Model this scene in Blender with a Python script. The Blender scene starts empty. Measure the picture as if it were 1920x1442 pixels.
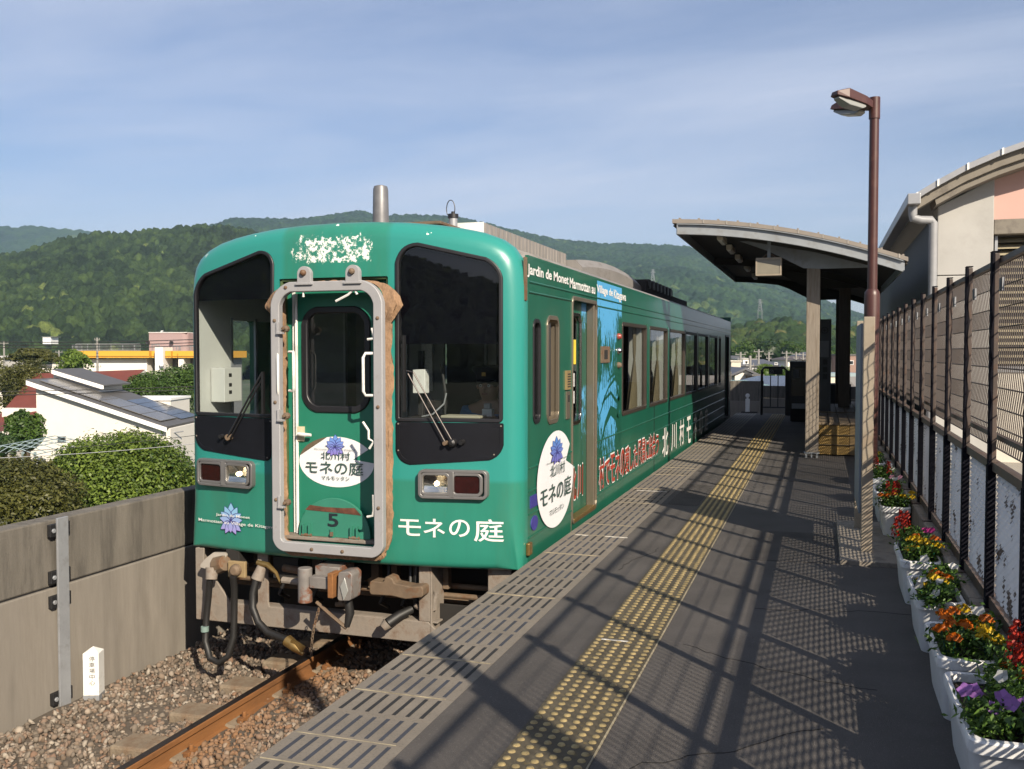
import bpy, bmesh, math, random
import numpy as np
from mathutils import Vector, Matrix
R_ = math.radians
SC = bpy.context.scene
COL = SC.collection

# ------------------------------------------------------------------ camera, sky, sun, exposure
EYE = Vector((0, 0, 1.49)); YAW = R_(18.171); PITCH = R_(1.978); FPX = 1766.0
cd = bpy.data.cameras.new("camera"); cam = bpy.data.objects.new("camera", cd); COL.objects.link(cam)
cam.location = EYE
cam.rotation_euler = (math.pi / 2 - PITCH, 0, YAW)
cd.sensor_width = 36; cd.sensor_fit = 'HORIZONTAL'; cd.lens = FPX / 1920 * 36
cd.clip_start = 0.05; cd.clip_end = 20000
SC.camera = cam
SUN_EL = R_(31.5); SUN_AZ = math.atan2(0.693, -0.721)
SUN_DIR = Vector((math.sin(SUN_AZ) * math.cos(SUN_EL), math.cos(SUN_AZ) * math.cos(SUN_EL), math.sin(SUN_EL)))
w = bpy.data.worlds.new("World"); SC.world = w; w.use_nodes = True
nt = w.node_tree; nt.nodes.clear()
def wn(t, **k):
    n = nt.nodes.new(t)
    for a, b in k.items(): setattr(n, a, b)
    return n
out = wn('ShaderNodeOutputWorld'); bg = wn('ShaderNodeBackground'); bg.inputs[1].default_value = 0.062
sky = wn('ShaderNodeTexSky', sky_type='NISHITA'); sky.sun_disc = False
sky.sun_elevation = SUN_EL; sky.sun_rotation = SUN_AZ; sky.air_density = 1.0; sky.dust_density = 1.0; sky.ozone_density = 3.0
tc = wn('ShaderNodeTexCoord'); sep = wn('ShaderNodeSeparateXYZ'); nt.links.new(tc.outputs['Generated'], sep.inputs[0])
# project the view direction onto a high flat cloud layer
den = wn('ShaderNodeMath', operation='ADD'); den.inputs[1].default_value = 0.12; nt.links.new(sep.outputs[2], den.inputs[0])
dx = wn('ShaderNodeMath', operation='DIVIDE'); dy = wn('ShaderNodeMath', operation='DIVIDE')
nt.links.new(sep.outputs[0], dx.inputs[0]); nt.links.new(den.outputs[0], dx.inputs[1])
nt.links.new(sep.outputs[1], dy.inputs[0]); nt.links.new(den.outputs[0], dy.inputs[1])
cmb = wn('ShaderNodeCombineXYZ'); nt.links.new(dx.outputs[0], cmb.inputs[0]); nt.links.new(dy.outputs[0], cmb.inputs[1])
mp = wn('ShaderNodeMapping'); mp.inputs['Rotation'].default_value = (0, 0, R_(-32)); mp.inputs['Scale'].default_value = (0.42, 1.25, 1)
mp.inputs['Location'].default_value = (3.1, 1.7, 0)
nt.links.new(cmb.outputs[0], mp.inputs[0])
n1 = wn('ShaderNodeTexNoise'); n1.inputs['Scale'].default_value = 0.75; n1.inputs['Detail'].default_value = 7; n1.inputs['Roughness'].default_value = 0.58; n1.inputs['Distortion'].default_value = 0.5
nt.links.new(mp.outputs[0], n1.inputs['Vector'])
rp = wn('ShaderNodeValToRGB'); rp.color_ramp.elements[0].position = 0.33; rp.color_ramp.elements[0].color = (0, 0, 0, 1)
rp.color_ramp.elements[1].position = 0.74; rp.color_ramp.elements[1].color = (1, 1, 1, 1)
nt.links.new(n1.outputs[0], rp.inputs[0])
fm = wn('ShaderNodeMath', operation='MULTIPLY'); fm.inputs[1].default_value = 0.80; nt.links.new(rp.outputs[0], fm.inputs[0])
mx = wn('ShaderNodeMix', data_type='RGBA'); nt.links.new(fm.outputs[0], mx.inputs[0])
tint = wn('ShaderNodeMix', data_type='RGBA', blend_type='MULTIPLY'); tint.inputs[0].default_value = 1.0; tint.inputs[7].default_value = (1.12, 1.01, 1.06, 1)
nt.links.new(sky.outputs[0], tint.inputs[6])
nt.links.new(tint.outputs[2], mx.inputs[6]); mx.inputs[7].default_value = (6.6, 7.0, 8.2, 1)
nt.links.new(mx.outputs[2], bg.inputs[0]); nt.links.new(bg.outputs[0], out.inputs[0])
sd = bpy.data.lights.new("sun", 'SUN'); sd.energy = 5.0; sd.angle = R_(0.53); sd.color = (1.0, 0.875, 0.70)
so = bpy.data.objects.new("sun", sd); COL.objects.link(so); so.location = (30, -30, 40)
so.rotation_euler = (-SUN_DIR).to_track_quat('-Z', 'Y').to_euler()
SC.view_settings.view_transform = 'Standard'; SC.view_settings.look = 'None'; SC.view_settings.exposure = 0.90; SC.view_settings.gamma = 1.0
SC.cycles.max_bounces = 8; SC.cycles.transparent_max_bounces = 24; SC.cycles.volume_bounces = 0
SC.cycles.use_denoising = True

# ------------------------------------------------------------------ helpers
def cam_axes():
    F = Vector((-math.sin(YAW) * math.cos(PITCH), math.cos(YAW) * math.cos(PITCH), -math.sin(PITCH)))
    Rt = Vector((math.cos(YAW), math.sin(YAW), 0)); return Rt, Rt.cross(F), F
CR, CU, CF = cam_axes()
def at(px, py, d):
    "world point seen at photo pixel (px,py) at depth d metres (used to survey far things)"
    return EYE + d * (CF + CR * ((px - 960) / FPX) + CU * ((721 - py) / FPX))
def lerp(a, b, t): return a + (b - a) * t

class MB:
    def __init__(s): s.v = []; s.f = []; s.m = []; s.mats = []
    def mi(s, m):
        if m not in s.mats: s.mats.append(m)
        return s.mats.index(m)
    def add(s, vs, fs, m):
        o = len(s.v); k = s.mi(m); s.v.extend([tuple(x) for x in vs])
        for f in fs: s.f.append([i + o for i in f]); s.m.append(k)
        return s
    def box(s, x0, x1, y0, y1, z0, z1, m):
        vs = [(x, y, z) for z in (z0, z1) for y in (y0, y1) for x in (x0, x1)]
        return s.add(vs, [(0, 2, 3, 1), (4, 5, 7, 6), (0, 1, 5, 4), (2, 6, 7, 3), (0, 4, 6, 2), (1, 3, 7, 5)], m)
    def obox(s, c, ax, ay, az, m):
        c, ax, ay, az = Vector(c), Vector(ax), Vector(ay), Vector(az)
        vs = [c + ax * i + ay * j + az * k for k in (-1, 1) for j in (-1, 1) for i in (-1, 1)]
        return s.add(vs, [(0, 2, 3, 1), (4, 5, 7, 6), (0, 1, 5, 4), (2, 6, 7, 3), (0, 4, 6, 2), (1, 3, 7, 5)], m)
    def beam(s, p0, p1, w, h, m, up=(0, 0, 1)):
        p0, p1 = Vector(p0), Vector(p1); d = p1 - p0; up = Vector(up)
        sx = d.cross(up)
        if sx.length < 1e-6: sx = d.cross(Vector((1, 0, 0)))
        sx.normalize(); uz = sx.cross(d).normalized()
        return s.obox((p0 + p1) / 2, sx * w / 2, d / 2, uz * h / 2, m)
    def tube(s, pts, r, m, n=8, caps=True):
        pts = [Vector(p) for p in pts]; N = len(pts)
        rs = r if isinstance(r, (list, tuple)) else [r] * N
        vs = []; prev = None
        for i, p in enumerate(pts):
            t = (pts[min(i + 1, N - 1)] - pts[max(i - 1, 0)]).normalized()
            if prev is None:
                a = t.cross(Vector((0, 0, 1)))
                if a.length < 1e-3: a = t.cross(Vector((1, 0, 0)))
            else:
                a = prev - t * prev.dot(t)
            a.normalize(); prev = a; b = t.cross(a)
            for k in range(n):
                th = 2 * math.pi * k / n
                vs.append(p + (a * math.cos(th) + b * math.sin(th)) * rs[i])
        fs = [(i * n + k, i * n + (k + 1) % n, (i + 1) * n + (k + 1) % n, (i + 1) * n + k) for i in range(N - 1) for k in range(n)]
        if caps: fs += [tuple(range(n))[::-1], tuple(range((N - 1) * n, N * n))]
        return s.add(vs, fs, m)
    def cyl(s, p0, p1, r, m, n=14, r2=None): return s.tube([p0, p1], [r, r if r2 is None else r2], m, n)
    def lathe(s, prof, c, m, n=20, axis='z'):
        vs = []; c = Vector(c)
        for (r, h) in prof:
            for k in range(n):
                th = 2 * math.pi * k / n; a, b = r * math.cos(th), r * math.sin(th)
                vs.append(c + (Vector((a, b, h)) if axis == 'z' else Vector((a, h, b)) if axis == 'y' else Vector((h, a, b))))
        N = len(prof)
        fs = [(i * n + k, i * n + (k + 1) % n, (i + 1) * n + (k + 1) % n, (i + 1) * n + k) for i in range(N - 1) for k in range(n)]
        fs += [tuple(range(n))[::-1], tuple(range((N - 1) * n, N * n))]
        return s.add(vs, fs, m)
    def prism(s, poly, fn, d0, d1, m):
        "poly of (u,v); fn(u,v,d)->xyz; closed solid between depths d0 and d1"
        n = len(poly); vs = [fn(u, v, d0) for u, v in poly] + [fn(u, v, d1) for u, v in poly]
        fs = [tuple(range(n))[::-1], tuple(range(n, 2 * n))] + [(i, (i + 1) % n, n + (i + 1) % n, n + i) for i in range(n)]
        return s.add(vs, fs, m)
    def ring(s, po, pi, fn, d0, d1, m):
        n = len(po)
        vs = [fn(u, v, d0) for u, v in po] + [fn(u, v, d0) for u, v in pi] + [fn(u, v, d1) for u, v in po] + [fn(u, v, d1) for u, v in pi]
        fs = []
        for i in range(n):
            j = (i + 1) % n
            fs += [(i, j, n + j, n + i), (2 * n + i, 3 * n + i, 3 * n + j, 2 * n + j), (i, 2 * n + i, 2 * n + j, j), (n + i, n + j, 3 * n + j, 3 * n + i)]
        return s.add(vs, fs, m)
    def build(s, name, parent=None, bevel=0, smooth=0, loc=None, fixn=True):
        root = parent
        while root is not None and root.parent is not None: root = root.parent
        off = Vector(root.location) if root is not None else (Vector(loc) if loc is not None else Vector((0, 0, 0)))
        me = bpy.data.meshes.new(name)
        me.from_pydata([(x - off.x, y - off.y, z - off.z) for x, y, z in s.v], [], s.f)
        for m in s.mats: me.materials.append(m)
        me.polygons.foreach_set('material_index', s.m)
        if fixn and len(s.f) < 60000:
            bm = bmesh.new(); bm.from_mesh(me); bmesh.ops.recalc_face_normals(bm, faces=bm.faces); bm.to_mesh(me); bm.free()
        if smooth:
            me.polygons.foreach_set('use_smooth', [True] * len(me.polygons)); me.set_sharp_from_angle(angle=R_(smooth))
        me.update()
        o = bpy.data.objects.new(name, me); COL.objects.link(o)
        if parent is not None: o.parent = parent
        elif loc is not None: o.location = loc
        if bevel:
            b = o.modifiers.new('bevel', 'BEVEL'); b.width = bevel; b.segments = 2; b.limit_method = 'ANGLE'; b.angle_limit = R_(40); b.harden_normals = False
        return o

def tag(o, label, cat, group=None):
    o['label'] = label; o['category'] = cat
    if group: o['group'] = group
    return o
def thing(name, label, cat, loc=(0, 0, 0), group=None):
    o = bpy.data.objects.new(name, None); COL.objects.link(o); o.location = loc; o.empty_display_size = 0.2
    return tag(o, label, cat, group)
def kind(o, k): o['kind'] = k; return o
def copy_tree(o, loc, label, group=None):
    r = o.copy(); COL.objects.link(r); r.location = loc; r['label'] = label
    if group: r['group'] = group
    for ch in [c for c in bpy.data.objects if c.parent == o]:
        c = ch.copy(); COL.objects.link(c); c.parent = r
        for g in [q for q in bpy.data.objects if q.parent == ch]:
            d = g.copy(); COL.objects.link(d); d.parent = c
    return r
def rrect(x0, x1, z0, z1, r, n=6):
    return rpoly([(x0, z0), (x1, z0), (x1, z1), (x0, z1)], r, n)
def rpoly(pts, r, n=6):
    "polygon with rounded corners; r a number or one per corner"
    N = len(pts); rs = r if isinstance(r, (list, tuple)) else [r] * N; o = []
    for i in range(N):
        p = Vector(pts[i]); a = Vector(pts[i - 1]) - p; b = Vector(pts[(i + 1) % N]) - p; la, lb = a.length, b.length; a.normalize(); b.normalize()
        ang = a.angle(b); t = min(rs[i] / math.tan(ang / 2), la * .48, lb * .48)
        if rs[i] < 1e-5: o.append((p.x, p.y)); continue
        A, B = p + a * t, p + b * t
        for k in range(n + 1):
            u = k / n; q = A * (1 - u) ** 2 + p * (2 * u * (1 - u)) * .62 + B * u * u + (A + B) / 2 * (2 * u * (1 - u)) * .38
            o.append((q.x, q.y))
    return o
def inset(poly, d):
    N = len(poly); o = []
    area = sum(poly[i - 1][0] * poly[i][1] - poly[i][0] * poly[i - 1][1] for i in range(N)); sg = 1 if area > 0 else -1
    for i in range(N):
        a, p, b = Vector(poly[i - 1]), Vector(poly[i]), Vector(poly[(i + 1) % N])
        e1 = (p - a); e2 = (b - p)
        n1_ = Vector((-e1.y, e1.x)); n2_ = Vector((-e2.y, e2.x)); n1_.normalize(); n2_.normalize(); nn = (n1_ + n2_)
        if nn.length < 1e-6: nn = n1_
        nn.normalize(); q = p + nn * d * sg / max(.5, nn.dot(n1_)); o.append((q.x, q.y))
    return o

# ------------------------------------------------------------------ materials
MATS = {}
def alb(c):
    k = .58 if max(c) < .6 else .78
    return tuple(q * k for q in c)
def mat(name, col, rough=.6, metal=0, var=.12, scale=6, bump=0, bscale=40, dirt=None, dirt_amt=.5, dscale=3, dmin=.52, dmax=.62, spec=.5, stretch=(1, 1, 1), coat=0, detail=6):
    if name in MATS: return MATS[name]
    m = bpy.data.materials.new(name); m.use_nodes = True; t = m.node_tree; N = t.nodes; L = t.links
    b = N['Principled BSDF']; b.inputs['Roughness'].default_value = rough; b.inputs['Metallic'].default_value = metal
    b.inputs['Specular IOR Level'].default_value = spec
    if coat: b.inputs['Coat Weight'].default_value = coat; b.inputs['Coat Roughness'].default_value = .08
    tcn = N.new('ShaderNodeTexCoord'); mpn = N.new('ShaderNodeMapping'); mpn.inputs['Scale'].default_value = stretch; L.new(tcn.outputs['Object'], mpn.inputs[0])
    nz = N.new('ShaderNodeTexNoise'); nz.inputs['Scale'].default_value = scale; nz.inputs['Detail'].default_value = detail; nz.inputs['Roughness'].default_value = .65; L.new(mpn.outputs[0], nz.inputs['Vector'])
    rm = N.new('ShaderNodeMapRange'); rm.inputs[1].default_value = .3; rm.inputs[2].default_value = .7; rm.inputs[3].default_value = 1 - var; rm.inputs[4].default_value = 1 + var; L.new(nz.outputs[0], rm.inputs[0])
    mu = N.new('ShaderNodeMix'); mu.data_type = 'RGBA'; mu.blend_type = 'MULTIPLY'; mu.inputs[0].default_value = 1; mu.inputs[6].default_value = (*alb(col), 1); L.new(rm.outputs[0], mu.inputs[7])
    last = mu.outputs[2]
    if dirt:
        dn = N.new('ShaderNodeTexNoise'); dn.inputs['Scale'].default_value = dscale; dn.inputs['Detail'].default_value = 8; dn.inputs['Roughness'].default_value = .7; L.new(mpn.outputs[0], dn.inputs['Vector'])
        dr = N.new('ShaderNodeMapRange'); dr.inputs[1].default_value = dmin; dr.inputs[2].default_value = dmax; dr.inputs[3].default_value = 0; dr.inputs[4].default_value = dirt_amt; L.new(dn.outputs[0], dr.inputs[0])
        dm = N.new('ShaderNodeMix'); dm.data_type = 'RGBA'; dm.inputs[7].default_value = (*alb(dirt), 1); L.new(last, dm.inputs[6]); L.new(dr.outputs[0], dm.inputs[0]); last = dm.outputs[2]
    L.new(last, b.inputs['Base Color'])
    if bump:
        bn = N.new('ShaderNodeTexNoise'); bn.inputs['Scale'].default_value = bscale; bn.inputs['Detail'].default_value = 4; L.new(mpn.outputs[0], bn.inputs['Vector'])
        bp = N.new('ShaderNodeBump'); bp.inputs['Strength'].default_value = bump; bp.inputs['Distance'].default_value = .02; L.new(bn.outputs[0], bp.inputs['Height']); L.new(bp.outputs[0], b.inputs['Normal'])
    MATS[name] = m; return m
def glass(name, tint=(.75, .8, .8), refl=1.0, ior=1.55):
    if name in MATS: return MATS[name]
    m = bpy.data.materials.new(name); m.use_nodes = True; t = m.node_tree; N = t.nodes; L = t.links; N.clear()
    o = N.new('ShaderNodeOutputMaterial'); tr = N.new('ShaderNodeBsdfTransparent'); tr.inputs[0].default_value = (*tint, 1)
    gl = N.new('ShaderNodeBsdfGlossy'); gl.inputs['Roughness'].default_value = .01; gl.inputs[0].default_value = (refl, refl, refl, 1)
    fr = N.new('ShaderNodeFresnel'); mxn = N.new('ShaderNodeMixShader'); ge = N.new('ShaderNodeNewGeometry'); im = N.new('ShaderNodeMapRange'); im.inputs[3].default_value = ior; im.inputs[4].default_value = 1 / ior; L.new(ge.outputs['Backfacing'], im.inputs[0]); L.new(im.outputs[0], fr.inputs[0])
    L.new(fr.outputs[0], mxn.inputs[0]); L.new(tr.outputs[0], mxn.inputs[1]); L.new(gl.outputs[0], mxn.inputs[2]); L.new(mxn.outputs[0], o.inputs[0])
    MATS[name] = m; return m
def leafmat(name, dark, light, trans=.25, rough=.5):
    if name in MATS: return MATS[name]
    m = bpy.data.materials.new(name); m.use_nodes = True; t = m.node_tree; N = t.nodes; L = t.links
    b = N['Principled BSDF']; b.inputs['Roughness'].default_value = rough; b.inputs['Specular IOR Level'].default_value = .35
    a = N.new('ShaderNodeAttribute'); a.attribute_name = 'tone'
    mxn = N.new('ShaderNodeMix'); mxn.data_type = 'RGBA'; mxn.inputs[6].default_value = (*[q * .74 for q in dark], 1); mxn.inputs[7].default_value = (*[q * .74 for q in light], 1); L.new(a.outputs['Fac'], mxn.inputs[0])
    L.new(mxn.outputs[2], b.inputs['Base Color'])
    tl = N.new('ShaderNodeBsdfTranslucent'); L.new(mxn.outputs[2], tl.inputs[0]); ms = N.new('ShaderNodeMixShader'); ms.inputs[0].default_value = trans
    L.new(b.outputs[0], ms.inputs[1]); L.new(tl.outputs[0], ms.inputs[2]); L.new(ms.outputs[0], N['Material Output'].inputs[0])
    MATS[name] = m; return m

def np_mesh(name, V, F, mats, tone=None, mi=None, parent=None, smooth=False, loc=None):
    "fast mesh from numpy arrays; F all the same size"
    root = parent
    while root is not None and root.parent is not None: root = root.parent
    V = np.asarray(V, np.float32)
    if root is not None: V = V - np.array(root.location, np.float32)
    elif loc is not None: V = V - np.array(loc, np.float32)
    k = F.shape[1]; me = bpy.data.meshes.new(name)
    me.vertices.add(len(V)); me.vertices.foreach_set('co', V.ravel())
    me.loops.add(F.size); me.loops.foreach_set('vertex_index', F.ravel().astype(np.int32))
    me.polygons.add(len(F)); me.polygons.foreach_set('loop_start', np.arange(0, F.size, k, dtype=np.int32)); me.polygons.foreach_set('loop_total', np.full(len(F), k, np.int32))
    for m in mats: me.materials.append(m)
    if mi is not None: me.polygons.foreach_set('material_index', np.asarray(mi, np.int32))
    if smooth: me.polygons.foreach_set('use_smooth', np.ones(len(F), bool))
    me.update(calc_edges=True)
    if tone is not None:
        a = me.attributes.new('tone', 'FLOAT', 'POINT'); a.data.foreach_set('value', np.asarray(tone, np.float32))
    o = bpy.data.objects.new(name, me); COL.objects.link(o)
    if parent is not None: o.parent = parent
    elif loc is not None: o.location = loc
    return o

def text_polys(s, box, mapf, name, m, parent, off=0.0, cut=None, depth=.003, keep_aspect=False):
    "lettering fitted into box (u0,u1,v0,v1), mapped by mapf(u,v,d)"
    cu = bpy.data.curves.new('t', 'FONT'); cu.body = s; cu.size = 1; cu.offset = off; cu.extrude = 0; cu.resolution_u = 4; cu.fill_mode = 'FRONT'
    ob = bpy.data.objects.new('t', cu); COL.objects.link(ob)
    dg = bpy.context.evaluated_depsgraph_get(); me = bpy.data.meshes.new_from_object(ob.evaluated_get(dg))
    bpy.data.objects.remove(ob); bpy.data.curves.remove(cu)
    if not len(me.vertices): return None
    co = np.array([v.co[:] for v in me.vertices]); lo, hi = co.min(0), co.max(0)
    u0, u1, v0, v1 = box
    bm = bmesh.new(); bm.from_mesh(me); bpy.data.meshes.remove(me)
    for v in bm.verts:
        v.co.x = u0 + (v.co.x - lo[0]) / (hi[0] - lo[0]) * (u1 - u0); v.co.y = v0 + (v.co.y - lo[1]) / (hi[1] - lo[1]) * (v1 - v0); v.co.z = 0
    if cut:
        x = math.floor(min(u0, u1) / cut) * cut
        while x < max(u0, u1):
            bmesh.ops.bisect_plane(bm, geom=bm.verts[:] + bm.edges[:] + bm.faces[:], plane_co=(x, 0, 0), plane_no=(1, 0, 0)); x += cut
    me = bpy.data.meshes.new(name); bm.to_mesh(me); bm.free()
    n = len(me.vertices); vs = [v.co[:] for v in me.vertices]; fs = [tuple(p.vertices) for p in me.polygons]; bpy.data.meshes.remove(me)
    mb = MB(); mb.add([mapf(u, v, 0) for u, v, _ in vs], fs, m)
    o = mb.build(name, parent, fixn=False); return o
def flat_polys(poly, mapf, name, m, parent, cut=None, mb=None, do=True):
    "filled polygon (u,v) mapped by mapf, sliced so that it follows a curved face"
    bm = bmesh.new(); vs = [bm.verts.new((u, v, 0)) for u, v in poly]; bm.faces.new(vs)
    if cut:
        us = [p[0] for p in poly]; x = math.floor(min(us) / cut) * cut
        while x < max(us):
            bmesh.ops.bisect_plane(bm, geom=bm.verts[:] + bm.edges[:] + bm.faces[:], plane_co=(x, 0, 0), plane_no=(1, 0, 0)); x += cut
    bm.verts.ensure_lookup_table(); bm.verts.index_update()
    mb = mb or MB(); mb.add([mapf(v.co.x, v.co.y, 0) for v in bm.verts], [tuple(v.index for v in f.verts) for f in bm.faces], m); bm.free()
    return mb.build(name, parent, fixn=False) if do else mb
def boolean_cut(o, cutter_mb):
    c = cutter_mb.build('cutter'); md = o.modifiers.new('cut', 'BOOLEAN'); md.operation = 'DIFFERENCE'; md.solver = 'EXACT'; md.object = c
    if o.parent is not None:
        root = o.parent
        while root.parent is not None: root = root.parent
        c.location = (0, 0, 0)
    bpy.context.view_layer.update()
    dg = bpy.context.evaluated_depsgraph_get(); me = bpy.data.meshes.new_from_object(o.evaluated_get(dg))
    o.modifiers.remove(md); old = o.data; o.data = me; bpy.data.meshes.remove(old)
    cm = c.data; bpy.data.objects.remove(c); bpy.data.meshes.remove(cm)
def vnoise(x, y, seed=0):
    "value noise in numpy"
    x = np.asarray(x, float); y = np.asarray(y, float)
    xi = np.floor(x).astype(np.int64); yi = np.floor(y).astype(np.int64); fx = x - xi; fy = y - yi
    fx = fx * fx * (3 - 2 * fx); fy = fy * fy * (3 - 2 * fy)
    def h(a, b):
        n = (a * 374761393 + b * 668265263 + seed * 1442695041) & 0xffffffff
        n = ((n ^ (n >> 13)) * 1274126177) & 0xffffffff
        return ((n ^ (n >> 16)) & 0xffff) / 65535.
    return (h(xi, yi) * (1 - fx) + h(xi + 1, yi) * fx) * (1 - fy) + (h(xi, yi + 1) * (1 - fx) + h(xi + 1, yi + 1) * fx) * fy
def fbm(x, y, o=4, seed=0):
    s = 0; a = .5; t = 0
    for i in range(o): s = s + a * vnoise(x * 2 ** i, y * 2 ** i, seed + i); t += a; a *= .5
    return s / t
# ------------------------------------------------------------------ setting: ground, viaduct, platform
rng = np.random.default_rng(7); random.seed(7)
M_asph = mat('asphalt', (.112, .101, .094), .92, var=.30, scale=1.3, bump=.5, bscale=240, dirt=(.27, .245, .22), dirt_amt=.7, dscale=95, dmin=.56, dmax=.68, detail=12)
M_edge = mat('edge_concrete', (.255, .222, .18), .85, var=.16, scale=4, bump=.2, bscale=200, dirt=(.11, .10, .09), dirt_amt=.6, dscale=90, dmin=.52, dmax=.66)
M_slotb = mat('slot_black', (.018, .018, .020), .8, var=.3, scale=9)
M_slotg = mat('slot_grey', (.050, .056, .075), .8, var=.3, scale=9)
M_joint = mat('joint_sand', (.42, .36, .24), .9, var=.5, scale=14)
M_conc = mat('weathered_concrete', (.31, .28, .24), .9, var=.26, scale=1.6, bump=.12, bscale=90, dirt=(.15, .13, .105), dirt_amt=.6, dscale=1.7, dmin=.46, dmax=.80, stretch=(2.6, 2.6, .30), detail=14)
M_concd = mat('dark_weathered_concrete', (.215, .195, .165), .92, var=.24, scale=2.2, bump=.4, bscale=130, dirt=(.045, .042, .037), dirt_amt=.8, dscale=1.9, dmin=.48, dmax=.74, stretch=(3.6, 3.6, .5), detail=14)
M_soil = mat('trackbed_soil', (.13, .105, .08), .95, var=.3, scale=6, bump=.5, bscale=40)
M_grass = mat('ground_green', (.075, .11, .045), .95, var=.5, scale=.12, dirt=(.16, .15, .11), dirt_amt=.7, dscale=.03, dmin=.52, dmax=.60)

g = MB(); g.add([(-9000, -9000, -7.2), (9000, -9000, -7.2), (9000, 9000, -7.2), (-9000, 9000, -7.2)], [(0, 1, 2, 3)], M_grass)
kind(g.build('ground'), 'structure')
# viaduct deck and ballast bed
d = MB(); d.box(-5.45, 5.2, -30, 75, -1.75, -1.34, M_conc); d.box(-5.45, -5.0, -30, 75, -2.6, -1.75, M_conc)
kind(d.build('viaduct_deck'), 'structure')
nx, ny = 74, 260
xs = np.linspace(-5.25, -1.95, nx); ys = np.linspace(1.5, 40, ny)
X, Y = np.meshgrid(xs, ys)
Zb = -1.135 + .022 * (fbm(X * 3, Y * 3, 3, 5) - .5) * 2 - .035 * np.exp(-((X + 4.45) / .2) ** 2) - .05 * np.clip((X + 2.75), 0, 1) + .03 * np.exp(-((X + 5.2) / .25) ** 2)
V = np.stack([X, Y, Zb], -1).reshape(-1, 3); idx = np.arange(nx * ny).reshape(ny, nx)
F = np.stack([idx[:-1, :-1], idx[:-1, 1:], idx[1:, 1:], idx[1:, :-1]], -1).reshape(-1, 4)
kind(np_mesh('track_bed', V, F, [M_soil], smooth=True), 'structure')
# loose stones
def stones(n, x0, x1, y0, y1, seed):
    rg = np.random.default_rng(seed)
    bm = bmesh.new(); bmesh.ops.create_icosphere(bm, subdivisions=1, radius=1); bv = np.array([v.co[:] for v in bm.verts]); bf = np.array([[v.index for v in f.verts] for f in bm.faces]); bm.free()
    nb = len(bv)
    P = np.stack([rg.uniform(x0, x1, n), y0 + (y1 - y0) * rg.uniform(0, 1, n) ** 1.35, np.zeros(n)], -1)
    zb = -1.135 - .035 * np.exp(-((P[:, 0] + 4.45) / .2) ** 2) - .05 * np.clip(P[:, 0] + 2.75, 0, 1) + .03 * np.exp(-((P[:, 0] + 5.2) / .25) ** 2)
    nearrail = np.minimum(abs(P[:, 0] + 3.95), abs(P[:, 0] + 2.88)) < .085
    sz = rg.uniform(.011, .026, n) * np.where(rg.random(n) < .12, 1.35, 1)
    P[:, 2] = zb + sz * rg.uniform(-.1, .75, n) - nearrail * .03
    sc = rg.uniform(.55, 1.35, (n, 1, 3)); sc[:, :, 2] *= .75
    jit = rg.uniform(.58, 1.30, (n, nb, 1))
    A = bv[None] * jit * sc * sz[:, None, None]
    q = rg.normal(size=(n, 4)); q /= np.linalg.norm(q, axis=1)[:, None]; a, b, c, d_ = q.T
    Rm = np.stack([1 - 2 * (c * c + d_ * d_), 2 * (b * c - a * d_), 2 * (b * d_ + a * c), 2 * (b * c + a * d_), 1 - 2 * (b * b + d_ * d_), 2 * (c * d_ - a * b), 2 * (b * d_ - a * c), 2 * (c * d_ + a * b), 1 - 2 * (b * b + c * c)], -1).reshape(n, 3, 3)
    A = np.einsum('nij,nkj->nki', Rm, A) + P[:, None, :]
    F = (bf[None] + (np.arange(n) * nb)[:, None, None]).reshape(-1, 3)
    tone = rg.random(n)
    rust = np.exp(-((np.minimum(abs(P[:, 0] + 3.85), abs(P[:, 0] + 2.9))) / .33) ** 2) * .75
    return A.reshape(-1, 3), F, np.repeat(tone, nb), np.repeat(np.clip(rust + rg.uniform(-.25, .25, n), 0, 1), nb)
ms = bpy.data.materials.new('ballast_stone'); ms.use_nodes = True; t = ms.node_tree; b_ = t.nodes['Principled BSDF']; b_.inputs['Roughness'].default_value = .9
a1 = t.nodes.new('ShaderNodeAttribute'); a1.attribute_name = 'tone'; cr = t.nodes.new('ShaderNodeValToRGB'); t.links.new(a1.outputs['Fac'], cr.inputs[0])
e = cr.color_ramp.elements; e[0].position = 0; e[0].color = (.068, .055, .042, 1); e[1].position = 1; e[1].color = (.27, .235, .19, 1)
for p_, c_ in ((.3, (.12, .097, .074, 1)), (.55, (.16, .132, .104, 1)), (.72, (.145, .088, .058, 1)), (.88, (.22, .19, .155, 1))): q_ = e.new(p_); q_.color = c_
a2 = t.nodes.new('ShaderNodeAttribute'); a2.attribute_name = 'rust'; m2 = t.nodes.new('ShaderNodeMix'); m2.data_type = 'RGBA'; m2.inputs[7].default_value = (.17, .088, .04, 1)
t.links.new(a2.outputs['Fac'], m2.inputs[0]); t.links.new(cr.outputs[0], m2.inputs[6]); t.links.new(m2.outputs[2], b_.inputs['Base Color'])
SV, SF, ST, SR = stones(36000, -5.22, -1.95, 2.4, 11.5, 3)
st = np_mesh('ballast_stones', SV, SF, [ms], tone=ST)
at_ = st.data.attributes.new('rust', 'FLOAT', 'POINT'); at_.data.foreach_set('value', SR.astype(np.float32))
kind(st, 'stuff'); st['label'] = 'brown crushed stone ballast between the rails and the parapet wall'; st['category'] = 'ballast'

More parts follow.
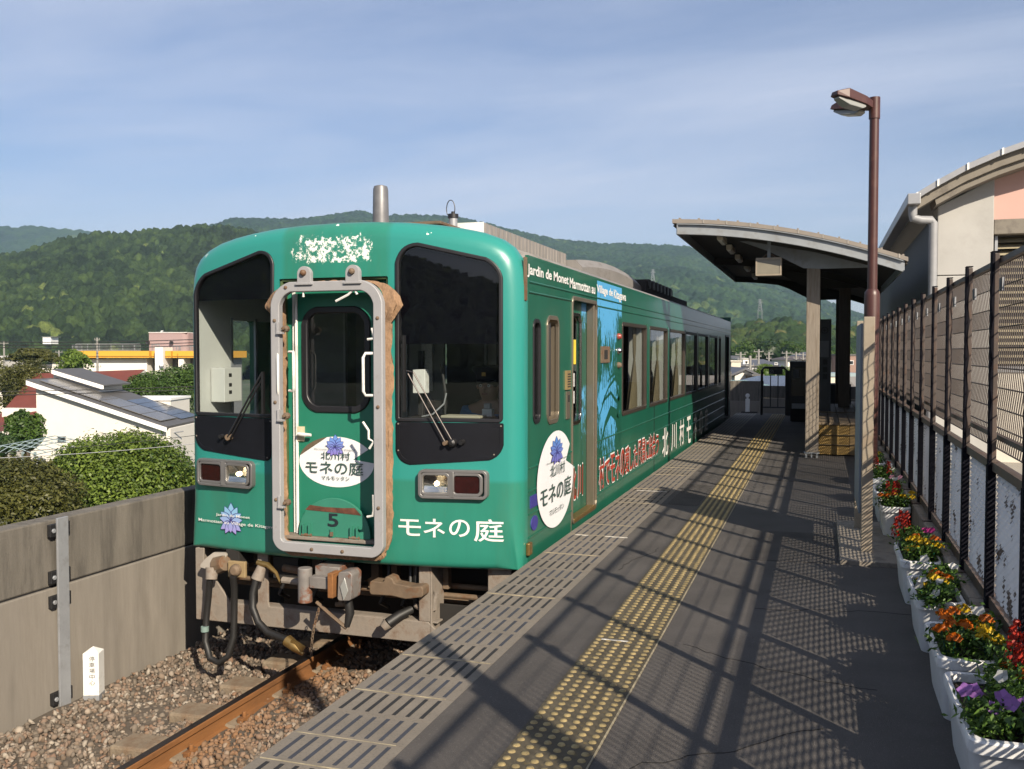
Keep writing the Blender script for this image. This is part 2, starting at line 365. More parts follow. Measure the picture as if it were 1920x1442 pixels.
# sleepers and rails
M_slp = mat('sleeper_concrete', (.30, .24, .17), .9, var=.2, scale=7, bump=.3, bscale=60, dirt=(.20, .11, .055), dirt_amt=.8, dscale=4, dmin=.45, dmax=.65)
M_rust = mat('rail_rust', (.30, .125, .035), .85, var=.25, scale=9, bump=.15, bscale=80, dirt=(.13, .055, .02), dirt_amt=.7, dscale=5, dmin=.5, dmax=.7, stretch=(1, .25, 1))
M_railtop = mat('rail_head_steel', (.10, .085, .085), .35, metal=.8, var=.15)
TXC = -3.415
sl = None
for i in range(34):
    y = 2.12 + i * .592
    if i == 0:
        root = thing('railway_sleeper', 'concrete railway sleeper', 'sleeper', (TXC, y, -1.12), 'concrete sleepers under the rails')
        m_ = MB(); m_.prism([(-1.0, -.1), (1.0, -.1), (1.0, .075), (.72, .085), (.35, .02), (-.35, .02), (-.72, .085), (-1.0, .075)], lambda u, v, dd: (TXC + u, y + dd, -1.12 + v - .045), -.12, .12, M_slp)
        m_.build('sleeper_body', root, bevel=.018)
        for rx in (-3.95, -2.88):
            for s_ in (-1, 1):
                f_ = MB(); f_.box(rx + s_ * .085 - .022, rx + s_ * .085 + .022, y - .05, y + .05, -1.13, -1.092, M_rust); f_.cyl((rx + s_ * .09, y, -1.1), (rx + s_ * .09, y, -1.055), .017, M_rust, 6); f_.build('rail_clip', root, bevel=.004)
        sl = root; root['label'] = 'concrete railway sleeper half covered by stones at the bottom edge of the photo'
    else:
        copy_tree(sl, (TXC, y, -1.12), 'rust stained concrete sleeper lying under the two brown rails', 'concrete sleepers under the rails')
sl['label'] = 'rust stained concrete sleeper lying under the two brown rails'
for rx, lab in ((-3.95, 'rusty brown steel rail nearer the concrete parapet'), (-2.88, 'rusty brown steel rail nearer the platform edge')):
    prof = [(-.066, -.153), (.066, -.153), (.066, -.142), (.012, -.125), (.010, -.05), (.033, -.036), (.035, -.003), (.026, .0), (-.026, .0), (-.035, -.003), (-.033, -.036), (-.010, -.05), (-.012, -.125), (-.066, -.142)]
    root = thing('rail', lab, 'rail', (rx, 1, -1.0), 'running rails')
    m_ = MB(); m_.prism(prof, lambda u, v, dd: (rx + u, dd, -1.0 + v), 1.0, 40, M_rust); m_.build('rail_body', root)
    m_ = MB(); m_.box(rx - .026, rx + .026, 1.0, 40, -.9995, -.997, M_railtop); m_.build('rail_head', root)

# parapet wall on the left (upper course darker)
pw = thing('parapet_wall', 'long grey concrete parapet wall beside the ballast, darker stained along its top course', 'wall', (-5.35, 5, -1.3))
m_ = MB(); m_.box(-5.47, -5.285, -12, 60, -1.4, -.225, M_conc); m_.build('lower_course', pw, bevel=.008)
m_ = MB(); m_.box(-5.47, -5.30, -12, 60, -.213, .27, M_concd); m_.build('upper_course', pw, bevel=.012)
m_ = MB(); m_.box(-5.46, -5.31, -12, 60, -.224, -.214, M_slotb); m_.build('joint_gap', pw)
M_galv = mat('galvanised_steel', (.46, .48, .51), .5, metal=.35, var=.10, scale=5, dirt=(.33, .33, .33), dirt_amt=.5, dscale=8)
M_blk = mat('black_rubber', (.014, .014, .016), .6, var=.2)
sp = thing('joint_cover_strip', 'upright galvanised steel strip bolted over the parapet wall joint', 'cover plate', (-5.25, 5.47, -1.1))
m_ = MB(); m_.box(-5.262, -5.245, 5.42, 5.525, -1.13, .285, M_galv); m_.build('strip', sp, bevel=.003)
for z in (.20, -.14, -.32, -1.03):
    m_ = MB(); m_.box(-5.284, -5.263, 5.36, 5.56, z - .045, z + .045, M_blk); m_.box(-5.264, -5.250, 5.36, 5.405, z - .045, z + .045, M_blk); m_.lathe([(.018, 0), (.018, .014)], (-5.25, 5.383, z), M_galv, 6, 'x'); m_.build('clamp', sp, bevel=.004)
# white marker post with vertical writing
M_white = mat('white_paint', (.78, .78, .75), .55, var=.06, scale=5, dirt=(.45, .42, .36), dirt_amt=.4, dscale=6)
M_ink = mat('black_ink', (.03, .03, .035), .7, var=.1)
mk = thing('marker_post', 'short white square post with pointed top and vertical black writing', 'marker post', (-5.17, 5.66, -1.12))
m_ = MB(); a_ = .058; cx_, cy_ = -5.165, 5.665
ca, sa = math.cos(R_(22)), math.sin(R_(22))
def mkp(x, y, z): return (cx_ + x * ca - y * sa, cy_ + x * sa + y * ca, z)
vs = [mkp(x, y, z) for z in (-1.07, -.755) for x, y in ((-a_, -a_), (a_, -a_), (a_, a_), (-a_, a_))] + [mkp(0, 0, -.715)]
m_.add(vs, [(0, 1, 5, 4), (1, 2, 6, 5), (2, 3, 7, 6), (3, 0, 4, 7), (4, 5, 8), (5, 6, 8), (6, 7, 8), (7, 4, 8), (3, 2, 1, 0)], M_white); m_.build('post_body', mk, bevel=.003)
m_ = MB(); m_.obox((cx_, cy_, -1.11), Vector(mkp(a_ + .001, 0, 0)) - Vector((cx_, cy_, 0)), Vector(mkp(0, a_ + .001, 0)) - Vector((cx_, cy_, 0)), (0, 0, .041), M_galv); m_.build('post_foot', mk)
for i, ch in enumerate('停車場中心'):
    z1 = -.775 - i * .045
    text_polys(ch, (-.010, .030, z1 - .036, z1), lambda u, v, dd: mkp(u, -a_ - .002, v), 'lettering', M_ink, mk)

# platform: slab, asphalt, edge tiles, tactile strip
PX0, PX1, PY0, PY1 = -1.945, .66, -6, 23.6
p = MB(); p.box(PX0 + .02, 1.4, PY0, PY1, -1.3, -.012, M_conc); p.box(PX0 + .02, 1.4, PY1, 60, -1.3, -.38, M_conc)
kind(p.build('platform_base'), 'structure')
nxx = MB(); nxx.box(-1.475, .72, PY0, PY1, -.011, 0, M_asph); kind(nxx.build('platform_surface'), 'structure')
t_ = MB(); s1 = MB(); s2 = MB(); j_ = MB()
ncount = int((PY1 - PY0) / .2485)
for i in range(ncount):
    y0 = 3.204 + (i - 37) * .2485
    if y0 < PY0 or y0 + .25 > PY1: continue
    h = random.uniform(-.0015, .0015)
    t_.box(PX0 - .01, -1.476, y0 + .0015, y0 + .247, -.09, h + .001, M_edge)
    grey = random.random() < .42
    worn = y0 > 5.6 and random.random() < .5
    for k in range(7):
        if worn and random.random() < .75: mm = s2
        else: mm = s2 if grey else s1
        x = -1.898 + k * .0612
        mm.box(x - .0085, x + .0085, y0 + .024, y0 + .226, h - .002, h + .0022, M_slotg if mm is s2 else M_slotb)
    if random.random() < .5: j_.box(PX0, -1.478 - random.random() * .1, y0 - .003, y0 + .003, -.02, h + .0025, M_joint)
et = t_.build('platform_edge_tiles'); kind(et, 'structure')
for n_, mb_ in (('edge_grip_strips', s1), ('worn_grip_strips', s2), ('tile_joints', j_)): kind(mb_.build(n_), 'structure')
M_tac = mat('tactile_base', (.115, .095, .060), .9, var=.3, scale=7, bump=.2, bscale=150, dirt=(.33, .24, .07), dirt_amt=.7, dscale=22, dmin=.55, dmax=.72)
M_dot = mat('tactile_yellow', (.45, .345, .155), .75, var=.28, scale=30, dirt=(.20, .16, .085), dirt_amt=.7, dscale=45, dmin=.5, dmax=.7)
tb = MB()
y = PY0
while y < PY1 - .3:
    tb.box(-1.105, -.785, y + .001, y + .299, -.002, .004, M_tac); y += .30
kind(tb.build('tactile_paving'), 'structure')
dots = []; N8 = 10
th = np.arange(N8) * 2 * np.pi / N8
DV = []; DF = []; o_ = 0
y = 1.5
while y < PY1 - .35:
    for c_ in range(6):
        x = -1.079 + c_ * .0535
        r0, r1 = .0165, .0125
        a = np.stack([x + r0 * np.cos(th), y + r0 * np.sin(th), np.full(N8, .0035)], -1); b2 = np.stack([x + r1 * np.cos(th), y + r1 * np.sin(th), np.full(N8, .0092)], -1)
        DV += [a, b2]
        k = np.arange(N8); DF.append(np.stack([k, (k + 1) % N8, (k + 1) % N8 + N8, k + N8], -1) + o_)
        # top as quads fan
        DF.append(np.array([[N8, N8 + 1, N8 + 2, N8 + 3], [N8, N8 + 3, N8 + 4, N8 + 5], [N8, N8 + 5, N8 + 6, N8 + 7], [N8, N8 + 7, N8 + 8, N8 + 9]]) + o_); o_ += 2 * N8
    y += .0575
kind(np_mesh('tactile_domes', np.concatenate(DV), np.concatenate(DF), [M_dot]), 'structure')
ed = MB(); ed.box(-.783, -.776, PY0, PY1 - .3, -.002, .0045, M_joint); kind(ed.build('tactile_edge_line'), 'structure')
# pale scrape marks, sealed cracks and patched asphalt
M_mark = mat('pale_scrape', (.62, .60, .56), .8, var=.4, scale=30); M_patch = mat('asphalt_patch', (.085, .076, .070), .95, var=.3, scale=3, bump=.6, bscale=200, dirt=(.2, .18, .16), dirt_amt=.6, dscale=120, dmin=.58, dmax=.68)
mk_ = MB()
for x0, x1, y, zz_ in ((-1.063, -.924, 4.72, .0098), (-1.885, -1.78, 7.405, .0045), (-1.64, -1.46, 7.41, .0045), (-1.87, -1.55, 10.0, .0045)): mk_.box(x0, x1, y - .006, y + .006, zz_ - .003, zz_, M_mark)
kind(mk_.build('scrape_marks'), 'structure')
pt_ = MB()
for poly in ([(-.55, 6.9), (.12, 6.95), (.15, 8.1), (-.5, 8.05)], [(-1.42, 9.2), (-1.12, 9.15), (-1.13, 10.6), (-1.4, 10.7)], [(-.72, 11.3), (.3, 11.25), (.35, 12.6), (-.7, 12.7)]): pt_.prism(rpoly(poly, .04, 3), lambda u, v, dd: (u, v, dd), -.002, .0035, M_patch)
kind(pt_.build('asphalt_patches'), 'structure')
M_crack = mat('crack_dark', (.02, .018, .016), .95); ck_ = MB(); rk = random.Random(9)
for x, y, n_k, dx_, dy_ in ((-.70, 3.2, 16, .05, .045), (.25, 4.4, 14, -.06, .03), (-.35, 5.6, 14, .06, .012), (-1.3, 6.3, 10, .01, .09), (-.1, 9.5, 12, .05, .06)):
    P_ = [(x, y)]
    for i in range(n_k): P_.append((P_[-1][0] + dx_ + rk.uniform(-.03, .03), P_[-1][1] + dy_ + rk.uniform(-.03, .03)))
    for (xa, ya), (xb_, yb_) in zip(P_, P_[1:]): ck_.beam((xa, ya, .0008), (xb_, yb_, .0008), .0035 + rk.random() * .003, .0014, M_crack)
kind(ck_.build('asphalt_cracks'), 'structure')
# kerb under the fence
M_kerb = mat('kerb_concrete', (.33, .29, .24), .9, var=.2, scale=5, bump=.2, bscale=90, dirt=(.14, .12, .10), dirt_amt=.7, dscale=5)
kb = MB()
for i in range(30): kb.box(.69, .86, PY0 + i * 1.0 + .004, PY0 + i * 1.0 + .996, -.01, .30, M_kerb)
kind(kb.build('fence_kerb', bevel=.01), 'structure')
# forecourt behind the fence
fc = MB(); fc.box(.861, 1.4, PY0, 60, -.3, .02, M_conc); fc.box(1.4, 40, -30, 60, -1.5, .02, mat('forecourt_paving', (.42, .39, .34), .85, var=.12, scale=2)); kind(fc.build('forecourt'), 'structure')

# ------------------------------------------------------------------ mesh fence
M_navyb = mat('flat_bar_and_shade', (.012, .012, .018), .9, var=.2, spec=.08)
M_brown = mat('brown_steel', (.105, .078, .066), .5, var=.25, scale=12, dirt=(.20, .085, .035), dirt_amt=.6, dscale=7, dmin=.52, dmax=.7)
M_wire = mat('brown_wire', (.085, .066, .058), .5, var=.1)
M_panel = mat('peeling_white_panel', (.62, .63, .66), .65, var=.08, scale=4, dirt=(.085, .045, .03), dirt_amt=1.0, dscale=5.5, dmin=.575, dmax=.60)
FX = .745; SPC = .8036; NPOST = 24; Y0F = 4.80 - 6 * SPC
fence = thing('platform_fence', 'brown steel fence with wire mesh above peeling white lower panels along the platform', 'fence', (FX, 5, .3))
posts = [Y0F + k * SPC for k in range(NPOST)]
for k, y in enumerate(posts):
    m_ = MB(); m_.box(FX + .002, FX + .022, y - .024, y + .024, .97, 1.94, M_brown); m_.box(FX - .010, FX + .002, y - .026, y + .026, .97, 1.945, M_navyb); m_.box(FX - .014, FX + .022, y - .027, y + .027, .28, .97, M_navyb); m_.box(FX - .011, FX + .024, y - .028, y + .028, 1.945, 1.950, M_navyb); m_.box(FX - .06, FX + .06, y - .07, y + .07, .302, .31, M_brown)  # lower half all dark: the brown post's shade is put into the colour
    m_.build('post', fence, bevel=.003)
    m_ = MB(); m_.box(FX + .031, FX + .040, y - .035, y + .035, 1.77, 1.83, M_galv); m_.build('mesh_bracket', fence)
yA, yB = posts[0], posts[-1]
wm = MB(); WXf = FX + .052
def wire(p0, p1, r=.0022):
    p0, p1 = Vector(p0), Vector(p1); dd = (p1 - p0).normalized(); a = dd.cross(Vector((.3, .5, .8))).normalized(); b2 = dd.cross(a)
    vs = []
    for q in (p0, p1): vs += [q + a * r, q + b2 * r, q - a * r, q - b2 * r]
    wm.add(vs, [(0, 1, 5, 4), (1, 2, 6, 5), (2, 3, 7, 6), (3, 0, 4, 7)], M_wire)
zz = [1.035, 1.13, 1.225, 1.32, 1.415, 1.51, 1.605, 1.70, 1.795, 1.90]
y = yA
while y < yB:
    pts = []
    for i, z in enumerate(zz): pts.append((WXf + (.012 if i % 2 else 0), y, z))
    for i in range(len(pts) - 1): wire(pts[i], pts[i + 1], .0031)
    y += .0482
for i, z in enumerate(zz): wire((WXf + (.012 if i % 2 else 0) - .004, yA, z), (WXf + (.012 if i % 2 else 0) - .004, yB, z), .0034)
wm.build('wire_mesh', fence, fixn=False)
rl = MB()
rl.box(FX + .025, FX + .045, yA, yB, 1.895, 1.92, M_brown); rl.build('top_rail', fence)
rl = MB(); rl.box(FX + .040, FX + .062, yA, yB, 1.080, 1.104, M_brown); rl.build('middle_rail', fence)
rl = MB(); rl.box(FX + .005, FX + .045, yA, yB, .945, .985, M_brown); rl.build('panel_top_rail', fence)
rl = MB(); rl.box(FX + .0, FX + .06, yA, yB, .315, .365, M_brown); rl.build('bottom_rail', fence)
# lower panels: expanded metal strands leaning with the light, so the sun passes between them
for k in range(NPOST - 1):
    ya, yb = posts[k] + .03, posts[k + 1] - .03
    pm = MB(); z = .375; a = R_(62); n_z = 0
    while z < .95:
        c_, s_ = math.cos(a), math.sin(a); L = .0160
        N_ = 14; vs = []
        for i in range(N_ + 1):
            yy = lerp(ya, yb, i / N_); wob = .0035 * (1 if (i + n_z) % 2 else -1)
            vs += [(FX + .03 - L * c_, yy, z - L * s_ + wob), (FX + .03 + L * c_, yy, z + L * s_ + wob)]
        pm.add(vs, [(2 * i, 2 * i + 1, 2 * i + 3, 2 * i + 2) for i in range(N_)], M_panel)
        z += .0235; n_z += 1
    pm.build('lower_panel', fence, fixn=False)

# ------------------------------------------------------------------ lamp posts and mirror pole
M_maroon = mat('maroon_paint', (.085, .028, .022), .42, var=.12, scale=6, dirt=(.16, .07, .05), dirt_amt=.3, dscale=9)
M_lens = mat('lamp_lens', (.38, .39, .375), .25, var=.05, spec=.6)
def lamp(loc, label):
    x, y = loc; t_ = thing('lamp_post', label, 'lamp post', (x, y, 0))
    m_ = MB(); m_.lathe([(.078, 0), (.078, 2.08), (.072, 2.12), (.052, 2.15)], (x, y, 0), M_maroon, 20); m_.lathe([(.11, .0), (.11, .02)], (x, y, 0), M_maroon, 16); m_.build('pole_base', t_, smooth=40)
    m_ = MB(); m_.lathe([(.050, 2.14), (.047, 4.0)], (x, y, 0), M_maroon, 18); m_.lathe([(.056, 3.92), (.056, 4.14)], (x, y, 0), M_maroon, 18); m_.build('pole', t_, smooth=40)
    for dy in (-1, 1):
        d_ = Vector((-.80, .60 * dy, .16)).normalized(); s_ = Vector((-d_.y, d_.x, 0)).normalized(); u_ = d_.cross(s_); u_ = u_ if u_.z > 0 else -u_
        P0 = Vector((x, y, 4.05)) + d_ * .05
        def sec(tt, hw, z0, z1): return [P0 + d_ * tt + s_ * a + u_ * b for a, b in ((-hw, z0), (hw, z0), (hw * .75, z1), (-hw * .75, z1))]
        secs = [sec(0, .045, -.04, .04), sec(.10, .075, -.03, .06), sec(.33, .085, -.02, .085), sec(.46, .06, -.015, .03)]
        m_ = MB(); vs = [q for s__ in secs for q in s__]
        fs = [(4 * i + k, 4 * i + (k + 1) % 4, 4 * i + 4 + (k + 1) % 4, 4 * i + 4 + k) for i in range(3) for k in range(4)] + [(3, 2, 1, 0), (12, 13, 14, 15)]
        m_.add(vs, fs, M_maroon); hd = m_.build('lamp_head', t_, bevel=.006)
        m_ = MB(); secs = [sec(.09, .062, -.055, -.022), sec(.14, .07, -.085, -.022), sec(.30, .072, -.085, -.02), sec(.43, .05, -.04, -.016)]
        m_.add([q for s__ in secs for q in s__], fs, M_lens); m_.build('lens', hd, bevel=.012)
    return t_
lamp((.50, 10.6), 'tall maroon twin head lamp post beside the platform fence')
mp_ = thing('mirror_pole', 'slim grey pole with a round platform mirror standing nearer than the flower boxes', 'mirror', (.60, 1.83, 0))
m_ = MB(); m_.cyl((.60, 1.83, 0), (.60, 1.83, 2.75), .055, M_galv, 14); m_.build('pole', mp_, smooth=40)
m_ = MB(); m_.tube([(.60, 1.83, 2.4), (.45, 1.76, 2.36), (.38, 1.72, 2.55), (.45, 1.76, 2.72)], .02, M_galv); m_.build('bracket', mp_, smooth=40)
m_ = MB(); m_.lathe([(.02, -.03), (.17, -.02), (.18, .0), (.17, .02)], (.56, 1.80, 2.78), M_galv, 20, 'y'); m_.build('mirror_face', mp_, smooth=40)
# station name board seen edge on
M_tan = mat('beige_steel', (.40, .34, .26), .55, var=.12, scale=7, dirt=(.30, .20, .12), dirt_amt=.4, dscale=5)
M_bluegrey = mat('bluegrey_panel', (.30, .35, .42), .5, var=.1)
sb = thing('station_name_board', 'station name board on two beige posts seen edge on beside the lamp post', 'sign', (.32, 7.8, 0))
for (x0, x1, y) in ((.29, .366, 7.31), (.275, .33, 8.27)):
    m_ = MB(); m_.box(x0, x1, y - .035, y + .035, 0, 1.745, M_tan); m_.build('post', sb, bevel=.004)
m_ = MB(); m_.box(.272, .290, 7.36, 8.25, .30, 1.70, M_bluegrey); m_.build('board', sb, bevel=.004)
m_ = MB(); m_.box(.14, .60, 6.95, 8.6, -.005, .035, M_kerb); m_.build('base_slab', sb, bevel=.006)
# ------------------------------------------------------------------ railcar
XC = -3.42; YR = 22.6; YS = 6.52
M_teal = None
def teal_mat():
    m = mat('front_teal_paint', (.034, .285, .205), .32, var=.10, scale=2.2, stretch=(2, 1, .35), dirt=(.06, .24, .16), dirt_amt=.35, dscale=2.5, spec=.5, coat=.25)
    t = m.node_tree; N = t.nodes; L = t.links; b = N['Principled BSDF']; old = b.inputs['Base Color'].links[0].from_socket
    tc_ = N.new('ShaderNodeTexCoord'); sp_ = N.new('ShaderNodeSeparateXYZ'); L.new(tc_.outputs['Object'], sp_.inputs[0])
    # repainted lighter band above the lamps (object origin is at rail level z=-1)
    def step(sock, lo, hi):
        r = N.new('ShaderNodeMapRange'); r.inputs[1].default_value = lo; r.inputs[2].default_value = hi; L.new(sock, r.inputs[0]); return r.outputs[0]
    def mul(a, b2):
        n = N.new('ShaderNodeMath'); n.operation = 'MULTIPLY'; L.new(a, n.inputs[0]); L.new(b2, n.inputs[1]); return n.outputs[0]
    up = step(sp_.outputs[2], 1.545, 1.575)
    ax = N.new('ShaderNodeMath'); ax.operation = 'ABSOLUTE'; L.new(sp_.outputs[0], ax.inputs[0])
    sides = step(ax.outputs[0], .41, .46)
    k = mul(up, sides)
    mixu = N.new('ShaderNodeMix'); mixu.data_type = 'RGBA'; mixu.inputs[7].default_value = (.020, .200, .172, 1); L.new(k, mixu.inputs[0]); L.new(old, mixu.inputs[6])
    # flaking paint over the door
    nz = N.new('ShaderNodeTexNoise'); nz.inputs['Scale'].default_value = 19; nz.inputs['Detail'].default_value = 14; nz.inputs['Roughness'].default_value = .80; L.new(tc_.outputs['Object'], nz.inputs['Vector'])
    gx = N.new('ShaderNodeMapRange'); gx.inputs[1].default_value = .28; gx.inputs[2].default_value = .46; gx.inputs[3].default_value = 1; gx.inputs[4].default_value = 0; L.new(ax.outputs[0], gx.inputs[0])
    gz = step(sp_.outputs[2], 3.11, 3.16); gz2 = N.new('ShaderNodeMapRange'); gz2.inputs[1].default_value = 3.31; gz2.inputs[2].default_value = 3.40; gz2.inputs[3].default_value = 1; gz2.inputs[4].default_value = .25; L.new(sp_.outputs[2], gz2.inputs[0])
    reg = mul(mul(gx.outputs[0], gz), gz2.outputs[0])
    th_ = N.new('ShaderNodeMath'); th_.operation = 'MULTIPLY_ADD'; th_.inputs[1].default_value = .225; th_.inputs[2].default_value = -.024; L.new(reg, th_.inputs[0])
    sm = N.new('ShaderNodeMath'); sm.operation = 'ADD'; L.new(th_.outputs[0], sm.inputs[0]); L.new(nz.outputs[0], sm.inputs[1])
    fl = step(sm.outputs[0], .705, .715); fl2 = step(sm.outputs[0], .80, .805)
    # loose chips round the upper rim
    nz2 = N.new('ShaderNodeTexNoise'); nz2.inputs['Scale'].default_value = 11; nz2.inputs['Detail'].default_value = 4; L.new(tc_.outputs['Object'], nz2.inputs['Vector'])
    c1 = step(nz2.outputs[0], .70, .705); rim = step(sp_.outputs[2], 3.22, 3.30); chips = mul(c1, rim)
    mxx = N.new('ShaderNodeMath'); mxx.operation = 'MAXIMUM'; L.new(fl, mxx.inputs[0]); L.new(chips, mxx.inputs[1])
    fw = N.new('ShaderNodeMix'); fw.data_type = 'RGBA'; fw.inputs[7].default_value = (.74, .74, .70, 1); L.new(mxx.outputs[0], fw.inputs[0]); L.new(mixu.outputs[2], fw.inputs[6])
    fg = N.new('ShaderNodeMix'); fg.data_type = 'RGBA'; fg.inputs[7].default_value = (.50, .46, .40, 1); L.new(fl2, fg.inputs[0]); L.new(fw.outputs[2], fg.inputs[6])
    L.new(fg.outputs[2], b.inputs['Base Color'])
    ro = N.new('ShaderNodeMapRange'); ro.inputs[3].default_value = .32; ro.inputs[4].default_value = .7; L.new(mxx.outputs[0], ro.inputs[0]); L.new(ro.outputs[0], b.inputs['Roughness'])
    return m
M_teal = teal_mat()
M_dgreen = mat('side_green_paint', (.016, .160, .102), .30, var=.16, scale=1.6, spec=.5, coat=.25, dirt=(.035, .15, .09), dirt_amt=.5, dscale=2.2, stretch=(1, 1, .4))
M_door = mat('door_green_paint', (.026, .25, .16), .38, var=.06, scale=4)
M_olive = mat('recess_olive', (.10, .16, .06), .6, var=.3, scale=4)
M_roof = mat('roof_grey_paint', (.30, .285, .27), .6, var=.18, scale=3, dirt=(.16, .14, .12), dirt_amt=.7, dscale=3, stretch=(3, .4, 1))
M_corr = mat('corrugated_metal', (.46, .43, .40), .45, metal=.3, var=.25, scale=8, stretch=(1, 3, .3))
M_frame = mat('grey_frame_paint', (.44, .44, .455), .5, var=.06, scale=6, dirt=(.25, .21, .17), dirt_amt=.5, dscale=18, dmin=.62, dmax=.72)
M_canvas = mat('tan_canvas', (.37, .225, .125), .8, var=.25, scale=14, bump=.5, bscale=60, dirt=(.17, .10, .055), dirt_amt=.6, dscale=9, stretch=(1, 1, .5))
M_seal = mat('black_seal', (.016, .016, .020), .45, var=.15, scale=8)
M_blackp = mat('black_panel', (.010, .011, .016), .5, var=.2, scale=5, spec=.22)
M_visor = mat('sun_visor', (.003, .003, .007), .9, var=.1, spec=.05)
M_glass = glass('windshield_glass', (.80, .84, .84), 1.0, 1.5)
M_glasss = glass('side_glass', (.66, .69, .68), 1.0, 1.5)
M_cabin = mat('cabin_white', (.66, .66, .63), .6, var=.04)
M_cabing = mat('cabin_grey', (.30, .31, .31), .6, var=.08)
M_cabd = mat('cabin_dark', (.035, .036, .038), .6, var=.2)
M_steel = mat('weathered_grey_steel', (.33, .285, .24), .75, var=.22, scale=9, dirt=(.16, .085, .045), dirt_amt=.85, dscale=9, dmin=.50, dmax=.70, bump=.1, bscale=60)
M_brownst = mat('rusty_tan_steel', (.20, .14, .09), .75, var=.25, scale=10, dirt=(.19, .08, .03), dirt_amt=.8, dscale=8)
M_under = mat('underframe_dark', (.020, .018, .016), .8, var=.3)
M_hose = mat('rubber_hose', (.016, .0155, .0155), .55, var=.25, scale=14)
M_brass = mat('brass', (.50, .33, .12), .35, metal=.8, var=.2, scale=20)
M_silver = mat('door_metal', (.46, .40, .31), .35, metal=.75, var=.12, scale=6, stretch=(1, 1, .2))
M_chrome = mat('chrome', (.65, .63, .60), .16, metal=1, var=.08)
M_red = mat('red_lens', (.030, .004, .004), .2, var=.3, scale=20)
M_lettw = mat('white_lettering', (.80, .80, .77), .5, var=.03)
M_lettr = mat('red_lettering', (.52, .055, .03), .5, var=.08)
M_lettg = mat('grey_green_lettering', (.06, .12, .10), .5, var=.08)
M_curt = mat('tan_curtain', (.30, .245, .15), .85, var=.15, scale=18, stretch=(1, 3, .3))
M_lilyw = mat('lily_white', (.80, .81, .84), .5, var=.03)

train = thing('railcar', 'green single railcar with white lettering and grey gangway frame standing at the platform', 'train', (XC, 6.4, -1.0))
def bow(x):
    s_ = min(abs(x) / 1.4, 1.0); return 6.37 - .16 * (1 - s_ * s_)
def FR(u, v, d=0): return (XC + u, bow(u) + d, v)          # front face coordinates (u across, v up, d inwards)
half = [(1.40, -.08), (1.40, .3), (1.40, .8), (1.40, 1.3), (1.40, 1.7), (1.398, 1.95), (1.388, 2.08), (1.362, 2.17), (1.31, 2.245), (1.225, 2.305), (1.10, 2.352), (.95, 2.385), (.78, 2.412), (.55, 2.437), (.28, 2.452)]
prof = half + [(0, 2.456)] + [(-x, z) for x, z in reversed(half)]
bot = [(-x_, -.08) for x_ in np.linspace(-1.4, 1.4, 17)[1:-1]]
closed = prof + [(-1.4 + 2.8 * (i + 1) / 16, -.08) for i in range(15)]       # closed outline, counter-clockwise seen from the front? orientation fixed later
NP = len(closed)
def front_shell():
    ins_r = []
    vs = []; rings = []
    pin = [Vector(p_) for p_ in inset(closed, 1.0e-9)]
    nrm = []
    for i in range(NP):
        a, b = Vector(closed[i - 1]), Vector(closed[(i + 1) % NP]); t_ = (b - a).normalized(); n_ = Vector((-t_.y, t_.x)); c_ = Vector((0, 1)) - Vector(closed[i])
        if n_.dot(c_) < 0: n_ = -n_
        nrm.append(n_)
    def rad(i):
        x, z = closed[i]; return .055 if z < -.05 else .10 if z < 1.9 else lerp(.10, .13, min(1, (z - 1.9) / .4))
    rings.append([(closed[i][0], YS, closed[i][1]) for i in range(NP)])
    for k in range(0, 6):
        ang = math.pi / 2 * k / 5; rg_ = []
        for i in range(NP):
            r_ = rad(i); inn = r_ * (1 - math.cos(ang)); p_ = Vector(closed[i]) + nrm[i] * inn
            rg_.append((p_.x, bow(p_.x) + r_ - r_ * math.sin(ang), p_.y))
        rings.append(rg_)
    last = rings[-1]
    for s_ in (.93, .84, .72, .58, .44, .30, .16):
        rg_ = []
        for i in range(NP):
            x = last[i][0] * s_; z = 1.05 + (last[i][2] - 1.05) * s_; rg_.append((x, bow(x), z))
        rings.append(rg_)
    vs = [(XC + x, y, z) for rg_ in rings for x, y, z in rg_]; c_i = len(vs); vs.append((XC, bow(0), 1.05))
    fs = [(r_ * NP + i, r_ * NP + (i + 1) % NP, (r_ + 1) * NP + (i + 1) % NP, (r_ + 1) * NP + i) for r_ in range(len(rings) - 1) for i in range(NP)]
    fs += [((len(rings) - 1) * NP + i, (len(rings) - 1) * NP + (i + 1) % NP, c_i) for i in range(NP)]
    m_ = MB(); m_.add(vs, fs, M_teal); return m_
shell = front_shell().build('cab_front', train)
sol = shell.modifiers.new('s', 'SOLIDIFY'); sol.thickness = .035; sol.offset = -1
bpy.context.view_layer.update(); dg = bpy.context.evaluated_depsgraph_get(); me = bpy.data.meshes.new_from_object(shell.evaluated_get(dg)); shell.modifiers.clear(); shell.data = me
# make sure the thickness went inwards
xmax = max(v.co.x for v in me.vertices)
winR = rpoly([(.49, .985), (1.272, .985), (1.272, 2.135), (.49, 2.315)], [.03, .03, .15, .14], 7)
winL = rpoly([(-1.327, .985), (-.535, .985), (-.515, 2.30), (-1.327, 2.075)], [.03, .03, .11, .17], 7)
panR = rpoly([(.488, .665), (1.278, .725), (1.278, .983), (.488, .983)], [.10, .11, .01, .01], 6)
panL = rpoly([(-1.332, .718), (-.56, .655), (-.54, .983), (-1.332, .983)], [.11, .04, .01, .01], 6)
cut = MB()
for wp in (winR, winL): cut.prism(inset(wp, .015), lambda u, v, dd: (XC + u, dd, v), 5.9, 6.9, M_teal)
recess = rrect(-.475, .43, .10, 2.04, .01, 2)
cut.prism(recess, lambda u, v, dd: (XC + u, dd, v), 5.8, 6.7, M_teal)
for s_ in (-1, 1): pass
boolean_cut(shell, cut)
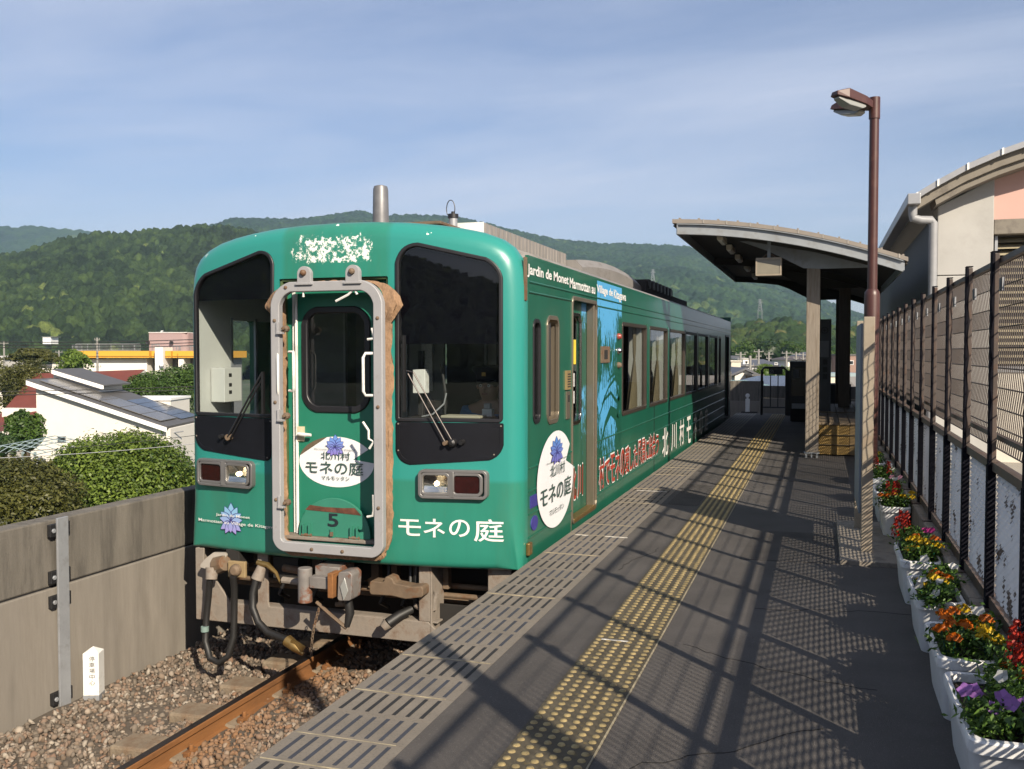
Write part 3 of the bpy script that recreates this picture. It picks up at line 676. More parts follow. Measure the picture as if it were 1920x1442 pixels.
shell.data.polygons.foreach_set('use_smooth', [True] * len(shell.data.polygons)); shell.data.set_sharp_from_angle(angle=R_(38))
for wp, pn, zv in ((winR, panR, 1.547), (winL, panL, 1.895)):
    m_ = MB(); m_.ring(wp, inset(wp, .028), lambda u, v, dd: FR(u, v, dd), -.014, .03, M_seal); sl_ = m_.build('window_seal', train, bevel=.006, smooth=40)
    gw = flat_polys(inset(wp, .025), lambda u, v, dd: FR(u, v, .008), 'windshield', M_glass, train, cut=.06)
    zmx = max(p_[1] for p_ in wp)
    iw = inset(wp, .03); vis = [p_ for p_ in iw if p_[1] > zv]; us = [p_[0] for p_ in iw]
    vis = vis + [(min(us), zv), (max(us), zv)] if wp is winR else vis + [(min(us), zv), (max(us), zv)]
    cxv = sum(p_[0] for p_ in vis) / len(vis); cyv = sum(p_[1] for p_ in vis) / len(vis); vis.sort(key=lambda p_: math.atan2(p_[1] - cyv, p_[0] - cxv))
    flat_polys(vis, lambda u, v, dd: FR(u, v, .022), 'sun_visor', M_visor, train, cut=.06)
    lp = flat_polys(pn, lambda u, v, dd: FR(u, v, -.006), 'black_panel', M_blackp, train, cut=.06)
    m_ = MB(); m_.ring(inset(pn, .004), inset(pn, .03), lambda u, v, dd: FR(u, v, dd), -.010, .0, M_blackp); m_.build('panel_rim', lp, bevel=.003)
    m_ = MB()
    for p_ in inset(pn, .022)[::9]: m_.lathe([(.006, -.014), (.006, -.008)], FR(p_[0], p_[1]), M_steel, 6, 'y')
    m_.build('panel_screws', lp)

# side walls with openings
XS = XC + 1.4
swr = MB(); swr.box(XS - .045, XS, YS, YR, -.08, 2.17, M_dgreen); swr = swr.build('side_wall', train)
SX = lambda u, v, dd: (XS + dd, u, v)
openings = [rrect(6.655, 6.83, .965, 1.725, .05), rrect(7.02, 7.36, .935, 1.765, .07), rrect(7.80, 8.70, .02, 1.955, .05)]
wins = [(9.92, 11.38), (11.60, 13.02), (13.21, 14.79), (14.86, 16.28), (16.41, 17.92), (18.12, 19.55), (19.86, 20.28)]
openings += [rrect(a, b, .815, 1.80, .03, 2) for a, b in wins]
openings += [rrect(21.28, 22.08, .02, 1.85, .03, 2)]
cut = MB()
for q in openings: cut.prism(q, SX, -.2, .1, M_dgreen)
boolean_cut(swr, cut)
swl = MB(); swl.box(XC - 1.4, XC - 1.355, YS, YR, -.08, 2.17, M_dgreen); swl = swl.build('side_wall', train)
cut = MB()
for a, b in [(6.86, 7.22)] + [(9.92, 11.38), (11.60, 13.02), (13.21, 14.79), (14.86, 16.28), (16.41, 17.92), (18.12, 19.55)]:
    cut.prism(rrect(a, b, .93, 1.76, .04, 3), lambda u, v, dd: (XC - 1.4 + dd, u, v), -.1, .2, M_dgreen)
boolean_cut(swl, cut)
m_ = MB(); m_.box(XC - 1.4, XC + 1.4, YR - .04, YR, -.08, 2.3, M_dgreen); m_.build('rear_wall', train)
# roof: arc with small overhang, grey
rp_ = [(x - .012 if x > 0 else x + .012 if x < 0 else x, z - .035) for x, z in prof if z > 2.16]
rp_ = [(1.372, 2.165)] + rp_ + [(-1.372, 2.165)]
m_ = MB(); n_ = len(rp_); ys_ = [YS + .02, 9, 13, 17, 20, YR]
vs = [(XC + x, y, z) for y in ys_ for x, z in rp_]; m_.add(vs, [(j * n_ + i, j * n_ + i + 1, (j + 1) * n_ + i + 1, (j + 1) * n_ + i) for j in range(len(ys_) - 1) for i in range(n_ - 1)], M_roof)
o_ = m_.build('roof', train, smooth=40, fixn=False); sdm = o_.modifiers.new('s', 'SOLIDIFY'); sdm.thickness = .03; sdm.offset = 1
m_ = MB()
for sgn in (1, -1): m_.box(XC + sgn * 1.385 - .012, XC + sgn * 1.385 + .012, YS + .02, YR, 2.172, 2.192, M_dgreen)
m_.box(XC - .5, XC + .5, 6.55, 6.60, 2.40, 2.439, M_brownst)
m_.build('roof_gutter', train)
m_ = MB(); m_.box(XC - .55, XC + .73, 6.50, 6.90, 2.44, 2.462, M_brownst); m_.build('roof_deck_plate', train, bevel=.004)
# raised roof fairing, dome and cooler
m_ = MB()
for i in range(48):
    y = 8.0 + i * .06; m_.box(XC - .62, XC + .52 + (.006 if i % 2 else 0), y, y + .06, 2.40, 2.655, M_corr)
m_.box(XC - .63, XC + .53, 7.995, 8.0, 2.40, 2.657, M_white)
m_.build('roof_fairing', train)
m_ = MB(); hp = []
for i in range(17):
    t_ = i / 16; hp.append((10.9 + 4.3 * t_, 2.52 + .165 * math.sin(math.pi * min(1, .10 + t_ * .84)) ** .8))
vs = []
for x, dz in ((-.75, -.05), (-.68, 0), (.64, 0), (.72, -.09)):
    for y, z in hp: vs.append((XC + x, y, z + dz))
    vs.append((XC + x, 15.2, 2.38)); vs.append((XC + x, 10.9, 2.38))
L_ = len(hp) + 2
fs = [(k * L_ + i, k * L_ + (i + 1) % L_, (k + 1) * L_ + (i + 1) % L_, (k + 1) * L_ + i) for k in range(3) for i in range(L_)] + [tuple(range(L_)), tuple(range(3 * L_, 4 * L_))[::-1]]
m_.add(vs, fs, M_roof); m_.build('roof_dome', train, smooth=30)
m_ = MB(); m_.box(XC - .7, XC + .80, 14.75, 17.5, 2.40, 2.63, M_under)
for i in range(7): m_.box(XC - .7, XC + .82, 14.9 + i * .37, 15.08 + i * .37, 2.50, 2.645, M_seal)
m_.build('roof_cooler', train, bevel=.01)
m_ = MB(); m_.box(XC - .7, XC + .78, 17.6, 19.6, 2.40, 2.53, M_under); m_.build('roof_box', train, bevel=.01)
m_ = MB(); m_.lathe([(.105, 2.46), (.105, 2.475), (.066, 2.478), (.064, 2.56), (.060, 2.775), (.052, 2.80), (.02, 2.81)], (XC + .09, 6.81, 0), mat('stack_grey', (.25, .25, .262), .45, metal=.3, var=.15, scale=12), 22)
for i in range(6): m_.cyl((XC + .09 + .09 * math.cos(i), 6.81 + .09 * math.sin(i), 2.47), (XC + .09 + .09 * math.cos(i), 6.81 + .09 * math.sin(i), 2.495), .009, M_galv, 6)
m_.build('exhaust_stack', train, smooth=35)
m_ = MB(); m_.lathe([(.034, 2.46), (.034, 2.53)], (XC + .69, 6.85, 0), M_galv, 14); m_.lathe([(.042, 2.53), (.042, 2.56), (.015, 2.565), (.015, 2.58)], (XC + .69, 6.85, 0), M_seal, 14)
m_.tube([(XC + .69 - .03 + .0 * i, 6.85, 2.55) for i in range(1)] + [(XC + .67 - .035 * math.cos(a), 6.85, 2.60 + .07 * math.sin(a)) for a in np.linspace(-.6, 3.9, 14)], .0035, M_seal, 6); m_.build('aerial', train, smooth=35)
# side beads
m_ = MB()
def bead(z, y0, y1): m_.tube([(XS + .001, y0, z), (XS + .001, y1, z)], .008, M_dgreen, 6)
bead(2.0, YS + .02, 22.5); bead(1.925, YS + .02, 7.77); bead(1.925, 8.74, 22.5)
for z in (.47, .30, .13): bead(z, YS + .02, 7.78); bead(z, 8.74, 21.2)
bead(.64, YS + .02, 7.78); bead(.64, 8.74, 21.2)
m_.build('side_beads', train, smooth=60)
m_ = MB(); m_.box(XS - .02, XS + .002, 11.965, 11.995, -.08, .8, M_seal); m_.box(XS, XS + .004, 7.77, 7.785, -.05, 1.0, M_silver); m_.build('panel_joint', train)
m_ = MB(); m_.box(XS - .01, XS + .008, YS - .07, YS - .035, 1.86, 2.17, M_brownst); m_.build('rust_strip', train)
# passenger windows
M_bronze = mat('bronze_frame', (.075, .060, .048), .4, metal=.3, var=.2)
def pane(y0, y1, z0, z1, r, fm, gm, name='window', fw=.028, inn=.02, par=None):
    q = rrect(y0, y1, z0, z1, r, 4)
    f = MB(); f.ring(inset(q, -.012), inset(q, fw), SX, -.04, .008, fm); f = f.build(name, par or train, bevel=.003)
    gl = flat_polys(inset(q, fw - .006), lambda u, v, dd: (XS - inn, u, v), 'glass_pane', gm, f)
    return f
for i, (a, b) in enumerate(wins):
    f = pane(a, b, .815, 1.80, .03, M_bronze if i < 3 else M_seal, M_glasss)
    if i < 6:
        cu_ = MB(); yb_ = b
        pts = []
        for side in (0, 1):
            pass
        N_ = 26; vs = []
        for lev, (z, ya, ybb) in enumerate(((1.79, b - .42, b - .25), (1.50, b - .40, b - .26), (1.40, b - .36, b - .28), (1.30, b - .42, b - .25), (1.05, b - .62, b - .21), (.83, b - .76, b - .18))):
            for k in range(N_ + 1):
                t_ = k / N_; yy = lerp(ya, ybb, t_); amp = .022 * min(1, (ybb - ya) / .3); vs.append((XS - .085 + amp * math.sin(t_ * 34 + lev * .2), yy, z))
        cu_.add(vs, [(l * (N_ + 1) + k, l * (N_ + 1) + k + 1, (l + 1) * (N_ + 1) + k + 1, (l + 1) * (N_ + 1) + k) for l in range(5) for k in range(N_)], M_curt); cu_.build('curtain', f, smooth=70, fixn=False)
        wl = MB(); wl.box(XS - .19, XS - .05, b - .15, b - .02, .80, 1.84, M_cabin); wl.build('window_pillar', f)
for i, (a, b) in enumerate(wins[:-1]):
    m_ = MB(); m_.box(XS - .04, XS + .006, b + .012, wins[i + 1][0] - .012, .80, 1.83, M_dgreen); m_.build('window_post', train, bevel=.003)
# cab drop window and recessed handrail niche
pane(6.655, 6.83, .965, 1.725, .05, M_seal, glass('dark_glass', (.25, .27, .28), 1, 1.6), 'cab_window', .018, .012)
q = rrect(7.02, 7.36, .935, 1.765, .07, 6); m_ = MB(); m_.ring(inset(q, -.012), inset(q, .022), SX, -.02, .008, M_silver); m_.ring(inset(q, .0), inset(q, .012), SX, -.11, .0, M_silver)
m_.prism(inset(q, -.01), SX, -.125, -.11, M_silver); m_.cyl((XS - .03, 7.14, .98), (XS - .03, 7.14, 1.72), .014, M_silver); m_.cyl((XS - .03, 7.20, .98), (XS - .03, 7.20, 1.72), .01, M_seal); m_.build('handrail_niche', train, bevel=.002)
M_yel = mat('yellow_plastic', (.34, .25, .11), .5, var=.1)
m_ = MB(); m_.box(XS, XS + .014, 7.56, 7.71, 1.175, 1.335, M_yel)
for i in range(6): m_.box(XS + .014, XS + .016, 7.60, 7.70, 1.195 + i * .021, 1.205 + i * .021, M_under)
m_.build('intercom', train, bevel=.006)
m_ = MB(); m_.box(XS, XS + .012, 7.585, 7.70, .93, 1.16, M_silver); m_.box(XS + .012, XS + .014, 7.62, 7.67, 1.07, 1.13, M_under); m_.build('door_switch', train, bevel=.008)
# passenger door
dr_ = MB(); XD = XS - .075
dr = dr_; q = rrect(7.79, 8.62, .03, 1.95, .02, 2); hole = rrect(7.87, 8.36, .87, 1.81, .06, 6)
dr.prism(q, lambda u, v, dd: (XD + dd, u, v), -.03, 0, M_dgreen); dr = dr.build('passenger_door', train)
cut = MB(); cut.prism(hole, lambda u, v, dd: (XD + dd, u, v), -.1, .1, M_dgreen); boolean_cut(dr, cut)
m_ = MB(); m_.ring(inset(hole, -.03), inset(hole, .004), lambda u, v, dd: (XD + dd, u, v), -.01, .014, M_chrome); m_.build('door_window_frame', dr, bevel=.004)
flat_polys(hole, lambda u, v, dd: (XD - .012, u, v), 'door_glass', M_glasss, dr)
M_paper = mat('paper_notice', (.72, .71, .70), .7, var=.1, scale=60, dirt=(.30, .30, .32), dirt_amt=.8, dscale=120, stretch=(1, .3, 1)); M_ynot = mat('yellow_notice', (.75, .60, .05), .6, var=.1)
for (y0, y1, z0, z1, mm) in ((8.13, 8.25, 1.38, 1.60, M_ynot), (8.0, 8.2, 1.18, 1.30, M_paper), (8.02, 8.2, 1.03, 1.14, M_paper), (7.88, 7.96, 1.10, 1.30, M_paper)):
    m_ = MB(); m_.box(XD - .009, XD - .006, y0, y1, z0, z1, mm); m_.build('door_notice', dr)
m_ = MB(); m_.ring(rrect(7.785, 8.715, .005, 1.97, .05, 5), rrect(7.81, 8.69, .035, 1.935, .05, 5), SX, -.02, .010, M_silver); m_.box(XS - .075, XS - .002, 8.625, 8.70, .04, 1.94, M_silver)
m_.box(XS - .07, XS + .012, 7.84, 8.66, .015, .05, M_brass); m_.build('door_frame', train, bevel=.004)
# rear door leaf open: dark opening
m_ = MB(); m_.ring(rrect(21.26, 22.10, .005, 1.87, .03, 2), rrect(21.30, 22.06, .03, 1.83, .03, 2), SX, -.03, .01, M_seal); m_.build('rear_door_frame', train)
# livery panel with the willow picture
ml = bpy.data.materials.new('blue_willow_print'); ml.use_nodes = True; t = ml.node_tree; N = t.nodes; L = t.links; b_ = N['Principled BSDF']; b_.inputs['Roughness'].default_value = .35
tc_ = N.new('ShaderNodeTexCoord'); sp_ = N.new('ShaderNodeSeparateXYZ'); L.new(tc_.outputs['Object'], sp_.inputs[0])
mp2 = N.new('ShaderNodeMapping'); mp2.inputs['Scale'].default_value = (1, 9.5, 2.6); L.new(tc_.outputs['Object'], mp2.inputs[0])
nz = N.new('ShaderNodeTexNoise'); nz.inputs['Scale'].default_value = 3.0; nz.inputs['Detail'].default_value = 6; nz.inputs['Roughness'].default_value = .65; L.new(mp2.outputs[0], nz.inputs['Vector'])
def mr(sock, a, b, c, d):
    r = N.new('ShaderNodeMapRange'); r.inputs[1].default_value = a; r.inputs[2].default_value = b; r.inputs[3].default_value = c; r.inputs[4].default_value = d; L.new(sock, r.inputs[0]); return r.outputs[0]
def mth(op, a, b):
    n = N.new('ShaderNodeMath'); n.operation = op
    for i, q in enumerate((a, b)):
        if isinstance(q, (int, float)): n.inputs[i].default_value = q
        else: L.new(q, n.inputs[i])
    return n.outputs[0]
# heights are measured from rail level (object z = world z + 1); y from y=6.4
dens = N.new('ShaderNodeFloatCurve'); zz_ = mr(sp_.outputs[2], 1.45, 3.2, 0, 1); L.new(zz_, dens.inputs[1])
cv = dens.mapping.curves[0]; cv.points[0].location = (0, .62); cv.points[1].location = (1, .20)
for p_ in ((.10, .52), (.22, .34), (.36, .30), (.46, .56), (.58, .60), (.70, .42), (.82, .30)): cv.points.new(*p_)
dens.mapping.update()
edge = mth('MAXIMUM', mr(sp_.outputs[1], 3.12, 3.45, 0, .32), mr(sp_.outputs[1], 2.55, 2.36, 0, .14))
edge = mth('MULTIPLY', edge, mr(sp_.outputs[2], 2.96, 2.80, 0, 1))
thr = mth('ADD', mth('MULTIPLY', dens.outputs[0], .585), edge)
k_ = mr(mth('ADD', nz.outputs[0], thr), .800, .805, 0, 1)
mxn = N.new('ShaderNodeMix'); mxn.data_type = 'RGBA'; mxn.inputs[6].default_value = (.078, .32, .57, 1); mxn.inputs[7].default_value = (.006, .072, .046, 1); L.new(k_, mxn.inputs[0]); L.new(mxn.outputs[2], b_.inputs['Base Color'])
lv = MB(); lv.add([(XS + .0015, 8.73, .30), (XS + .0015, 9.885, .30), (XS + .0015, 9.885, 2.165), (XS + .0015, 8.73, 2.165)], [(0, 1, 2, 3)], ml)
lv.add([(XD + .0015, 8.42, .06), (XD + .0015, 8.60, .06), (XD + .0015, 8.60, 1.94), (XD + .0015, 8.42, 1.94)], [(0, 1, 2, 3)], ml); lv = lv.build('livery_print', train, fixn=False)
M_branch = mat('print_dark_green', (.008, .115, .075), .4, var=.05)
m_ = MB()
def branch(pts, w0, w1):
    P = []
    for i in range(len(pts) - 1):
        for k in range(6): P.append(Vector(pts[i]).lerp(Vector(pts[i + 1]), k / 6))
    P.append(Vector(pts[-1])); vs = []
    for i, p_ in enumerate(P):
        t_ = (P[min(i + 1, len(P) - 1)] - P[max(i - 1, 0)]).normalized(); n_ = Vector((-t_.y, t_.x)); ww = lerp(w0, w1, i / len(P)) / 2
        vs += [(XS + .003, (p_ + n_ * ww).x, (p_ + n_ * ww).y), (XS + .003, (p_ - n_ * ww).x, (p_ - n_ * ww).y)]
    m_.add(vs, [(2 * i, 2 * i + 1, 2 * i + 3, 2 * i + 2) for i in range(len(P) - 1)], M_branch)
branch([(9.86, .58), (9.60, .84), (9.35, .90), (9.1, .78), (8.85, .52)], .16, .03)
branch([(9.86, 1.02), (9.62, .98), (9.35, 1.08), (9.05, 1.02), (8.85, .88)], .05, .02)
branch([(9.86, 1.12), (9.55, 1.22), (9.25, 1.14), (8.95, .98)], .05, .02)
branch([(9.86, 1.24), (9.5, 1.27), (9.2, 1.2)], .035, .015)
branch([(9.70, .80), (9.74, 1.0), (9.62, 1.15)], .10, .03)
for i in range(9):
    yy = 9.05 + i * .09; branch([(yy, 1.15 - .02 * abs(i - 4)), (yy + .02, .92)], .012, .006)
m_.build('willow_branches', lv, fixn=False)
# marker lamps and destination box by the door
for z, mm in ((1.652, M_red), (1.503, M_chrome), (1.352, M_brownst)):
    m_ = MB(); m_.lathe([(.034, 0), (.030, .025), (.018, .04)], (XS, 9.70, z), mm if mm is not M_red else mat('red_lamp', (.40, .07, .05), .3, var=.1), 14, 'x'); m_.build('marker_lamp', train, smooth=40)
m_ = MB(); m_.box(XS, XS + .012, 8.88, 9.26, 1.385, 1.545, M_brownst); m_.box(XS + .012, XS + .014, 9.0, 9.15, 1.42, 1.51, M_under); m_.build('number_box', train, bevel=.004)
m_ = MB(); m_.box(XS, XS + .03, 6.47, 6.55, .012, .105, M_brass); m_.build('side_bracket', train, bevel=.008)
# lettering on the side
SXF = lambda u, v, dd: (XS + .004, u, v)
for s_, box in (('Jardin de Monet', (6.50, 7.66, 2.03, 2.128)), ('Marmottan au', (7.70, 8.64, 2.03, 2.118)), ('Village de', (8.70, 9.42, 2.03, 2.128)), ('Kitagawa', (9.47, 10.10, 2.012, 2.128))):
    text_polys(s_, box, SXF, 'lettering', M_lettw, train, off=.024)
chars = '北川村でモネの愛した風景に出会う'; n_ = len(chars); yy = 8.02
ypos = [8.02, 8.28] + [8.80 + i * (12.30 - 8.80) / 13 for i in range(13)]
ypos = [8.02, 8.27] + list(np.linspace(8.80, 12.05, n_ - 2))
for ch, y in zip(chars, ypos):
    xx = XD + .004 if y < 8.7 else XS + .010
    small = ch in 'でしたにう'
    z0, z1 = (.165, .455) if not small else (.175, .42)
    wd = .20 if y < 8.7 else .215
    text_polys(ch, (y - .012, y + wd + .012, z0 - .014, z1 + .014), lambda u, v, dd: (xx, u, v), 'lettering_outline', M_lettw, train, off=.024)
    text_polys(ch, (y, y + wd, z0, z1), lambda u, v, dd: (xx + .004, u, v), 'lettering', M_lettr, train, off=.012)
for ch, y in zip('北川村モネの庭', np.linspace(12.58, 17.4, 7)):
    text_polys(ch, (y, y + .50, .07 if ch in '北川村' else .02, .46), lambda u, v, dd: (XS + .010, u, v), 'lettering', M_lettw, train, off=.012)

# lily pad emblems with the lotus
def grad_mat(name, c0, c1, z0, z1):
    m = bpy.data.materials.new(name); m.use_nodes = True; t = m.node_tree; b = t.nodes['Principled BSDF']; b.inputs['Roughness'].default_value = .5
    tcn = t.nodes.new('ShaderNodeTexCoord'); s_ = t.nodes.new('ShaderNodeSeparateXYZ'); r = t.nodes.new('ShaderNodeMapRange'); r.inputs[1].default_value = z0; r.inputs[2].default_value = z1
    mxn = t.nodes.new('ShaderNodeMix'); mxn.data_type = 'RGBA'; mxn.inputs[6].default_value = (*[q * .7 for q in c0], 1); mxn.inputs[7].default_value = (*[q * .7 for q in c1], 1)
    t.links.new(tcn.outputs['Object'], s_.inputs[0]); t.links.new(s_.outputs[2], r.inputs[0]); t.links.new(r.outputs[0], mxn.inputs[0]); t.links.new(mxn.outputs[2], b.inputs['Base Color']); return m
def petal(cx, cz, ang, L, W):
    o = []
    for i in range(13):
        t_ = i / 12; ww = W * math.sin(math.pi * t_ ** .8) ** .9; o.append((t_ * L, ww))
    pts = [(a, b) for a, b in o] + [(a, -b) for a, b in reversed(o[1:-1])]
    c_, s_ = math.cos(ang), math.sin(ang); return [(cx + a * c_ - b * s_, cz + a * s_ + b * c_) for a, b in pts]
M_petl = mat('petal_outline', (.055, .05, .25), .5, var=.05)
def lotus(cx, cz, H, Wd, mapf, parent, gm, name='lotus_emblem'):
    o = None; mb = MB()
    k = 0
    for ang, L, W, dz in ((90, .62, .12, 0), (62, .55, .105, 0), (118, .55, .105, 0), (35, .50, .10, 0), (145, .50, .10, 0), (10, .46, .085, 0), (170, .46, .085, 0), (-35, .5, .09, 0), (215, .5, .09, 0), (-62, .46, .085, 0), (242, .46, .085, 0), (270, .36, .08, 0)):
        W *= 1.45; k += 2
        q = petal(0, 0, R_(ang), L * 1.03, W)
        flat_polys([(cx + a * Wd, cz + b * H) for a, b in q], lambda u, v, dd, k=k: mapf(u, v, -.0004 * k), name, M_petl, parent, cut=None, mb=mb, do=False)
        q = petal(.035 * math.cos(R_(ang)), .035 * math.sin(R_(ang)), R_(ang), L * .93, W * .80)
        flat_polys([(cx + a * Wd, cz + b * H) for a, b in q], lambda u, v, dd, k=k: mapf(u, v, -.0004 * (k + 1)), name, gm, parent, cut=None, mb=mb, do=False)
    return mb.build(name, parent, fixn=False)
def lily(cx, cz, rx, rz, notch, n=56):
    o = []
    for i in range(n):
        a = 2 * math.pi * i / n; r_ = 1
        o.append((cx + rx * math.cos(a) * r_, cz + rz * math.sin(a) * r_))
    # notch wedge
    o = [p_ for p_ in o if not (notch[0] < math.atan2((p_[1] - cz) / rz, (p_[0] - cx) / rx) < notch[1])]
    out_ = []; ins = False
    for i, p_ in enumerate(o):
        q = o[(i + 1) % len(o)]; out_.append(p_)
        d_ = math.hypot((p_[0] - q[0]) / rx, (p_[1] - q[1]) / rz)
        if d_ > .2 and not ins: out_.append((cx + rx * notch[2], cz + rz * notch[3])); ins = True
    return out_
YDR = 6.285                                          # gangway door plane
DRF = lambda u, v, dd=0: (XC + u, YDR + dd, v)
# ---- gangway recess, door
m_ = MB(); m_.box(XC - .475, XC - .455, 6.24, 6.40, .10, 2.04, M_olive); m_.box(XC + .41, XC + .43, 6.24, 6.40, .10, 2.04, M_olive); m_.box(XC - .475, XC + .43, 6.24, 6.40, 2.02, 2.04, M_olive); m_.box(XC - .475, XC + .43, 6.19, 6.40, .08, .105, M_steel)
m_.box(XC - .455, XC - .37, 6.31, 6.36, .105, 2.02, M_door); m_.box(XC + .30, XC + .41, 6.31, 6.36, .105, 2.02, M_door); m_.box(XC - .37, XC + .30, 6.31, 6.36, 1.93, 2.02, M_door)
m_.build('door_recess', train, bevel=.004)
m_ = MB(); m_.cyl((XC - .362, 6.28, .11), (XC - .362, 6.28, 1.93), .012, M_white, 8); m_.box(XC - .40, XC - .385, 6.29, 6.31, .11, 1.95, M_white); m_.build('door_edge_strip', train)
gd = MB(); q = rrect(-.36, .295, .105, 1.925, .02, 2); gd.prism(q, DRF, 0, .03, M_door); gd = gd.build('gangway_door', train, bevel=0)
hole = rrect(-.285, .23, 1.065, 1.80, .10, 7); cut = MB(); cut.prism(hole, DRF, -.1, .1, M_door); boolean_cut(gd, cut)
m_ = MB(); m_.ring(inset(hole, -.03), inset(hole, .02), DRF, -.015, .012, M_seal); m_.build('door_window_seal', gd, bevel=.008, smooth=40)
flat_polys(inset(hole, .015), lambda u, v, dd: DRF(u, v, .004), 'door_glass', glass('door_dark_glass', (.42, .45, .46), 1, 1.6), gd)
m_ = MB(); m_.obox(DRF(-.325, .87, -.008), (.028, 0, 0), (0, .008, 0), (0, 0, .055), M_yel if False else mat('cream_plate', (.62, .55, .38), .5, var=.08)); m_.cyl(DRF(-.325, .872, -.02), DRF(-.325, .872, -.05), .012, M_white); m_.tube([DRF(-.325, .872, -.05), DRF(-.27, .868, -.055), DRF(-.215, .866, -.05)], [.013, .015, .011], M_white, 8); m_.build('door_handle', gd, smooth=40)
pad = lily(-.03, .665, .315, .19, (.08, .50, .45, .12))
lp = flat_polys(pad, lambda u, v, dd: DRF(u, v, -.003), 'lily_emblem', M_lilyw, gd)
peel = [p_ for p_ in lily(-.03, .665, .3155, .1905, (9, 9, 0, 0), 90) if 100 < math.degrees(math.atan2((p_[1] - .665) / .19, (p_[0] + .03) / .315)) < 168]
flat_polys(peel, lambda u, v, dd: DRF(u, v, -.0045), 'peeled_edge', mat('peeled_glue', (.16, .12, .075), .8, var=.2, scale=20), gd)
gm = grad_mat('lotus_gradient', (.30, .20, .62), (.16, .34, .78), 1.70, 1.85)
lotus(-.035, .775, .155, .17, lambda u, v, d: DRF(u, v, -.005 + d), gd, gm)
for s_, box, mm in (('北川村', (-.155, .09, .682, .742), M_lettg), ('モネの庭', (-.285, .20, .572, .672), M_lettg), ('マルモッタン', (-.15, .085, .528, .56), M_lettg)):
    text_polys(s_, box, lambda u, v, dd: DRF(u, v, -.0135), 'lettering', mm, gd, off=.008)
text_polys('Jardin de Monet', (-.12, .05, .778, .79), lambda u, v, dd: DRF(u, v, -.0135), 'lettering', M_lettg, gd)
text_polys('Marmottan au Village de Kitagawa', (-.21, .135, .752, .765), lambda u, v, dd: DRF(u, v, -.0135), 'lettering', M_lettg, gd)
# gangplate with number 5
gp = [(-.325, .105), (.275, .105)] + [(-.025 + .30 * math.cos(a), .125 + .275 * math.sin(a)) for a in np.linspace(0, math.pi, 26)]
M_plate = mat('gangplate_green', (.045, .27, .185), .5, var=.08, scale=5)
m_ = MB(); m_.prism(gp, DRF, -.055, -.035, M_plate); gpl = m_.build('gangplate', train, bevel=.004)
rs = [p_ for p_ in gp if p_[1] > .285]; rs = [(.205, .282), (.05, .29), (-.12, .296), (-.265, .302), (-.225, .34), (-.10, .33), (.05, .33), (.15, .335)]
flat_polys(rs, lambda u, v, dd: DRF(u, v, -.058), 'rust_band', mat('band_rust', (.15, .055, .03), .9, var=.5, scale=20), gpl)
text_polys('5', (-.075, .015, .185, .285), lambda u, v, dd: DRF(u, v, -.059), 'lettering', mat('number_ink', (.01, .02, .03), .6), gpl, off=.02)
for x in (-.245, .155): 
    m_ = MB()
    for dx_ in (-.025, .025): m_.box(XC + x + dx_ - .007, XC + x + dx_ + .007, YDR - .085, YDR - .055, .10, .20, M_plate)
    m_.cyl(DRF(x - .04, .115, -.075), DRF(x + .04, .115, -.075), .012, M_brownst); m_.build('plate_hinge', gpl)
m_ = MB(); m_.box(XC - .045, XC - .015, YDR - .075, YDR - .055, .10, .175, M_plate); m_.box(XC - .04, XC - .02, YDR - .09, YDR - .075, .12, .15, M_brownst); m_.build('plate_latch', gpl)
# canvas bellows
def path_pts(x0, x1, z0, z1, r, N_=150):
    q = rrect(x0, x1, z0, z1, r, 10); L_ = [0]
    for i in range(len(q)): a, b = q[i], q[(i + 1) % len(q)]; L_.append(L_[-1] + math.hypot(a[0] - b[0], a[1] - b[1]))
    o = []
    for k in range(N_):
        s_ = L_[-1] * k / N_; i = max(j for j in range(len(q)) if L_[j] <= s_ + 1e-9); a, b = q[i], q[(i + 1) % len(q)]; tt = (s_ - L_[i]) / max(1e-9, L_[i + 1] - L_[i]); o.append((lerp(a[0], b[0], tt), lerp(a[1], b[1], tt)))
    return o
NB = 220; lay = []
base = path_pts(-.415, .455, .03, 1.985, .11, NB)
rg = np.random.default_rng(21); cc = (.02, 1.0)
dep = [6.085, 6.10, 6.115, 6.13, 6.15, 6.165, 6.185, 6.20, 6.225]
offs = [.0, .018, .006, .022, .006, .026, .008, .020, .0]
nvv = []
ni = inset(base, -1.0)
bv_ = []
for l, (yy, of) in enumerate(zip(dep, offs)):
    for k in range(NB):
        p_ = base[k]; n_ = (ni[k][0] - p_[0], ni[k][1] - p_[1]); q_ = math.hypot(*n_); n_ = (n_[0] / q_, n_[1] / q_)
        wob = (fbm(k * .35 + l * 3.1, l * 1.7, 2, 4) - .5) * .030
        o_f = of + .002 + wob
        if l not in (0, 8) and True:
            tt_ = p_[1] - 1.83; ear = (1.0 if l in (3, 4, 5) else .35 if l in (2, 6) else .08) * (max(0, 1 - tt_ / .15) if tt_ > 0 else max(0, 1 + tt_ / .12)) * (abs(p_[0] - .02) > .33) * (.085 + .018 * (l % 3) - .02 * (p_[0] > 0)); o_f += ear
            if p_[1] < .06: o_f += .03
            if p_[1] > 1.95: o_f += -.005
        bv_.append((XC + p_[0] + n_[0] * o_f, yy + (fbm(k * .6, l, 2, 9) - .5) * .014, p_[1] + n_[1] * o_f))
m_ = MB(); m_.add(bv_, [(l * NB + k, l * NB + (k + 1) % NB, (l + 1) * NB + (k + 1) % NB, (l + 1) * NB + k) for l in range(len(dep) - 1) for k in range(NB)], M_canvas); m_.build('canvas_bellows', train, smooth=28, fixn=False)
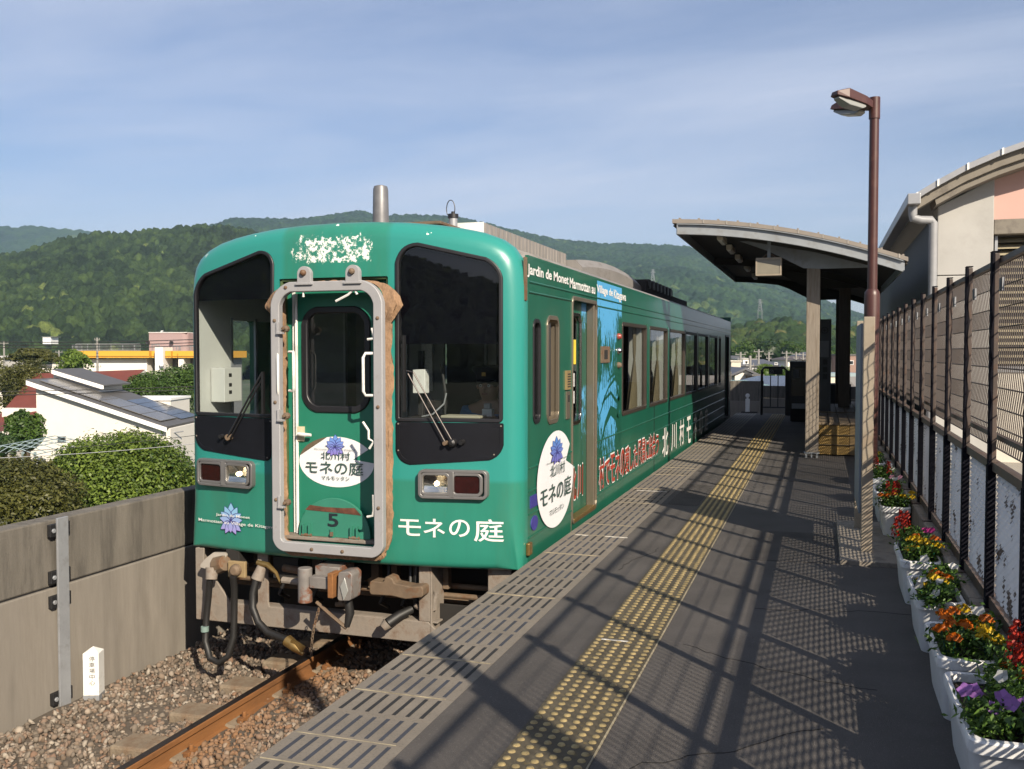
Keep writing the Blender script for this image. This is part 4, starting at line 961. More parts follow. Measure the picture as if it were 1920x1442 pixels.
# grey frame ring
po = rpoly([(-.43, .018), (.475, .018), (.475, 2.0), (-.43, 2.0)], [.09, .09, .16, .16], 9); pi_ = inset(po, .072)
GF = lambda u, v, dd: (XC + u, 6.035 + dd, v)
m_ = MB(); m_.ring(po, pi_, GF, 0, .055, M_frame); gf = m_.build('gangway_frame', train, bevel=.006, smooth=40)
for x in (-.143, .248):
    q = rpoly([(x - .055, 1.985), (x + .055, 1.985), (x + .055, 2.08), (x, 2.125), (x - .055, 2.08)], [.004, .004, .04, .05, .04], 5)
    m_ = MB(); m_.prism(q, GF, -.012, .028, M_frame); m_.box(XC + x - .07, XC + x + .07, 6.018, 6.06, 1.975, 1.992, M_frame); m_.lathe([(.024, 0), (.022, -.02), (.010, -.03)], GF(x, 2.062, -.012), M_brownst, 10, 'y'); m_.build('lifting_lug', gf, bevel=.003)
m_ = MB()
for x, z in ((-.395, 1.72), (-.395, 1.12), (-.395, .40), (.44, 1.73), (.44, 1.10), (.44, .38), (-.1, .05), (.15, .05), (-.3, 1.96)): m_.lathe([(.014, .003), (.013, -.006), (.006, -.010)], GF(x, z, 0), M_brownst, 8, 'y')
m_.build('frame_bolts', gf)
for z in (1.66, 1.02, .38):
    m_ = MB(); m_.lathe([(.026, .02), (.026, -.012), (.012, -.016), (.012, -.045)], GF(-.315, z, .02), M_brownst, 8, 'y'); m_.box(XC - .37, XC - .325, 6.01, 6.06, z - .04, z - .022, M_frame); m_.box(XC - .375, XC - .355, 6.02, 6.05, z - .04, z + .05, M_frame); m_.build('frame_clamp', gf, bevel=.003)
for pts in ([(.385, 1.66), (.40, 1.60), (.40, 1.585), (.35, 1.58)], [(.31, .99), (.355, .93), (.355, .87), (.395, .85), (.36, .80)], [(.39, .47), (.392, .36), (.385, .32), (.34, .31)], [(-.10, 1.935), (-.165, 1.93), (-.165, 1.89)], [(.24, 1.935), (.20, 1.90), (.10, 1.855)], [(.25, 1.94), (.27, 1.90)]):
    m_ = MB(); m_.tube([GF(a, b, .02) for a, b in pts], .009, M_white, 6); m_.build('frame_latch', gf, smooth=40)
def handle(x0, x1, z0, z1, y): return [(XC + x0, y, z1), (XC + x1 * .85 + x0 * .15, y - .02, z1), (XC + x1, y - .035, z1 - .03), (XC + x1, y - .035, z0 + .03), (XC + x1 * .85 + x0 * .15, y - .02, z0), (XC + x0, y, z0)]
m_ = MB(); m_.tube(handle(-.36, -.30, 1.20, 1.49, 6.17), .011, M_white, 8); m_.build('hand_rail', gf, smooth=50)
m_ = MB(); m_.tube(handle(-.41, -.365, 1.18, 1.475, 6.06), .009, M_white, 8); m_.build('hand_rail', gf, smooth=50)
m_ = MB(); m_.tube(handle(.40, .33, 1.18, 1.48, 6.06), .011, M_white, 8); m_.build('hand_rail', gf, smooth=50)
# headlight units
M_refl = mat('reflector', (.80, .78, .72), .12, metal=1, var=.05)
M_bulb = bpy.data.materials.new('glint_bulb'); M_bulb.use_nodes = True; bb = M_bulb.node_tree.nodes['Principled BSDF']; bb.inputs['Emission Color'].default_value = (1, .78, .45, 1); bb.inputs['Emission Strength'].default_value = 9  # warm emission stands in for the sun's glint in the reflector
M_bezel = mat('lamp_bezel', (.27, .265, .265), .4, metal=.4, var=.08)
def headlight(x0, x1, z0, z1, lampx, tailx, nm):
    q = rrect(x0, x1, z0, z1, .035, 6); m_ = MB(); m_.ring(q, inset(q, .022), FR, -.05, .01, M_bezel)
    mid = (lampx[1] + tailx[0]) / 2 if lampx[0] < tailx[0] else (tailx[1] + lampx[0]) / 2
    holes = [rrect(lampx[0], lampx[1], z0 + .042, z1 - .042, .02, 4), rrect(tailx[0], tailx[1], z0 + .042, z1 - .042, .02, 4)]
    m_.box(XC + mid - .025, XC + mid + .025, bow(mid) - .047, bow(mid) + .01, z0 + .01, z1 - .01, M_bezel)
    for h_ in holes: m_.ring(inset(h_, -.022), h_, FR, -.046, -.02, M_bezel)
    u = m_.build('headlight_unit', train, bevel=.004, smooth=40)
    hx = (lampx[0] + lampx[1]) / 2; hz = (z0 + z1) / 2
    m_ = MB(); n_ = 9; vs = []
    for i in range(n_):
        for j in range(n_):
            a = i / (n_ - 1) * 2 - 1; b2 = j / (n_ - 1) * 2 - 1; dpt = .026 * (1 - .5 * (a * a + b2 * b2)); vs.append(FR(hx + a * (lampx[1] - lampx[0]) / 2 * .98, hz + b2 * (z1 - z0 - .084) / 2 * .98, -.032 + dpt))
    m_.add(vs, [(i * n_ + j, (i + 1) * n_ + j, (i + 1) * n_ + j + 1, i * n_ + j + 1) for i in range(n_ - 1) for j in range(n_ - 1)], M_refl); m_.build('reflector', u, fixn=False, smooth=60)
    m_ = MB(); m_.lathe([(.003, -.020), (.012, -.016), (.016, -.008), (.014, .004)], FR(hx, hz, -.010), M_bulb, 14, 'y'); m_.build('glint_bulb', u, smooth=60)
    flat_polys(holes[0], lambda a, b2, dd: FR(a, b2, -.036), 'headlight_lens', glass('lens_glass', (.93, .93, .92), 1, 1.45), u)
    m_ = MB(); m_.prism(holes[1], FR, -.034, -.015, M_red); m_.build('tail_lamp', u, bevel=.004)
headlight(.672, 1.175, .437, .647, (.705, .888), (.932, 1.118), 'r')
headlight(-1.282, -.712, .437, .65, (-.972, -.77), (-1.245, -1.03), 'l')
# wipers
M_warm = mat('wiper_arm_steel', (.22, .20, .19), .3, metal=.9, var=.2)
M_wip = mat('wiper_black', (.018, .018, .02), .4, var=.1)
m_ = MB(); e0 = -.045
m_.tube([FR(.877, .84, e0), FR(.60, 1.335, e0)], .0055, M_warm, 8); m_.tube([FR(.93, .845, e0), FR(.64, 1.345, e0), FR(.59, 1.355, e0)], .0055, M_warm, 8)
m_.box(*sorted((XC + .562, XC + .578)), 6.237 + e0 - .01, 6.237 + e0 + .02, 1.06, 1.61, M_wip); m_.lathe([(.03, 0), (.028, -.05), (.012, -.06)], FR(.92, .84, 0), M_wip, 12, 'y'); m_.lathe([(.022, 0), (.018, -.045)], FR(.985, .845, 0), M_wip, 12, 'y'); m_.lathe([(.018, 0), (.015, -.06)], FR(.872, .838, 0), M_brownst, 10, 'y'); m_.build('wiper', train)
m_ = MB()
m_.tube([FR(-.95, .83, e0), FR(-.615, 1.325, e0)], .008, M_wip, 6); m_.tube([FR(-.92, .825, e0), FR(-.60, 1.30, e0)], .007, M_wip, 6); m_.box(XC - .612, XC - .596, 6.24 + e0 - .01, 6.24 + e0 + .02, 1.02, 1.34, M_wip)
m_.lathe([(.026, 0), (.024, -.05)], FR(-.95, .828, 0), M_brownst, 12, 'y'); m_.lathe([(.02, 0), (.016, -.045)], FR(-1.03, .83, 0), M_wip, 12, 'y'); m_.build('wiper', train)
# lettering on the front
FRT = lambda u, v, dd: FR(u, v, -.004)
for ch, x0, x1, z0, z1 in (('モ', .505, .675, .155, .275), ('ネ', .695, .855, .15, .285), ('の', .885, 1.035, .16, .285), ('庭', 1.065, 1.28, .13, .293)):
    text_polys(ch, (x0, x1, z0, z1), FRT, 'lettering', M_lettw, train, off=.010, cut=.05)
gm2 = grad_mat('lotus_gradient_front', (.42, .32, .74), (.28, .55, .80), 1.06, 1.25)
lotus(-.955, .165, .235, .25, lambda u, v, d: FR(u, v, -.004 + d), train, gm2)
text_polys('Jardin de Monet', (-1.105, -.76, .195, .222), lambda u, v, dd: FR(u, v, -.015), 'lettering', M_lettw, train, off=.006, cut=.10)
text_polys('Marmottan au Village de Kitagawa', (-1.295, -.50, .135, .166), lambda u, v, dd: FR(u, v, -.015), 'lettering', M_lettw, train, off=.006, cut=.10)
# side lily pad
pad2 = lily(7.26, .475, .54, .385, (.18, .62, .55, .30))
flat_polys(pad2, lambda u, v, dd: (XS + .011, u, v), 'lily_emblem', M_lilyw, train)
gm3 = grad_mat('lotus_gradient_side', (.22, .13, .52), (.10, .28, .68), 1.55, 1.80)
lotus(7.26, .685, .21, .42, lambda u, v, d: (XS + .012 - d, u, v), train, gm3)
for s_, box, mm in (('北川村', (7.06, 7.50, .505, .60), M_lettg), ('モネの庭', (6.79, 7.70, .30, .46), M_lettg), ('マルモッタン', (7.04, 7.47, .205, .255), M_lettg)):
    text_polys(s_, box, lambda u, v, dd: (XS + .021, u, v), 'lettering', mm, train, off=.008)
text_polys('Marmottan au Village de Kitagawa', (6.95, 7.58, .615, .632), lambda u, v, dd: (XS + .0215, u, v), 'lettering', M_lettg, train)
M_purp = mat('purple_blue_sign', (.06, .055, .33), .5, var=.2, scale=12)
m_ = MB(); m_.box(XS, XS + .006, 6.575, 6.785, .34, .43, M_purp); m_.build('blue_square_sign', train)
m_ = MB(); m_.prism([(6.68 + .085 * math.cos(a), .218 + .055 * math.sin(a)) for a in np.linspace(0, 2 * math.pi, 25)[:-1]], SX, 0, .006, M_purp); m_.build('blue_round_sign', train)
# skirt frame (plough) under the front
YF0, YF1 = 6.345, 6.42
m_ = MB(); m_.prism(rpoly([(-1.34, -.66), (.755, -.66), (.755, -.56), (.685, -.50), (-.66, -.50), (-.67, -.47), (-.67, -.08), (-.765, -.08), (-.765, -.47), (-.78, -.50), (-1.0, -.50), (-1.02, -.49), (-1.19, -.28), (-1.26, -.22), (-1.26, -.08), (-1.34, -.08)], .006, 2), lambda u, v, dd: (XC + u, dd, v), YF0, YF0 + .02, M_steel)
m_.prism([(.612, -.5), (.70, -.5), (.70, -.08), (.612, -.08)], lambda u, v, dd: (XC + u, dd, v), YF0, YF0 + .02, M_steel)
m_.box(XC + .70, XC + .715, YF0, YF0 + .24, -.60, -.08, M_steel); m_.box(XC - 1.34, XC - 1.325, YF0 + .02, YF0 + .24, -.64, -.08, M_steel); m_.box(XC - 1.34, XC + .755, YF0 + .02, YF0 + .12, -.515, -.50, M_steel)
m_.box(XC + 1.12, XC + 1.30, 6.44, 6.46, -.50, -.08, M_steel); m_.box(XC + .61, XC + 1.3, 6.50, 6.52, -.66, -.40, M_under)
m_.build('plough_frame', train, bevel=.006)
m_ = MB(); m_.box(XC - 1.3, XC + 1.3, 6.9, 22.3, -.32, -.08, M_under); m_.box(XC - .9, XC + 1.2, 10.6, 17.5, -.75, -.3, M_under); m_.box(XC - 1.32, XC + 1.32, 6.5, 22.5, -.12, -.09, M_under); m_.box(XC - 1.0, XC + 1.0, 7.1, 7.15, -.75, -.3, M_under); m_.build('underframe', train)
# bogies
for y0 in (9.2, 19.8):
    m_ = MB()
    for s_ in (-1, 1): m_.box(XC + s_ * .98 - .06, XC + s_ * .98 + .06, y0 - 1.2, y0 + 1.2, -.62, -.42, M_under)
    m_.box(XC - .98, XC + .98, y0 - .2, y0 + .2, -.6, -.3, M_under); bg_ = m_.build('bogie', train, bevel=.01)
    for yy in (y0 - 1.0, y0 + 1.0):
        m_ = MB()
        for s_ in (-1, 1): m_.lathe([(.40, -.06), (.43, -.05), (.43, 0), (.38, .05), (.1, .05)], (XC + s_ * .535, yy, -.57), M_chrome if False else M_brownst, 28, 'x')
        m_.cyl((XC - .6, yy, -.57), (XC + .6, yy, -.57), .07, M_brownst); m_.build('wheelset', bg_, smooth=40)
# coupler
M_coup = mat('coupler_grey_rust', (.26, .24, .225), .6, var=.2, scale=9, dirt=(.22, .075, .03), dirt_amt=.9, dscale=6, dmin=.52, dmax=.6)
m_ = MB(); m_.box(XC - .10, XC + .12, 6.20, 6.9, -.26, -.12, M_under); m_.box(XC - .09, XC + .11, 6.06, 6.3, -.15, -.075, M_coup)
m_.cyl((XC - .148, 6.02, -.34), (XC - .148, 6.02, -.085), .052, M_coup, 18); m_.box(XC - .10, XC + .10, 5.99, 6.12, -.225, -.14, M_coup)
m_.obox((XC + .095, 6.02, -.185), (.022, 0, 0), (0, .07, 0), (0, 0, .09), M_rust)
m_.prism(rpoly([(.14, -.295), (.25, -.285), (.262, -.10), (.235, -.075), (.15, -.085)], .02, 4), lambda u, v, dd: (XC + u, dd, v), 5.97, 6.12, M_coup)
m_.obox((XC + .20, 5.965, -.20), (.02, .0, .035), (0, .006, 0), (-.014, 0, .05), M_lens); m_.build('coupler', train, bevel=.008, smooth=40)
m_ = MB(); m_.tube([(XC - .09, 6.08, -.35), (XC + .04, 6.06, -.43), (XC + .17, 6.05, -.51)], .014, M_brownst, 6); m_.tube([(XC + .18, 6.06, -.30), (XC + .195, 6.06, -.40), (XC + .175, 6.05, -.50)], [.03, .034, .02], M_hose, 10); m_.tube([(XC + .08, 6.15, -.28), (XC + .09, 6.12, -.36)], .02, M_brownst, 6); m_.cyl((XC + .05, 6.12, -.365), (XC + .13, 6.12, -.355), .018, M_brownst, 8); m_.build('coupler_lever', train, smooth=40)
m_ = MB(); m_.prism(rpoly([(.27, -.30), (.45, -.295), (.56, -.31), (.70, -.285), (.70, -.205), (.60, -.215), (.47, -.20), (.455, -.165), (.40, -.15), (.385, -.20), (.27, -.195)], .02, 4), lambda u, v, dd: (XC + u, dd, v), 6.22, 6.34, M_brownst)
m_.cyl((XC + .56, 6.42, -.40), (XC + .56, 6.42, -.09), .026, M_hose, 10); m_.box(XC + .62, XC + .66, 6.5, 6.6, -.22, -.09, M_brownst); m_.box(XC + .48, XC + .54, 6.5, 6.6, -.2, -.09, M_brownst); m_.build('under_beam', train, bevel=.008)
m_ = MB(); m_.tube([(XC + .56, 6.40, -.40), (XC + .62, 6.38, -.42), (XC + .68, 6.38, -.43), (XC + .72, 6.38, -.41), (XC + .725, 6.38, -.33), (XC + .74, 6.38, -.28)], .02, M_steel, 8); m_.tube([(XC + .55, 6.36, -.42), (XC + .48, 6.28, -.455), (XC + .42, 6.22, -.50)], [.03, .036, .04], M_hose, 10); m_.tube([(XC + .42, 6.22, -.50), (XC + .39, 6.2, -.53)], [.045, .03], M_steel, 10); m_.build('air_pipe', train, smooth=40)
# pipes, brackets and boxes seen in the gap below the cab
m_ = MB(); rgc = random.Random(4)
for i in range(9):
    x = -1.0 + i * .21 + rgc.uniform(-.05, .05); m_.box(XC + x, XC + x + rgc.uniform(.04, .10), 6.55, 6.62, -.08 - rgc.uniform(.10, .30), -.08, M_brownst)
for z, y in ((-.36, 6.6), (-.43, 6.72), (-.30, 6.66)): m_.cyl((XC - 1.2, y, z), (XC + 1.1, y, z), .022, M_brownst, 8)
for x in (-.55, -.25, .32, .5): m_.tube([(XC + x, 6.45, -.10), (XC + x + .02, 6.40, -.25), (XC + x - .04, 6.38, -.40), (XC + x - .03, 6.5, -.46)], .016, M_hose, 6)
m_.box(XC - .62, XC - .40, 6.34, 6.48, -.27, -.10, M_under); m_.cyl((XC - .52, 6.33, -.18), (XC - .30, 6.33, -.20), .03, M_brownst, 10); m_.cyl((XC - .45, 6.2, -.24), (XC - .28, 6.2, -.245), .026, M_steel, 10)
m_.build('under_pipes', train, bevel=.003)
# jumper hoses with sockets
m_ = MB(); m_.tube([(XC - 1.105, 6.24, -.20), (XC - 1.10, 6.22, -.29)], [.05, .045], M_steel, 12); hz1 = [(-1.10, -.29), (-1.13, -.42), (-1.155, -.60), (-1.15, -.78), (-1.09, -.90), (-1.0, -.925), (-.93, -.87), (-.90, -.72), (-.90, -.52), (-.885, -.34), (-.875, -.24)]
m_.tube([(XC + a, 6.20 + .03 * math.sin(i), b) for i, (a, b) in enumerate(hz1)], .026, M_hose, 10); m_.tube([(XC - 1.15, 6.2, -.70), (XC - 1.15, 6.2, -.66)], .032, mat('green_tape', (.25, .36, .33), .6), 10); m_.build('jumper_hose', train, smooth=60)
m_ = MB(); m_.prism(rpoly([(-1.22, -.20), (-1.05, -.225), (-.99, -.10), (-1.02, -.085), (-1.12, -.09), (-1.18, -.14)], .015, 3), lambda u, v, dd: (XC + u, dd + (v + .1) * .5, v), 6.27, 6.295, mat('pale_socket', (.40, .36, .31), .6, var=.1)); m_.tube([(XC - 1.08, 6.28, -.19), (XC - .99, 6.25, -.16)], [.075, .06], M_brownst, 12); m_.box(XC - 1.02, XC - .90, 6.30, 6.5, -.2, -.06, M_under); m_.build('jumper_socket', train, bevel=.004)
m_ = MB(); m_.box(XC - .955, XC - .80, 6.23, 6.26, -.26, -.135, mat('tan_box', (.40, .29, .15), .6, var=.15)); m_.lathe([(.05, 0), (.045, -.03), (.03, -.05)], (XC - .875, 6.23, -.20), M_brownst, 14, 'y'); m_.build('socket_box', train, bevel=.006)
hz2 = [(-.69, -.25), (-.71, -.36), (-.70, -.47), (-.64, -.57), (-.54, -.635), (-.42, -.655), (-.34, -.665)]
m_ = MB(); m_.tube([(XC + a, 6.22 - .02 * i, b) for i, (a, b) in enumerate(hz2)], .028, M_hose, 10); m_.tube([(XC - .66, 6.25, -.16), (XC - .69, 6.23, -.26)], [.035, .05], M_steel, 12); m_.build('brake_hose', train, smooth=60)
m_ = MB(); m_.tube([(XC - .70, 6.25, -.135), (XC - .60, 6.24, -.145), (XC - .53, 6.24, -.20), (XC - .49, 6.24, -.28)], [.02, .022, .014, .008], M_brass, 8); m_.build('brake_cock', train, smooth=40)
m_ = MB(); m_.tube([(XC - .35, 6.10, -.665), (XC - .27, 6.08, -.70), (XC - .20, 6.07, -.745)], [.045, .04, .015], M_brass, 10); m_.obox((XC - .25, 6.07, -.69), (.05, 0, -.025), (0, .015, 0), (.012, 0, .025), M_brass); m_.build('hose_coupling', train, smooth=40)
m_ = MB()
for i in range(15):
    z = -.40 - i * .024; x = XC - .06 - .004 * i - .02 * math.sin(i * .2)
    a = [(x + .008 * math.cos(t_) * (1 if i % 2 else .2), 6.06 + .008 * math.cos(t_) * (.2 if i % 2 else 1), z + .016 * math.sin(t_)) for t_ in np.linspace(0, 2 * math.pi, 9)]
    m_.tube(a, .0035, M_brownst, 5, caps=False)
m_.build('safety_chain', train)

# ---- interior of the cab
ci = MB()
ci.box(XC - 1.35, XC + 1.35, 6.42, YR - .05, -.03, .02, M_cabd); ci.box(XC - 1.35, XC + 1.35, 6.55, YR - .05, 2.10, 2.13, M_cabing)
ci.build('interior_floor', train)
m_ = MB(); m_.box(XC - 1.354, XC - 1.34, 6.40, 6.86, .0, 2.1, M_cabin); m_.box(XC - 1.354, XC - 1.34, 6.86, 7.5, .0, .93, M_cabin); m_.box(XC - 1.354, XC - 1.34, 6.86, 7.5, 1.76, 2.1, M_cabin); m_.box(XC - 1.35, XC - 1.33, 6.85, 6.875, .93, 1.78, M_galv); m_.box(XC - 1.35, XC - 1.33, 7.21, 7.24, .93, 1.78, M_galv); m_.build('cab_wall', train)
m_ = MB(); m_.box(XC - 1.33, XC - 1.20, 6.56, 6.80, 1.08, 1.36, M_cabin)
for z in (1.16, 1.22, 1.30): m_.box(XC - 1.205, XC - 1.196, 6.62, 6.66, z - .015, z + .015, M_under)
m_.build('equipment_box', train, bevel=.006)
m_ = MB(); pw_ = MB()
m_.box(XC - 1.34, XC - .62, 7.50, 7.54, .02, 2.1, M_cabing); m_.box(XC - .60, XC + .35, 7.50, 7.54, 1.9, 2.1, M_cabing); m_.box(XC + .37, XC + .72, 7.50, 7.54, .02, 2.1, M_cabd); m_.box(XC + .74, XC + 1.35, 7.50, 7.54, .02, 1.0, M_cabin); m_.box(XC + .74, XC + .86, 7.50, 7.54, 1.0, 2.1, M_cabin); m_.box(XC + 1.27, XC + 1.35, 7.50, 7.54, 1.0, 2.1, M_cabin); m_.box(XC + .86, XC + 1.27, 7.50, 7.54, 1.7, 2.1, M_cabin)
m_.box(XC + .725, XC + .745, 7.46, 7.50, .1, 2.1, M_galv); m_.box(XC - .60, XC - .58, 7.46, 7.50, .1, 2.1, M_galv)
m_.ring(rrect(.83, 1.30, 1.0, 1.72, .1, 6), rrect(.875, 1.255, 1.045, 1.675, .08, 6), lambda u, v, dd: (XC + u, 7.49 + dd, v), -.02, .01, M_seal)
m_.build('cab_partition', train)
m_ = MB(); m_.box(XC - .55, XC + .30, 7.6, 7.64, .02, 1.95, M_cabing); m_.box(XC - .30, XC - .285, 7.59, 7.60, .3, 1.9, M_galv); m_.box(XC - .05, XC - .04, 7.59, 7.60, .3, 1.9, M_galv); m_.box(XC + .10, XC + .20, 7.58, 7.60, 1.15, 1.75, M_paper); m_.build('vestibule_wall', train)
ds = MB(); ds.box(XC + .46, XC + 1.34, 6.44, 6.80, .4, 1.00, M_cabd); ds.box(XC + .74, XC + 1.05, 6.46, 6.62, 1.0, 1.02, mat('cream_sheet', (.50, .47, .36), .7, var=.05)); ds.box(XC + .98, XC + 1.06, 6.70, 6.76, 1.0, 1.06, M_cabin); ds.box(XC + .99, XC + 1.045, 6.71, 6.75, 1.06, 1.10, M_galv); ds.build('driver_desk', train, bevel=.006)
m_ = MB(); m_.box(XC + .50, XC + .60, 6.50, 6.58, 1.18, 1.36, M_white); m_.box(XC + .49, XC + .53, 6.62, 6.66, 1.0, 1.5, M_cabd); m_.tube([(XC + .72, 6.6, 1.02), (XC + .73, 6.58, 1.2), (XC + .70, 6.58, 1.4)], .012, M_cabd, 6); m_.box(XC + .56, XC + .70, 6.62, 6.7, 1.06, 1.12, M_under); m_.tube([(XC + .55, 6.55, 1.0), (XC + .64, 6.55, 1.02), (XC + .72, 6.58, 1.10), (XC + .74, 6.58, 1.18)], .008, M_galv, 6); m_.build('cab_fittings', train, bevel=.004)
ds = MB(); ds.box(XC - 1.33, XC - .62, 6.44, 6.62, .5, .96, M_cabing); ds.box(XC - 1.15, XC - .75, 6.5, 6.6, .96, .985, mat('cream_sheet', (.50, .47, .36), .7)); ds.build('cab_shelf', train, bevel=.006)
# rows of seats inside the saloon
for y in np.arange(10.2, 20.5, 1.55):
    m_ = MB()
    for x in (-.95, .95): m_.box(XC + x - .38, XC + x + .38, y - .06, y + .06, .4, 1.12, M_cabd); m_.box(XC + x - .38, XC + x + .38, y - .45, y + .45, .35, .48, M_cabd)
    m_.build('seat_row', train, bevel=.03)
# ------------------------------------------------------------------ driver
M_skin = mat('skin', (.42, .26, .19), .55, var=.05); M_shirt = mat('blue_shirt', (.045, .19, .42), .8, var=.08); M_navy = mat('navy_cloth', (.008, .010, .018), .7, var=.1); M_hair = mat('black_hair', (.01, .009, .008), .6)
def skin_body(name, joints, edges, parent, m, root=0, lv=2, loc=None):
    me = bpy.data.meshes.new(name); ro = Vector(parent.location) if parent else Vector((0, 0, 0))
    me.from_pydata([tuple(Vector(j[:3]) - ro) for j in joints], edges, []); o = bpy.data.objects.new(name, me); COL.objects.link(o); o.parent = parent
    md = o.modifiers.new('skin', 'SKIN'); md.use_smooth_shade = True
    sk = me.skin_vertices[0].data
    for i, j in enumerate(joints): sk[i].radius = (j[3], j[4] if len(j) > 4 else j[3]); sk[i].use_root = (i == root)
    ss = o.modifiers.new('sub', 'SUBSURF'); ss.levels = lv; ss.render_levels = lv
    bpy.context.view_layer.update(); dg = bpy.context.evaluated_depsgraph_get(); nm = bpy.data.meshes.new_from_object(o.evaluated_get(dg)); o.modifiers.clear(); o.data = nm; bpy.data.meshes.remove(me)
    nm.materials.clear(); nm.materials.append(m); nm.polygons.foreach_set('use_smooth', [True] * len(nm.polygons)); return o
DX, DY = XC + .955, 6.97
drv = thing('person', 'seated driver in black peaked cap and blue shirt behind the windshield', 'person', (DX, DY, .5))
J = [(DX, DY + .10, .58, .15, .12), (DX, DY + .08, .75, .145, .11), (DX, DY + .03, .90, .17, .11), (DX, DY, .985, .12, .09), (DX, DY - .02, 1.06, .055, .055), (DX, DY - .045, 1.13, .085, .095), (DX, DY - .045, 1.20, .078, .092), (DX, DY - .035, 1.245, .06, .07),
     (DX - .19, DY, .965, .058), (DX - .23, DY - .06, .80, .046), (DX - .17, DY - .24, .90 - .08, .037), (DX - .15, DY - .30, .86, .028),
     (DX + .19, DY, .965, .058), (DX + .23, DY - .06, .80, .046), (DX + .17, DY - .24, .90 - .08, .037), (DX + .15, DY - .30, .86, .028),
     (DX - .10, DY + .0, .55, .09), (DX - .12, DY - .36, .56, .075), (DX - .12, DY - .36, .30, .055), (DX - .12, DY - .34, .08, .045), (DX + .10, DY, .55, .09), (DX + .12, DY - .36, .56, .075), (DX + .12, DY - .36, .30, .055), (DX + .12, DY - .34, .08, .045)]
E_ = [(0, 1), (1, 2), (2, 3), (3, 4), (4, 5), (5, 6), (6, 7), (3, 8), (8, 9), (9, 10), (10, 11), (3, 12), (12, 13), (13, 14), (14, 15), (0, 16), (16, 17), (17, 18), (18, 19), (0, 20), (20, 21), (21, 22), (22, 23)]
body = skin_body('body', J, E_, drv, M_skin)
shirt = skin_body('shirt', [(x, y, z, r_ * 1.10 + .008, (rest[0] * 1.1 + .008 if rest else r_ * 1.10 + .008)) for x, y, z, r_, *rest in [J[i] for i in (0, 1, 2, 3, 8, 9, 12, 13)]], [(0, 1), (1, 2), (2, 3), (3, 4), (4, 5), (3, 6), (6, 7)], drv, M_shirt)
trs = skin_body('trousers', [(x, y, z, r_ * 1.12 + .006) for x, y, z, r_, *rest in [J[i] for i in (0, 16, 17, 18, 19, 20, 21, 22, 23)]], [(0, 1), (1, 2), (2, 3), (3, 4), (0, 5), (5, 6), (6, 7), (7, 8)], drv, M_navy)
for s_ in (-1, 1):                                    # hands: palm, four fingers, thumb round the controller
    hx, hy, hz = DX + s_ * .15, DY - .31, .87
    JJ = [(hx, hy, hz, .024, .016), (hx, hy - .045, hz + .008, .032, .014)]; EE = [(0, 1)]
    for k in range(4):
        fx = hx + (k - 1.5) * .017; n0 = len(JJ); ln = (.030, .034, .032, .025)[k]
        JJ += [(fx, hy - .075, hz + .006, .0088), (fx, hy - .075 - ln, hz - .008, .008), (fx, hy - .075 - ln * 1.3, hz - .03, .0072)]; EE += [(1, n0), (n0, n0 + 1), (n0 + 1, n0 + 2)]
    n0 = len(JJ); JJ += [(hx - s_ * .034, hy - .035, hz - .004, .0095), (hx - s_ * .045, hy - .062, hz - .018, .0085)]; EE += [(0, n0), (n0, n0 + 1)]
    skin_body('hand', JJ, EE, drv, M_skin, lv=1)
m_ = MB(); hy = DY - .045
m_.lathe([(.096, 1.205), (.100, 1.255), (.132, 1.300), (.135, 1.318), (.10, 1.332), (.02, 1.336)], (DX, hy, 0), M_navy, 26)
m_.prism([(.095 * math.cos(a), .095 * math.sin(a) * 1.0 - .0) for a in np.linspace(math.pi * 1.08, math.pi * 1.92, 12)] + [(.085 * math.cos(a), .155 * math.sin(a)) for a in np.linspace(math.pi * 1.92, math.pi * 1.08, 12)], lambda u, v, dd: (DX + u, hy + v, 1.215 + dd + .22 * (v + .09)), -.004, .004, M_seal)
m_.obox((DX, hy - .112, 1.265), (.016, 0, 0), (0, .004, 0), (0, 0, .016), M_brass); m_.build('cap', drv, smooth=40)
m_ = MB(); m_.lathe([(.085, 1.165), (.092, 1.19), (.090, 1.215)], (DX, hy + .012, 0), M_hair, 20); m_.build('hair', drv, smooth=40)
m_ = MB()
for s_ in (-1, 1): m_.lathe([(.0, -.012), (.011, -.008), (.012, .004)], (DX + s_ * .033, hy - .088, 1.175), M_white, 10, 'y'); m_.lathe([(.0, -.016), (.006, -.013)], (DX + s_ * .033, hy - .088, 1.175), M_hair, 8, 'y'); m_.lathe([(.008, -.02), (.022, 0), (.008, .02)], (DX + s_ * .083, hy, 1.165), M_skin, 8, 'z')
m_.tube([(DX, hy - .09, 1.175), (DX, hy - .112, 1.145), (DX, hy - .10, 1.137)], [.008, .014, .008], M_skin, 8); m_.tube([(DX - .022, hy - .088, 1.112), (DX, hy - .093, 1.110), (DX + .022, hy - .088, 1.112)], .006, mat('lips', (.30, .12, .10), .5), 6); m_.build('face', drv, smooth=40)
drv.location.z += .055
st_ = MB(); st_.box(XC + .70, XC + 1.19, 6.92, 7.38, .40, .48, M_cabd); st_.box(XC + .70, XC + 1.19, 7.28, 7.38, .48, 1.10, M_cabd); st_.cyl((XC + .945, 7.15, 0.02), (XC + .945, 7.15, .4), .06, M_cabd); st_.build('driver_seat', train, bevel=.03)

